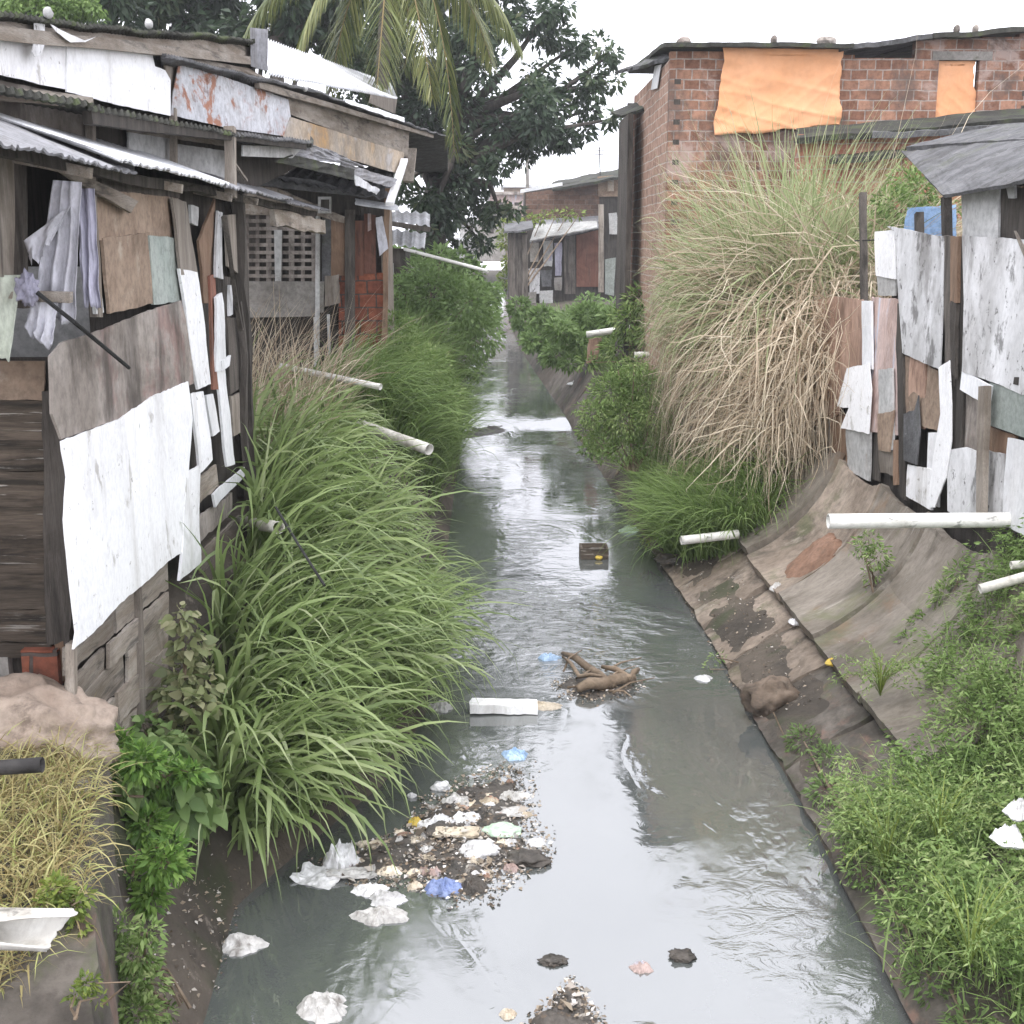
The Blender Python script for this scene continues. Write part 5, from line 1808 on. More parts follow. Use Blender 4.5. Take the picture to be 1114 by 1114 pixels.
def wing_z(x, y):
    e = float(np.interp(y, [1.6, 2.6, 3.7, 4.35, 4.75, 5.5, 6.15], [-.9, -1.1, -1.36, -1.55, -1.66, -1.86, -2.06]))
    z = float(np.interp(y, [1.6, 2.6, 3.7, 4.35, 4.75, 5.5, 6.15], [.3, .6, .95, 1.18, 1.36, 1.40, 1.36]))
    t = max(0, min(1, (e - x) / 1.9))
    return z + .55 * t - .12 * math.sin(t * math.pi)


def turf_xy(g, n):
    out = []
    while len(out) < n:
        y = g.uniform(4.3, 6.35)
        x = g.uniform(-3.6, -1.7)
        e = float(np.interp(y, [3.7, 4.35, 4.75, 5.5, 6.15], [-1.36, -1.55, -1.66, -1.86, -2.06]))
        if x < e - .03 - .12 * g.random() - (.6 * max(0, 4.75 - y)):
            out.append((x, y))
    return np.array(out)


patch('dry_turf', 'g_moss', 'matted yellow dry grass on top of the wing wall', 12000, turf_xy, (.10, .32), 28, (-.6, 1.5), (.5, .4), (.6, 2.2), (.005, .011), z0=wing_z, segs=4)


# ------------------------------------------------------------------ leafy plants
def bush(name, label, cat, m, blobs, n, size, seed, aspect=.45, stems=3, base=None, droop=.25, group=None, up=.5, tint=(0, 1), inner=.35, stem_m='branch', broad=False):
    """a plant of its own: stems and leaves spread through uneven clumps"""
    g = np.random.default_rng(seed)
    P, T, Dr = [], [], []
    tot = sum(r[0] * r[1] * r[2] for _, r in blobs) ** 1
    for (c, r) in blobs:
        k = max(20, int(n * (r[0] * r[1] * r[2]) / tot))
        p, d = shell_points(c, r, k, int(g.integers(1e6)), inner)
        P.append(p)
        Dr.append(d)
        T.append(np.clip(g.uniform(tint[0], tint[1], k) + g.uniform(-.12, .12), 0, 1))
    P, T, Dr = np.concatenate(P), np.concatenate(T), np.concatenate(Dr)
    Dr[:, 2] -= droop
    V, F, idx = (broad_leaves if broad else leaves)(P, g.uniform(size * .6, size * 1.3, len(P)), aspect, droop, up, seed, Dr)
    if base is None:
        cs = np.array([c for c, _ in blobs])
        bx, by = cs[:, 0].mean(), cs[:, 1].mean()
        base = (bx, by, zg(bx, by) - .05)
    t = thing(name, label, cat, base, group)
    add('foliage', V, F, M[m], t, tint=T[idx])
    s = MB()
    for i, (c, r) in enumerate(blobs):
        a = Vector(base) + Vector((g.normal() * .05, g.normal() * .05, 0))
        b = Vector(c)
        mid = a.lerp(b, .5) + Vector((g.normal() * .06, g.normal() * .06, .05))
        rr = .004 + .012 * (b - a).length / 2
        s.put(*tube([a, mid, b], [rr * 1.6, rr, rr * .5], 5))
    s.obj('stem', M[stem_m], t)
    return t


def px_blobs(lst, Y, jit=.3, seed=1, dy=.6):
    """crown clumps (px, py, radius px) at distance Y"""
    g = np.random.default_rng(seed)
    out = []
    for (x, y, r) in lst:
        yy = Y + g.uniform(-jit, jit)
        p = at_y(x, y, yy)
        rr = r * yy / FPX
        out.append(((p.x, p.y, p.z), (rr, rr * dy * g.uniform(.8, 1.3), rr * g.uniform(.75, 1.0))))
    return out


# broad leaved plant and bright weeds at the lower left
bush('broadleaf_plant', 'broad leaved plant with dusty heart shaped leaves below the grey planks', 'plant', 'l_broad',
     px_blobs([(130, 850, 36), (170, 845, 34), (205, 850, 28), (150, 890, 34), (190, 880, 30), (118, 830, 22), (145, 920, 24), (215, 880, 18), (165, 815, 22)], 6.7, .2, 3), 460, .13, 41, .8, base=(-1.95, 6.75, 1.0), droop=.5, up=.9, broad=True)
bush('bright_weed', 'bright green small leaved weed growing through the broad leaved plant', 'weed', 'l_bright',
     px_blobs([(125, 815, 22), (150, 830, 26), (180, 845, 26), (205, 840, 16), (115, 870, 18), (160, 900, 24)], 6.5, .2, 4), 1500, .065, 42, .38, base=(-1.95, 6.55, 1.0))
bush('bright_weed', 'bright green weed hanging over the edge of the wing wall', 'weed', 'l_bright',
     px_blobs([(150, 960, 30), (175, 940, 28), (185, 920, 22), (140, 985, 24), (165, 975, 20), (195, 945, 14)], 6.0, .2, 5), 1300, .06, 43, .35, base=(-1.8, 6.0, .8))
bush('creeping_weed', 'creeping weed at the foot of the wing wall, lowest at the left corner', 'weed', 'l_weed',
     px_blobs([(130, 1010, 26), (150, 1040, 28), (140, 1070, 28), (165, 1070, 22), (150, 1105, 30), (175, 1100, 20), (120, 1040, 14), (160, 1015, 20)], 5.2, .2, 6), 1700, .042, 44, .4, base=(-1.55, 5.3, .45))
bush('creeping_weed', 'small pale weed clinging to the top of the wing wall below the dry grass', 'weed', 'l_yellow',
     px_blobs([(62, 968, 18), (78, 985, 18), (52, 985, 14), (90, 975, 12), (85, 1010, 14)], 4.6, .05, 7), 500, .035, 45, .45, base=at_y(70, 990, 4.66))
bush('creeping_weed', 'tiny weed tuft on the wing wall at the bottom of the frame', 'weed', 'l_yellow',
     px_blobs([(95, 1070, 14), (82, 1082, 10), (108, 1085, 10)], 4.1, .04, 8), 200, .028, 46, .45, base=at_y(95, 1090, 4.1))
bush('climbing_vine', 'vine with pale yellowing round leaves between the planks and the tall grass', 'vine', 'l_pale',
     px_blobs([(195, 670, 18), (205, 700, 20), (200, 730, 22), (190, 755, 22), (215, 765, 20), (178, 785, 20), (200, 795, 24), (225, 740, 16), (170, 810, 18)], 7.7, .1, 9), 520, .075, 47, .85, base=(-2.1, 7.9, .9), up=.4, broad=True)
bush('climbing_vine', 'leafy vine climbing the lowest grey planks', 'vine', 'l_broad',
     px_blobs([(160, 790, 18), (180, 810, 24), (150, 815, 20), (205, 825, 22), (130, 810, 14), (220, 850, 18)], 7.3, .1, 10), 420, .07, 48, .8, base=(-2.15, 7.4, .9), broad=True)
# bushes on the far left bank
bush('leafy_bush', 'leafy green bush overhanging the canal beyond the brick hut', 'bush', 'l_bush',
     px_blobs([(470, 320, 34), (505, 335, 34), (520, 365, 28), (485, 360, 34), (450, 350, 34), (500, 390, 26), (470, 395, 30), (440, 320, 24), (455, 300, 22), (425, 310, 16), (478, 285, 14), (530, 350, 20), (518, 400, 14), (490, 310, 20), (535, 370, 14), (505, 415, 14), (490, 425, 14)], 26, .9, 11), 9000, .12, 51, .42, base=(-1.4, 26, 1.6), tint=(.3, 1))
bush('leafy_bush', 'paler feathery bush hanging to the water just past the cream pipe', 'bush', 'l_weed',
     px_blobs([(450, 420, 34), (475, 440, 28), (480, 465, 20), (440, 390, 30), (425, 430, 24), (490, 430, 16), (465, 400, 28), (430, 360, 22)], 18.5, .6, 12), 5200, .09, 52, .3, base=(-1.5, 18.5, 1.2), tint=(.3, 1))
bush('leafy_bush', 'dark shrub between the tree trunk and the white thin pipe', 'bush', 'l_bush',
     px_blobs([(450, 292, 16), (480, 284, 16), (510, 300, 16), (530, 320, 14), (440, 280, 14), (500, 282, 12)], 33, .6, 13), 1600, .2, 53, .5, base=(-1.8, 33, 1.9))
# right bank bushes
bush('feathery_bush', 'rounded feathery green bush on the right bank beside the dry grass', 'bush', 'l_weed',
     px_blobs([(668, 430, 30), (695, 420, 28), (680, 455, 32), (710, 450, 26), (648, 450, 20), (690, 398, 16), (722, 425, 20), (655, 478, 20), (680, 488, 22), (708, 482, 24), (640, 470, 14), (632, 445, 9), (672, 402, 10), (728, 470, 18)], 17.3, .4, 14), 11000, .065, 54, .3, base=(1.95, 17.6, .8), tint=(.3, 1))
bush('low_shrub', 'dark green shrub at the foot of the distant shack', 'shrub', 'l_bush',
     px_blobs([(600, 360, 22), (630, 350, 22), (585, 375, 14), (620, 380, 22), (655, 380, 18), (575, 350, 10), (640, 330, 14), (670, 345, 20)], 44, 2.5, 15), 3200, .2, 55, .45, base=(2.2, 44, 1.2))
bush('low_shrub', 'shrub mixed with long grass above the two white pipe stubs', 'shrub', 'l_weed',
     px_blobs([(690, 350, 26), (715, 365, 24), (670, 380, 18), (700, 330, 22), (725, 340, 20), (640, 395, 12)], 25, .8, 16), 2400, .14, 56, .3, base=(3.0, 25, 1.6))
bush('low_shrub', 'low shrub hanging down the dark canal wall panels', 'shrub', 'l_bush',
     px_blobs([(648, 480, 12), (640, 490, 10), (660, 488, 10), (655, 495, 8)], 20.2, .2, 17), 500, .08, 57, .5, base=(1.95, 20.2, .8))
bush('low_shrub', 'dark ragged shrub and rubbish slope between the two white pipe stubs and the distant shack', 'shrub', 'l_bush',
     px_blobs([(605, 385, 14), (630, 375, 16), (655, 385, 16), (680, 375, 14), (610, 360, 16), (640, 345, 18), (670, 350, 18), (620, 395, 10), (690, 395, 12)], 30, 1.0, 33), 3200, .17, 65, .4, base=(2.3, 30, 1.2))
bush('overhanging_shrub', 'dark shrub hanging over the narrowing canal from the right bank', 'shrub', 'l_bush',
     px_blobs([(572, 350, 14), (585, 365, 14), (600, 385, 14), (615, 395, 12), (565, 335, 12), (590, 345, 14), (578, 372, 10)], 38, 1.2, 31), 2200, .2, 63, .45, base=(1.6, 38, 1.0))
bush('waterside_weed', 'dark low weeds hanging along the foot of the green tangle at the waterline', 'weeds', 'l_bush',
     [((xr(y) + dd, y, .16 + .1 * dd), (.14, .2, .12)) for y, dd in ((5.4, .2), (5.9, .16), (6.5, .2), (7.1, .14), (7.6, .2), (8.2, .16), (8.7, .3), (9.1, .22))], 2600, .05, 66, .35, tint=(0, .7))
bush('overhanging_shrub', 'far shrub closing the canal on the left below the white walled hut', 'shrub', 'l_bush',
     px_blobs([(505, 312, 14), (522, 320, 12), (530, 335, 12), (515, 335, 14), (495, 300, 14), (538, 318, 9), (535, 345, 10)], 48, 1.5, 32), 2200, .24, 64, .45, base=(-.6, 48, 1.0))
bush('roof_creeper', 'yellow green creeper along the roof edge of the distant shack', 'creeper', 'l_yellow',
     px_blobs([(562, 246, 10), (575, 240, 8), (590, 236, 7), (605, 234, 6), (618, 233, 6), (630, 234, 5), (552, 262, 12), (556, 285, 10), (552, 305, 12), (549, 245, 8)], 58.5, .4, 18), 1400, .2, 58, .5, base=(.75, 58.5, 1.2))
bush('leafy_shrub', 'green leaves behind the open corner of the right shack', 'shrub', 'l_weed',
     px_blobs([(1000, 205, 24), (975, 225, 24), (960, 245, 22), (1015, 232, 16), (990, 245, 14), (985, 195, 18), (1035, 225, 12)], 16.6, .4, 19), 1800, .085, 59, .35, base=(5.1, 16.6, 1.6))


# thick weeds on the near right bank: one mass, with a few plants that stand out
def weed_mass():
    g = np.random.default_rng(61)
    P, T, Dr = [], [], []
    B, AZ, TI, CU, L, W, TT = [], [], [], [], [], [], []
    cl = []
    while len(cl) < 105:                                # clumps of unlike height, tone and lean, bank showing between
        y = g.uniform(3.8, 10.6)
        d = g.uniform(.28, 2.7)
        if y > 8.2 and d < .75 + (y - 8.2) * .7:
            continue
        if y > 9.3 and g.random() < .5:
            continue
        cl.append((xr(y) + d, y, g.uniform(.14, .34), g.uniform(.35, .95) * (1 if y < 8.8 else .7), g.normal() * .22, g.normal(math.pi, 1.0)))
    for (cx, cy, cr, ch, tb, ln) in cl:
        for _ in range(int(14 + 40 * cr)):
            r = abs(g.normal()) * .6
            a0 = g.uniform(0, 2 * math.pi)
            x, y = cx + cr * r * math.cos(a0), cy + cr * r * math.sin(a0)
            z = zg(x, y)
            h = ch * g.uniform(.6, 1.1) * max(.35, 1 - .45 * r)
            lean = ln + g.normal() * .7 if g.random() < .5 else a0
            q = np.array([x, y, z])
            for i in range(int(g.uniform(45, 80))):
                s = g.random() ** .8
                a = q + np.array([math.cos(lean) * s * s * h * .5, math.sin(lean) * s * s * h * .5, h * s]) + g.normal(size=3) * np.array([.055, .055, .03]) * (1.3 - .7 * s)
                P.append(a)
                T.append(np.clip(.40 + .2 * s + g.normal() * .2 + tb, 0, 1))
                Dr.append((math.cos(lean) * s + g.normal() * .7, math.sin(lean) * s + g.normal() * .7, .5 - .8 * s))
            for i in range(3):
                B.append(q + g.normal(size=3) * np.array([.06, .06, 0]))
                AZ.append(lean + g.normal() * .8)
                TI.append(abs(g.normal(.2, .2)))
                CU.append(g.uniform(.7, 2.6))
                L.append(h * g.uniform(.8, 1.45))
                W.append(g.uniform(.006, .013))
                TT.append(np.clip(g.normal(.75, .2), 0, 1))
    V, F, idx = leaves(np.array(P), g.uniform(.024, .062, len(P)), .32, .1, .5, 62, np.array(Dr))
    V2, F2, idx2 = blades(np.array(B), np.array(AZ), np.array(TI), np.array(CU), np.array(L), np.array(W), 5, None, 1.5)
    V, F = np.concatenate([V, V2]), np.concatenate([F, F2 + len(V)])
    T = np.concatenate([np.array(T)[idx], np.array(TT)[idx2]])
    stuff('bank_weeds', V, F, M['l_weed'], T, 'thick tangle of green weeds covering the near right bank', 'weeds')
    print('weeds', len(P))


weed_mass()


def spray(px, py, Y, r, seed, label):
    """a plant with arching feathery plumes"""
    g = np.random.default_rng(seed)
    c = at_y(px, py, Y)
    base = (c.x, c.y, c.z - r * .9)
    t = thing('plumed_weed', label, 'weed', base, 'plumed weeds on the right bank')
    n = 46
    az = g.uniform(0, 2 * math.pi, n)
    ti, cu, L = np.abs(g.normal(.25, .2, n)), g.uniform(1.2, 2.6, n), g.uniform(r * 1.1, r * 2.0, n)
    V, F, idx = blades(np.tile(base, (n, 1)), az, ti, cu, L, np.full(n, .008), 6, None, 1.6)
    add('stem', V, F, M['l_yellow'], t, tint=g.random(n)[idx])
    P, Dr = [], []
    for i in range(n):
        p = np.array(base, float)
        for s in np.linspace(0, 1, 26):
            th = ti[i] + cu[i] * s ** 1.6
            d = np.array([math.sin(th) * math.cos(az[i]), math.sin(th) * math.sin(az[i]), math.cos(th)])
            p = p + d * L[i] / 26
            if s > .3:
                P.append(p + g.normal(size=3) * .006)
                Dr.append(d + g.normal(size=3) * .8)
    V, F, idx = leaves(np.array(P), g.uniform(.02, .045, len(P)), .3, .1, .4, seed, np.array(Dr))
    add('foliage', V, F, M['l_weed'], t, tint=np.clip(g.normal(.72, .18, len(P)), 0, 1)[idx])


spray(968, 880, 6.6, .46, 71, 'plumed weed with pale arching tips leaning over the water at the right')
spray(1025, 860, 6.5, .42, 72, 'plumed weed to the right of the arching one, in the middle of the tangle')
spray(1060, 985, 5.3, .36, 73, 'plumed weed low at the right bottom corner')
spray(960, 720, 8.8, .3, 74, 'plumed weed at the upper edge of the tangle near the concrete slabs')
bush('bank_weed', 'small weed sprouting on the slab in front of the long white pipe', 'weed', 'l_weed',
     px_blobs([(945, 590, 15), (955, 605, 16), (935, 598, 11), (950, 625, 12), (948, 645, 9)], 10.9, .1, 21), 420, .05, 75, .4, base=at_y(950, 640, 10.95), group=None)
bush('bank_weed', 'tall loose weed climbing the slabs right of the red earth', 'weed', 'l_weed',
     px_blobs([(1045, 625, 17), (1030, 650, 20), (1010, 680, 22), (1050, 650, 14), (990, 700, 18), (1035, 680, 16), (1060, 615, 10)], 9.8, .15, 22), 1200, .055, 76, .35, base=at_y(1005, 715, 9.7))
bush('bank_weed', 'low weed at the water edge by the brown mud', 'weed', 'l_weed',
     px_blobs([(865, 725, 16), (850, 735, 12), (880, 740, 14), (870, 755, 12), (780, 715, 10), (772, 728, 8)], 11.3, .1, 23), 500, .045, 77, .35, base=at_y(862, 750, 11.3))
bush('bank_weed', 'yellowish weed tuft by the waterline below the stubby pipe', 'weed', 'l_yellow',
     px_blobs([(705, 585, 9), (716, 580, 9), (698, 592, 6), (724, 590, 6)], 15.5, .1, 24), 220, .05, 78, .3, base=at_y(710, 598, 15.5))


# ------------------------------------------------------------------ trees
def tree(name, label, m, clumps, trunk, n, size, seed, Y, jit=1.2, group=None, trunk_r=.3, aspect=.42, limbs=True, tmat='bark', dy=.8):
    g = np.random.default_rng(seed)
    bl = px_blobs(clumps, Y, jit, seed, dy)
    t = thing(name, label, 'tree', tuple(trunk[0]), group)
    P, T, Dr = [], [], []
    area = sum(r[0] ** 2 for _, r in bl)
    for (c, r) in bl:
        k = int(n * r[0] ** 2 / area)
        # sub clumps keep the outline uneven
        for s in range(7):
            d = g.normal(size=3)
            d /= np.linalg.norm(d)
            cc = np.array(c) + d * np.array(r) * g.uniform(.35, .85)
            p, dd = shell_points(cc, np.array(r) * g.uniform(.28, .5), k // 7, int(g.integers(1e6)), .4)
            P.append(p)
            Dr.append(dd)
            T.append(np.clip(g.normal(.32 + .25 * d[2] + .1 * g.normal(), .17, k // 7), 0, 1))  # upper sub clumps get paler leaves: top light put into the tint
    P, T, Dr = np.concatenate(P), np.concatenate(T), np.concatenate(Dr)
    Dr[:, 2] -= .5
    V, F, idx = leaves(P, g.uniform(size * .6, size * 1.25, len(P)), aspect, .3, .55, seed, Dr)
    add('crown', V, F, M[m], t, tint=T[idx])
    s = MB()
    k = len(trunk)
    s.put(*tube(trunk, [trunk_r * (1.25 - .65 * i / (k - 1)) for i in range(k)], 12))
    top = Vector(trunk[-1])
    if limbs:
        for (c, r) in bl:
            st = Vector(trunk[max(1, k - 1 - int(g.integers(0, 2)))])
            b = Vector(c)
            mid = st.lerp(b, .5) + Vector((g.normal() * .3, g.normal() * .3, .3))
            s.put(*tube([st, mid, b], [trunk_r * .38, trunk_r * .24, trunk_r * .08], 7))
    s.obj('trunk', M[tmat], t, smooth=True)
    return t


YM = 38
tree('mango_tree', 'big dark mango tree with dense drooping crown over the canal', 'l_mango',
     [(420, 40, 60), (500, 20, 60), (470, 90, 60), (540, 50, 50), (590, 20, 38), (625, 50, 34), (648, 95, 28), (600, 90, 34), (640, 120, 26), (570, 120, 44), (520, 130, 50), (610, 130, 34), (560, 160, 34), (500, 180, 44), (455, 150, 46), (470, 215, 40), (515, 210, 32), (540, 180, 26), (600, 150, 20), (440, 100, 50), (400, 90, 50), (660, 62, 18), (665, 130, 14), (545, 235, 22), (490, 255, 24), (520, 260, 20), (460, 255, 18), (440, 200, 24), (380, 30, 50), (430, -30, 60), (520, -40, 60)],
     [Vector((-1.9, YM, 1.9)), at_y(468, 240, YM), at_y(480, 190, YM), at_y(500, 130, YM)], 26000, .26, 81, YM, 1.3, trunk_r=.42)
# dark trees behind the roofs at the upper left
for i, (cl, Y, sd, lab) in enumerate((([(60, 0, 60), (20, 10, 50), (100, -20, 60), (-40, -10, 60)], 30, 82, 'dark tree behind the raised house, leftmost above the roof'),
                                      ([(190, 10, 60), (150, -10, 50), (235, 15, 50), (215, -40, 60)], 33, 83, 'dark tree behind the raised house, second from the left edge'),
                                      ([(300, 20, 50), (345, 45, 50), (290, -30, 60), (380, 60, 40), (350, -10, 60)], 31, 84, 'dark tree behind the bright zinc roof'))):
    c0 = at_y(cl[0][0], 200, Y)
    tree('dark_tree', lab, 'l_mango', cl, [Vector((c0.x, Y, 2.2)), Vector((c0.x + .1, Y, 5)), at_y(cl[0][0], cl[0][1] + 20, Y)], 5200, .30, sd, Y, 1.0, 'dark trees behind the raised house', .25)
tree('pale_tree', 'pale yellowish tree top just above the dark roof at the upper left', 'l_weed', [(35, 8, 26), (75, 6, 26), (100, 8, 18), (5, 8, 22)], [Vector((at_y(55, 200, 24).x, 24, 2.0)), at_y(55, 60, 24), at_y(55, 20, 24)], 2600, .12, 85, 24, .5, None, .12)


# ------------------------------------------------------------------ coconut palm
def palm():
    Y = 24.0
    crown = at_y(425, -75, Y)
    base = Vector((crown.x - .5, Y + .5, 2.0))
    t = thing('coconut_palm', 'coconut palm with long yellowish green fronds drooping above the white zinc roof', 'palm', tuple(base))
    pts = [base, base.lerp(crown, .35) + Vector((-.15, .1, 0)), base.lerp(crown, .7) + Vector((-.05, 0, 0)), crown]
    V, F = tube(pts, [.19, .15, .13, .11], 12)
    add('trunk', V, F, M['palm_trunk'], t, smooth=True)
    # each frond: through image points, distances fanning round the crown
    fr = [([(425, -75), (420, -30), (415, 40), (408, 118)], [24, 23.2, 22.7, 22.5]),
          ([(425, -75), (445, -40), (458, 20), (470, 105)], [24, 23.5, 23.1, 23.0]),
          ([(425, -75), (465, -50), (488, 30), (494, 165)], [24, 23.8, 23.6, 23.5]),
          ([(425, -75), (490, -60), (540, -15), (566, 55)], [24, 24.2, 24.4, 24.5]),
          ([(425, -75), (370, -55), (335, -5), (320, 75)], [24, 23.8, 23.7, 23.6]),
          ([(425, -75), (350, -70), (295, -30), (262, 50)], [24, 24.1, 24.2, 24.2]),
          ([(425, -75), (390, -45), (370, 20), (360, 95)], [24, 24.5, 24.8, 25.0]),
          ([(425, -75), (470, -65), (515, -10), (535, 70)], [24, 24.7, 25.2, 25.5]),
          ([(425, -75), (440, -40), (450, 10), (440, 75)], [24, 24.8, 25.4, 25.6]),
          ([(425, -75), (440, -130), (470, -170), (500, -180)], [24, 24, 24, 24]),
          ([(425, -75), (400, -130), (360, -165), (320, -170)], [24, 24.4, 24.8, 25])]
    g = np.random.default_rng(91)
    for k, (pp, ds) in enumerate(fr):
        c = [np.array(at_y(x, y, d)) for (x, y), d in zip(pp, ds)]

        def bez(s):
            # Catmull-like through 4 points
            a = np.array([(1 - s) ** 3, 3 * s * (1 - s) ** 2, 3 * s * s * (1 - s), s ** 3])
            return a[0] * c[0] + a[1] * c[1] + a[2] * c[2] + a[3] * c[3]
        m = 60
        ss = np.linspace(0, 1, m)
        path = np.array([bez(s) for s in ss])
        V, F = tube([Vector(p) for p in path[::6]] + [Vector(path[-1])], .022, 6, r2=.006)
        n0 = len(V)
        B, AZ, TI, CU, L, W = [], [], [], [], [], []
        for i in range(5, m):
            tg = path[i] - path[i - 1]
            tg /= np.linalg.norm(tg)
            side = np.cross(tg, (0, 0, 1))
            if np.linalg.norm(side) < .05:
                side = np.array([1, 0, 0])
            side /= np.linalg.norm(side)
            s = ss[i]
            ln = .85 * math.sin(math.pi * min(1, .12 + s * .86)) ** .6 + .1
            for sg in (-1, 1):
                for q in range(2):
                    d = side * sg * .75 + tg * .75 + np.array([0, 0, -.25]) + g.normal(size=3) * .08
                    d /= np.linalg.norm(d)
                    B.append(path[i] + tg * g.uniform(-.02, .02))
                    AZ.append(math.atan2(d[1], d[0]))
                    TI.append(math.acos(max(-1, min(1, d[2]))))
                    CU.append((math.pi - TI[-1]) * g.uniform(.45, .9))
                    L.append(ln * g.uniform(.8, 1.1))
                    W.append(g.uniform(.022, .036))
        V2, F2, idx = blades(np.array(B), np.array(AZ), np.array(TI), np.array(CU), np.array(L), np.array(W), 4, g.normal(size=len(L)) * .6, 1.0)
        T = np.clip(g.normal(.5 + .2 * math.sin(k * 2.1), .2, len(L)), 0, 1)[idx]
        fo = add('frond', V2, F2, M['l_palm'], t, tint=T)
        rb = add('rib', V, F, M['g_moss'], None)
        rb_loc = Vector(rb.location)
        rb.parent = fo
        rb.location = rb_loc - world_loc(fo)


palm()
# ------------------------------------------------------------------ pipes
def pipe(p, q, r, m, label, name='drain_pipe', cat='pipe', sag=0.0):
    V, F = hollow_pipe(p, q, r, max(.004, r * .12), 18, 8, sag)
    o = add(name, V, F, M[m], smooth=False)
    for pl in o.data.polygons:
        pl.use_smooth = True
    tag(o, label, cat)
    return o


pipe(at_y(901, 567, 9.25), at_y(1200, 565, 9.25), .058, 'pvc', 'long thick white plastic pipe jutting level from the right shack')
pipe(at_y(1066, 641, 8.4), at_y(1200, 604, 8.4), .036, 'pvc_old', 'thin cream pipe poking out at a slant below the long white pipe')
pipe(at_y(1100, 615, 8.7), at_y(1200, 606, 8.7), .03, 'pvc_old', 'thin pipe stub at the right edge between the white and the cream pipe')
pipe(at_y(741, 588, 13.9), at_y(803, 581, 14.0), .052, 'pvc', 'short white pipe lying on the mud of the right bank')
pipe(at_y(690, 386, 24), at_y(760, 385, 24), .06, 'pvc', 'white pipe stub sticking out above the feathery bush')
pipe(at_y(638, 364, 29), at_y(700, 355, 29), .075, 'pvc', 'white pipe stub below the distant shack, farther than the other stub')
pipe(at_y(305, 398, 15.6), at_y(414, 421, 14.8), .038, 'pvc', 'thin white pipe slanting down in front of the orange brick wall')
pipe(at_y(380, 458, 15.2), at_y(467, 489, 14.2), .068, 'pvc_old', 'thick cream pipe emerging from the tall grass on the left bank')
pipe(at_y(262, 567, 10.6), at_y(303, 574, 9.5), .05, 'pvc_old', 'cream pipe stub at the far corner of the left shack')
pipe(at_y(440, 271, 24.5), at_y(531, 295, 23.6), .032, 'pvc', 'thin white pipe slanting over the canal by the dark tree trunk')
pipe(at_y(-420, 862, 4.95), at_y(46, 832, 4.95), .033, 'iron', 'dark iron pipe lying on the yellow dry grass', 'iron_pipe')


def broken_pipe():
    p, q = at_y(-420, 1000, 3.95), at_y(70, 1012, 3.95)
    r = .066
    n, k = 30, 60
    gap = math.pi - .35          # the split faces the bridge

    def fn(u, v):
        half = .05 + .95 * max(0, (u - .78) / .22) ** .8
        a = gap + half + (2 * math.pi - 2 * half) * v
        c = p.lerp(q, u)
        top = max(0, math.sin(a))
        c = c + (q - p) * ((.10 * top + .05 * fbm(v * 6, 3) - .16 * max(0, -math.sin(a))) * (130 / 490) * u ** 14)
        rr = r * (1 + .12 * u ** 12 * math.sin(3 * a))
        return c + Vector((0, rr * math.cos(a), rr * math.sin(a)))
    V, F = solid(fn, k, n, .005)
    o = add('broken_pipe', V, F, M['pvc'], smooth=True)
    tag(o, 'white plastic pipe split open at its end, at the left edge', 'pipe')


broken_pipe()
V, F = tube([at_y(300, 552, 9.2), at_y(328, 598, 8.6), at_y(353, 637, 8.2)], .01, 7)
o = add('black_cane', V, F, M['wire'])
tag(o, 'thin black cane stuck in the tall grass', 'cane')
V, F = tube([Vector((2.2, 9.3, .35)), at_y(885, 872, 9.2), at_y(920, 874, 8.9)], .006, 6)
o = add('twig', V, F, M['branch'])
tag(o, 'thin twig hanging over the water from the right bank', 'twig')

# ------------------------------------------------------------------ litter in and beside the water


def wpos(px, py, dz=0.0):
    p = water_at(px, py)
    return Vector((p.x, p.y, p.z + dz)), (p - CAM).length / FPX


def surf(x, y):
    z = max(zg(x, y), zw(y))
    d = x - xr(y)
    if 5.4 < y < 15.6 and 0 < d < .82:
        z = max(z, .08 + .44 * d / .8)
    if 8.1 < y < 15.7 and 2.86 < x < 3.98:
        t = min(((k / 40) for k in range(41)), key=lambda q: abs(slab_profile(q)[0] - x))
        z = max(z, slab_profile(t)[1] + .07)
    return z


def gpos(px, py):
    """first point where the sight line meets the bank"""
    d = ray(px, py)
    t = 3.0
    while t < 60:
        p = CAM + d * t
        if p.z < surf(p.x, p.y):
            break
        t += .03
    return p, t * d.length / FPX


def lump(name, label, px, py, w, h, m, seed, cat='litter', bank=False, crease=.35, tall=1.0, group=None, rot=0.0):
    c, s = (gpos if bank else wpos)(px, py)
    rx = w * s / 2
    rz = h * s * (.30 if 'bag' in name or 'wrapper' in name else .4) * tall
    V, F = blob((c.x, c.y, c.z + rz * .35), (rx, rx * .75, rz), seed, 4, .34, 1.7, .5, rot, crease)
    o = add(name, V, F, M[m], smooth=True)
    return tag(o, label, cat, group)


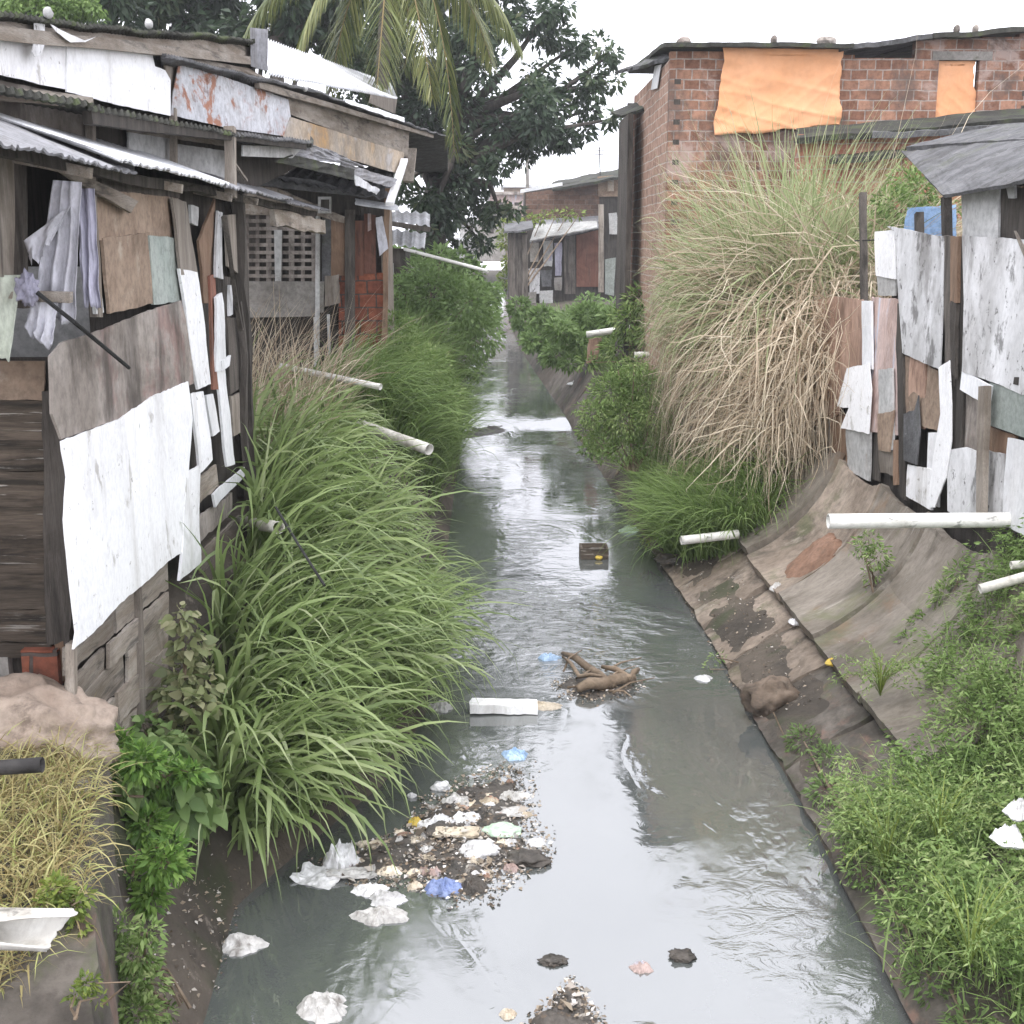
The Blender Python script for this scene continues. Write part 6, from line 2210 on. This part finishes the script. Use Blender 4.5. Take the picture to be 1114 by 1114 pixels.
def crumpled(name, label, px, py, w, h, m, seed, cat='bag', bank=False, group=None, tall=1.0, loc=None, size=None):
    """thin crushed plastic: a ragged outline and pinched folds, resting on what carries it"""
    if loc is None:
        c, s = (gpos if bank else wpos)(px, py)
        rx = w * s / 2
        H = h * s * .30 * tall
    else:
        c, rx, H = loc, size[0], size[1]
    ry = rx * min(1.0, .55 + .5 * h / w)

    def ridge(x, y, f, k):
        return max(0, 1 - abs(n1(x * f + seed * 1.3 + k, y * f + seed, k)) * 2.8) ** 1.6

    def fn(u, v):
        a = u * 2 * math.pi
        R_ = 1 + .38 * fbm(math.cos(a) * 1.3 + seed, math.sin(a) * 1.3, seed, 3) + .10 * n1(math.cos(a) * 6, math.sin(a) * 6, seed)
        x, y = R_ * v * math.cos(a), R_ * v * math.sin(a)
        e = max(0, 1 - v ** 2.2)
        z = H * e * (.38 + .42 * fbm(x * .9 + seed, y * .9, seed, 2) + .75 * ridge(x, y, 1.1, 1) + .40 * ridge(x, y, 2.3, 4) + .16 * ridge(x, y, 5, 7))
        return Vector((c.x + rx * x, c.y + ry * y, c.z + max(.0, z) + .008 - .012 * v ** 6))
    nu, nv = 64, 20
    V, F = [], []
    for i in range(nu):
        for j in range(1, nv + 1):
            V.append(fn(i / nu, j / nv))
    V.append(fn(0, 0))
    top = len(V) - 1
    for i in range(nu):
        k = (i + 1) % nu
        F.append((top, i * nv, k * nv))
        for j in range(nv - 1):
            F.append((i * nv + j, i * nv + j + 1, k * nv + j + 1, k * nv + j))
    # an underside, so the bag is a closed skin
    b0 = len(V)
    for i in range(nu):
        p = V[i * nv + nv - 1]
        V.append(Vector((c.x + (p[0] - c.x) * .8, c.y + (p[1] - c.y) * .8, c.z - .02)))
    for i in range(nu):
        k = (i + 1) % nu
        F.append((i * nv + nv - 1, b0 + i, b0 + k, k * nv + nv - 1))
    F.append(tuple(b0 + i for i in range(nu - 1, -1, -1)))
    o = add(name, V, F, M[m], smooth=False)
    return tag(o, label, cat, group)


def flat(name, label, px, py, w, h, m, seed, cat='litter', bank=False, th=.012, bend=.25, rot=0.0, tilt=0.0, lift=.01):
    """a floating sheet or board, creased"""
    c, s = (gpos if bank else wpos)(px, py)
    W, Dp = w * s, h * s * 2.0

    def fn(u, v):
        x, y = (u - .5) * W, (v - .5) * Dp
        z = bend * W * .35 * (fbm(u * 2.5 + seed, v * 2.5, seed, 3)) + tilt * y + bend * W * .25 * (u - .5) ** 2
        x += .12 * W * fbm(v * 3 + seed, 5) * abs(u - .5)
        y += .12 * Dp * fbm(u * 3 + seed, 9) * abs(v - .5)
        p = Matrix.Rotation(rot, 3, 'Z') @ Vector((x, y, 0))
        return (c.x + p.x, c.y + p.y, c.z + max(-.02, z) + lift + th)
    V, F = solid(fn, 14, 10, th)
    o = add(name, V, F, M[m])
    return tag(o, label, cat)


def litter():
    crumpled('plastic_bag', 'crumpled white bag standing at the grass tips by the water', 372, 938, 36, 34, 'plastic_white', 1, 'bag', tall=1.8)
    flat('plastic_sheet', 'curled white plastic sheet just below the crumpled bag at the grass', 346, 956, 46, 16, 'plastic_white', 2, bend=.5, rot=-.4)
    flat('plastic_wrapper', 'white and grey wrapper floating right of the curled sheet', 382, 953, 50, 10, 'plastic_grey', 3, bend=.3, rot=.1)
    crumpled('plastic_bag', 'flat white bag floating on the left of the rubbish heap', 402, 968, 34, 14, 'plastic_white', 4, 'bag')
    crumpled('plastic_bag', 'white knotted bag nearest below the flat one', 420, 980, 40, 18, 'plastic_white', 5, 'bag')
    crumpled('plastic_bag', 'long dirty bag lowest on the left of the rubbish heap', 412, 997, 54, 20, 'plastic_grey', 6, 'bag')
    crumpled('plastic_bag', 'blue bag at the front of the rubbish heap', 484, 967, 36, 26, 'plastic_blue', 7, 'bag')
    lump('foam_box', 'bright white foam box with a reddish foot in the rubbish heap', 521, 929, 42, 24, 'plastic_white', 8, 'foam box', crease=.12)
    flat('carton', 'cream flattened carton in the middle of the rubbish heap', 497, 911, 46, 10, 'peel', 9, 'carton', bend=.15, th=.02, lift=.03)
    crumpled('plastic_bag', 'white bag at the upper left of the rubbish heap', 474, 896, 38, 24, 'plastic_white', 10, 'bag')
    crumpled('plastic_bag', 'white torn bag in the very middle of the rubbish heap', 505, 892, 40, 20, 'plastic_white', 61, 'bag')
    crumpled('plastic_bag', 'pale bag at the right shoulder of the rubbish heap above the green bottle', 556, 868, 30, 18, 'plastic_grey', 62, 'bag')
    crumpled('plastic_bag', 'greyish bag at the top of the rubbish heap', 497, 874, 34, 22, 'plastic_grey', 11, 'bag')
    lump('plastic_bottle', 'pale green bottle lying on the right of the rubbish heap', 547, 906, 36, 16, 'plastic_green', 12, 'bottle', crease=.05)
    ol = [(350, 940), (440, 905), (510, 850), (575, 850), (590, 920), (560, 952), (500, 975), (430, 958)]
    for k in range(46):
        a_, b_ = rnd.random() * 8, rnd.random() ** .5
        i_ = int(a_)
        f_ = a_ - i_
        x_ = 490 + (ol[i_][0] * (1 - f_) + ol[(i_ + 1) % 8][0] * f_ - 490) * b_
        y_ = 915 + (ol[i_][1] * (1 - f_) + ol[(i_ + 1) % 8][1] * f_ - 915) * b_
        crumpled('rubbish_scrap', 'small dirty scrap lying in the rubbish heap', x_, y_ - 3, rnd.uniform(9, 24), rnd.uniform(6, 13), rnd.choice(['plastic_grey', 'plastic_white', 'peel', 'plastic_grey', 'peel', 'cardboard', 'pink_board']), 100 + k * 1.7, 'scrap', group='scraps in the rubbish heap')
    lump('foam_lump', 'white foam lump floating alone above the rubbish heap', 480, 858, 21, 14, 'plastic_white', 13, 'foam', crease=.1)
    lump('foam_lump', 'tiny white foam piece left of the floating foam lump', 448, 867, 9, 8, 'plastic_white', 14, 'foam', crease=.1)
    crumpled('plastic_wrapper', 'small white wrapper under the foam box', 521, 952, 24, 12, 'plastic_white', 15, 'wrapper')
    crumpled('carton', 'pinkish scrap left of the blue bag', 474, 950, 16, 14, 'pink_board', 16, 'scrap')
    crumpled('plastic_wrapper', 'yellow wrapper at the left edge of the rubbish heap', 452, 896, 18, 14, 'plastic_yellow', 17, 'wrapper')
    crumpled('carton', 'cream crumpled packet at the upper right of the rubbish heap', 531, 875, 28, 16, 'peel', 18, 'packet')
    flat('carton', 'pale grey board lying at the right of the rubbish heap', 552, 886, 40, 10, 'plastic_grey', 19, 'board', bend=.15)
    crumpled('plastic_bag', 'dark sodden bag at the front tip of the rubbish heap', 514, 967, 30, 22, 'muck', 20, 'bag')
    lump('log', 'brown sodden log at the right tip of the rubbish heap', 574, 937, 46, 18, 'muck', 21, 'log', crease=.1)
    crumpled('carton', 'tan scrap on the left slope of the rubbish heap', 425, 948, 26, 12, 'peel', 22, 'scrap')
    crumpled('carton', 'small tan scrap beside the long dirty bag', 452, 965, 18, 10, 'peel', 23, 'scrap')
    crumpled('plastic_bag', 'small grey bag above the pinkish scrap', 462, 925, 24, 12, 'plastic_grey', 24, 'bag')
    crumpled('carton', 'broken crate carton with printed side at the left shore', 265, 1028, 46, 26, 'plastic_grey', 25, 'carton')
    crumpled('plastic_bag', 'big white sodden sack at the bottom of the canal view', 351, 1098, 56, 32, 'plastic_grey', 26, 'sack')
    crumpled('plastic_wrapper', 'pink and brown wrapper drifting alone in mid water', 697, 1054, 24, 16, 'pink_board', 27, 'wrapper')
    lump('leaf_clump', 'dark rotting leaf clump right of the drifting wrapper', 742, 1042, 28, 12, 'muck', 28, 'leaves')
    lump('leaf_clump', 'dark leaf scrap drifting left of the drifting wrapper', 603, 1046, 26, 9, 'muck', 29, 'leaves')
    crumpled('packet', 'small yellow packet at the bottom edge', 552, 1104, 18, 12, 'peel', 30, 'packet')
    crumpled('plastic_bag', 'blue bag above the rubbish heap near the foam plank', 560, 823, 28, 20, 'plastic_skyblue', 31, 'bag')
    crumpled('plastic_bag', 'sky blue bag left of the branches', 597, 716, 22, 12, 'plastic_skyblue', 32, 'bag')
    # foam plank
    c, s = wpos(548, 776)
    V, F = solid(quad_fn([c + Vector((-37 * s, .12, .10)), c + Vector((37 * s, .10, .09)), c + Vector((37 * s, -.06, .085)), c + Vector((-37 * s, -.06, .095))], .008, .03, 4)[0], 20, 6, .08)
    o = add('foam_plank', V, F, worn('clean_white_foam', (.84, .84, .84), (.88, .88, .88), 3, bump=.05, rnd_v=0, fine_lo=.92))
    tag(o, 'long white foam plank floating across the left side of the stream', 'plank')
    crumpled('plastic_bag', 'pale sheet trapped behind the foam plank', 590, 768, 40, 9, 'peel', 33, 'bag')
    crumpled('plastic_bag', 'white bag caught in the grass tips left of the foam plank', 480, 770, 28, 18, 'plastic_grey', 34, 'bag')
    crumpled('plastic_bag', 'white scrap on the mud at the far side of the stream', 765, 739, 22, 10, 'plastic_white', 35, 'scrap', bank=True)
    # branches
    for k, (pts, r, lab) in enumerate((([(612, 716), (640, 732), (668, 752)], .035, 'bleached branch slanting through the driftwood'),
                                       ([(628, 757), (655, 752), (690, 745)], .055, 'thick log at the front of the driftwood'),
                                       ([(655, 735), (685, 748), (694, 738)], .03, 'dark crooked branch at the right of the driftwood'),
                                       ([(612, 726), (630, 748), (655, 748)], .018, 'thin stick at the left of the driftwood'))):
        q = [wpos(x, y)[0] + Vector((0, 0, .05 + .02 * k)) for x, y in pts]
        V, F = tube([q[0], q[0].lerp(q[1], .5) + Vector((0, 0, .03)), q[1], q[1].lerp(q[2], .5) + Vector((0, .02, .01)), q[2]], [r * .6, r, r * 1.1, r, r * .7], 9)
        o = add('branch', V, F, M['branch'], smooth=True)
        tag(o, lab, 'branch', 'driftwood in the stream')
    for k in range(9):
        x0, y0 = 612 + rnd.uniform(0, 70), 722 + rnd.uniform(0, 36)
        ang, ln = rnd.uniform(-.9, .9), rnd.uniform(22, 48)
        a_, b_ = wpos(x0, y0)[0], wpos(x0 + ln * math.cos(ang), y0 + ln * .5 * math.sin(ang))[0]
        a_.z += .03
        b_.z += rnd.uniform(.02, .16)
        V, F = tube([a_, a_.lerp(b_, .5) + Vector((rnd.uniform(-.04, .04), rnd.uniform(-.04, .04), .03)), b_], [.011, .009, .004], 6)
        tag(add('twig', V, F, M['branch'], smooth=True), 'thin twig caught in the driftwood', 'twig', 'twigs in the driftwood')
    # dark crate
    c, s = wpos(646, 606)
    w = 15 * s
    t = thing('crate', 'dark crate half sunk in the bright reach of the stream', 'crate', tuple(c))
    mb_ = MB()
    for (a, b) in (((-w, -.14, -.08), (w, -.11, .14)), ((-w, .17, -.08), (w, .2, .14)), ((-w, -.108, -.08), (-w + .03, .168, .14)), ((w - .03, -.108, -.08), (w, .168, .14))):
        mb_.put(*box(tuple(c + Vector(a)), tuple(c + Vector(b))))
    mb_.obj('frame', M['dark_wood_x'], t)
    V, F = blob(c + Vector((.03, 0, .05)), (w * .8, .12, .07), 4, 3, .4)
    add('rubbish', V, F, M['muck'], t)
    V, F = blob(c + Vector((.05, -.16, .03)), (.05, .03, .03), 9, 2, .4)
    add('wrapper', V, F, M['plastic_yellow'], t)
    # right bank bits
    crumpled('plastic_bag', 'teal bag at the waterline by the yellowish weed', 684, 578, 20, 14, 'plastic_green', 41, 'bag', bank=True)
    crumpled('plastic_wrapper', 'white wrapper on the mud below the red earth', 866, 677, 17, 9, 'plastic_white', 42, 'wrapper', bank=True)
    crumpled('plastic_bag', 'white crumpled bag at the top of the muddy ledge', 846, 641, 18, 14, 'plastic_grey', 43, 'bag', bank=True)
    crumpled('plastic_wrapper', 'small white wrapper just above the yellow wrapper on the bank', 914, 702, 12, 8, 'plastic_white', 44, 'wrapper', bank=True)
    crumpled('plastic_wrapper', 'bright yellow wrapper at the edge of the green weeds', 906, 721, 15, 11, 'plastic_yellow', 45, 'wrapper', bank=True)
    crumpled('plastic_bag', 'white bag on the bank above the dark canal wall', 697, 491, 20, 15, 'plastic_white', 46, 'bag', bank=True)
    crumpled('plastic_bag', 'light blue bag right beside the white bag on the bank', 714, 487, 15, 11, 'plastic_skyblue', 47, 'bag', bank=True)
    crumpled('plastic_wrapper', 'red wrapper above the light blue bag on the bank', 702, 475, 11, 8, 'plastic_red', 48, 'wrapper', bank=True)
    crumpled('plastic_bag', 'white scrap under the feathery bush', 677, 475, 11, 7, 'plastic_white', 49, 'bag', bank=True)
    crumpled('plastic_bag', 'white scrap where the canal narrows', 624, 418, 14, 8, 'plastic_white', 50, 'scrap', bank=True)
    crumpled('plastic_bag', 'pale rubbish sack at the foot of the distant shack', 626, 350, 16, 10, 'plastic_grey', 51, 'sack', bank=True)
    c = at_y(1098, 914, 6.0)
    crumpled('plastic_bag', 'white bag caught in the weeds at the right edge', 0, 0, 1, .9, 'plastic_white', 52, loc=c, size=(.085, .06))
    c = at_y(1108, 884, 6.05)
    crumpled('plastic_bag', 'white torn bag hanging above the other bag at the right edge', 0, 0, 1, .9, 'plastic_white', 53, loc=c, size=(.075, .05))
    # broken pot-like board under the white stub
    V, F = solid(quad_fn([at_y(640, 368, 28), at_y(656, 366, 28), at_y(650, 392, 28), at_y(637, 396, 28)], .05, .05, 3)[0], 8, 8, .04)
    tag(add('leaning_board', V, F, M['cardboard']), 'brown board leaning on the bank below the white pipe stub', 'board')


litter()


def heaps():
    """the muck that carries the rubbish, and the fine debris in it"""
    def islet(outline, h, seed, m, label, name, kind='stuff'):
        pts = [wpos(x, y)[0] for x, y in outline]
        cx = sum(p.x for p in pts) / len(pts)
        cy = sum(p.y for p in pts) / len(pts)
        k = len(pts)

        def fn(u, v):
            s = u * k
            i = int(s) % k
            p = pts[i].lerp(pts[(i + 1) % k], s - int(s))
            x, y = cx + (p.x - cx) * v, cy + (p.y - cy) * v
            e = 1 - v ** 2.5
            z = zw(cy) + h * e * (.6 + .8 * fbm(x * 4 + seed, y * 4, seed)) + .02 * fbm(x * 16, y * 16, seed) - .03 * v ** 4
            return (x, y, z)
        V, F = [], []
        nu, nv = 90, 18
        for i in range(nu):
            for j in range(nv + 1):
                V.append(fn(i / nu, j / nv))
        for i in range(nu):
            for j in range(nv):
                a, b = i * (nv + 1) + j, ((i + 1) % nu) * (nv + 1) + j
                F.append((a, a + 1, b + 1, b))
        o = add(name, V, F, M[m], smooth=True)
        tag(o, label, 'debris', kind=kind)
        return pts
    heap = islet([(335, 940), (390, 918), (440, 903), (462, 870), (505, 846), (550, 832), (580, 846), (582, 885), (592, 915), (596, 940), (560, 957), (535, 978), (500, 980), (470, 968), (430, 964), (380, 962)], .045, 3, 'muck', 'dark muck of the rubbish heap in the stream', 'rubbish_muck')
    foot = islet([(570, 1114), (600, 1085), (622, 1062), (640, 1085), (662, 1112), (640, 1150), (580, 1150)], .05, 7, 'muck', 'grey muck mound with twigs at the bottom of the view', 'muck_mound')
    islet([(500, 462), (520, 458), (560, 460), (556, 470), (520, 476), (498, 480)], .05, 9, 'muck', 'low mud bar reaching into the stream by the left bank', 'mud_bar')
    drift = islet([(600, 745), (630, 728), (665, 735), (700, 742), (692, 755), (640, 766), (610, 760)], .03, 12, 'muck', 'leaf litter caught around the driftwood', 'leaf_litter')
    # fine bits
    g = np.random.default_rng(99)
    P, D_, T = [], [], []
    for pts, n, ht in ((heap, 2800, .07), (drift, 500, .05), (foot, 420, .05)):
        cx = sum(p.x for p in pts) / len(pts)
        cy = sum(p.y for p in pts) / len(pts)
        for _ in range(n):
            q = g.random() * len(pts)
            i = int(q)
            e = pts[i].lerp(pts[(i + 1) % len(pts)], q - i)
            r = math.sqrt(g.random()) * (1.0 + .07 * abs(g.normal()))
            x, y = cx + (e.x - cx) * r, cy + (e.y - cy) * r
            P.append((x, y, zw(y) + .006 + (ht * g.random() * (1 - r) if r < 1 else 0)))
            T.append(g.random())
            D_.append((g.normal(), g.normal(), g.normal() * .2))
    m = leaf('rubbish_scraps', [(.07, .055, .04), (.16, .12, .085), (.34, .28, .21), (.10, .08, .06), (.52, .49, .44), (.22, .16, .11), (.70, .69, .67)], trans=.0, rough=.7)
    V, F, idx = leaves(np.array(P), g.uniform(.010, .042, len(P)) * np.where(g.random(len(P)) < .06, 2.0, 1), .7, 0, 1.4, 98, np.array(D_))
    o = add('debris_scraps', V, F, m, tint=np.array(T)[idx])
    tag(o, 'fine scraps and leaves strewn over the rubbish', 'debris', kind='stuff')
    # scraps along both banks
    P, D_, T = [], [], []
    for _ in range(1500):
        if g.random() < .7:
            y = g.uniform(9.6, 16)
            x = xr(y) + g.uniform(-.02, 1.0)
        else:
            y = g.uniform(5.4, 7.2)
            x = xl(y) - g.uniform(0, .5)
        P.append((x, y, max(zg(x, y), 0) + .015))
        T.append(g.random() * .8)
        D_.append((g.normal(), g.normal(), g.normal() * .2))
    V, F, idx = leaves(np.array(P), g.uniform(.012, .04, len(P)), .6, 0, 1.2, 97, np.array(D_))
    o = add('bank_scraps', V, F, m, tint=np.array(T)[idx])
    tag(o, 'dead leaves and scraps scattered on the muddy banks', 'debris', kind='stuff')


heaps()


# stones at the foot of the right bank
for i, (x, y, w, h, lab) in enumerate(((838, 765, 56, 56, 'big brown boulder at the right waterline, nearest the green weeds'), (735, 610, 40, 16, 'low muddy stone at the waterline under the short white pipe'))):
    lump('boulder', lab, x, y, w, h, 'mud' if i != 1 else 'muck', 60 + i, 'boulder', bank=True, crease=.12, tall=.9)
# ------------------------------------------------------------------ overcast daylight
SUN_EL, SUN_AZ = R(62), R(200)     # azimuth clockwise from +Y: behind the bridge, a little left
w = bpy.data.worlds.new('World')
SC.world = w
w.use_nodes = True
nt = w.node_tree
nt.nodes.clear()
out = nt.nodes.new('ShaderNodeOutputWorld')
bg = nt.nodes.new('ShaderNodeBackground')
sky = nt.nodes.new('ShaderNodeTexSky')
sky.sky_type = 'NISHITA'
sky.sun_disc = False
sky.sun_elevation = SUN_EL
sky.sun_rotation = SUN_AZ
sky.air_density = 1.0
sky.dust_density = 6.0
sky.ozone_density = 1.0
hs = nt.nodes.new('ShaderNodeHueSaturation')
hs.inputs['Saturation'].default_value = .22
nt.links.new(sky.outputs[0], hs.inputs['Color'])
tc = nt.nodes.new('ShaderNodeTexCoord')
cn = nt.nodes.new('ShaderNodeTexNoise')
cn.inputs['Scale'].default_value = 2.2
cn.inputs['Detail'].default_value = 6
nt.links.new(tc.outputs['Generated'], cn.inputs['Vector'])
cr = nt.nodes.new('ShaderNodeValToRGB')      # the cloud layer: bright, barely broken
cr.color_ramp.elements[0].position = .3
cr.color_ramp.elements[0].color = (9.2, 9.3, 10.3, 1)
cr.color_ramp.elements[1].position = .7
cr.color_ramp.elements[1].color = (12.4, 12.5, 13.4, 1)
nt.links.new(cn.outputs['Fac'], cr.inputs[0])
mx = nt.nodes.new('ShaderNodeMix')
mx.data_type = 'RGBA'
mx.inputs[0].default_value = .85
nt.links.new(hs.outputs[0], mx.inputs[6])
nt.links.new(cr.outputs[0], mx.inputs[7])
nt.links.new(mx.outputs[2], bg.inputs[0])
bg.inputs[1].default_value = .15
nt.links.new(bg.outputs[0], out.inputs[0])

sun = bpy.data.lights.new('sun', 'SUN')
sun.energy = 1.0
sun.angle = R(25)
sun.color = (1, .97, .93)
so = bpy.data.objects.new('sun', sun)
COL.objects.link(so)
d = Vector((math.sin(SUN_AZ) * math.cos(SUN_EL), math.cos(SUN_AZ) * math.cos(SUN_EL), math.sin(SUN_EL)))
so.rotation_euler = (-d).to_track_quat('-Z', 'Y').to_euler()
so.location = (0, 0, 30)

# thin haze volume, added to lift the dark far things
hm, hnt, hout = _new('lifting_haze')
pv = N(hnt, 'ShaderNodeVolumePrincipled')
pv.inputs['Color'].default_value = (.9, .92, .95, 1)
pv.inputs['Density'].default_value = .0009
hnt.links.new(pv.outputs[0], hout.inputs['Volume'])
V, F = box((-76, -8, -1.6), (76, 146, 17.5))
o = add('haze', V, F, hm)
tag(o, 'thin haze added over the canal to lift far darks', 'haze', kind='stuff')

cam = bpy.data.cameras.new('camera')
cam.sensor_width = 36
cam.sensor_fit = 'HORIZONTAL'
cam.lens = 36 * FPX / 1114
cam.clip_start = .05
cam.clip_end = 2000
co = bpy.data.objects.new('camera', cam)
COL.objects.link(co)
co.location = CAM
m3 = Matrix((RT, UP, -FW)).transposed()
co.rotation_euler = m3.to_euler()
SC.camera = co

SC.view_settings.view_transform = 'Standard'
SC.view_settings.look = 'None'
SC.view_settings.gamma = 1
SC.view_settings.use_curve_mapping = False
SC.view_settings.exposure = .76
SC.render.engine = 'CYCLES'
SC.cycles.max_bounces = 6
SC.cycles.use_denoising = True
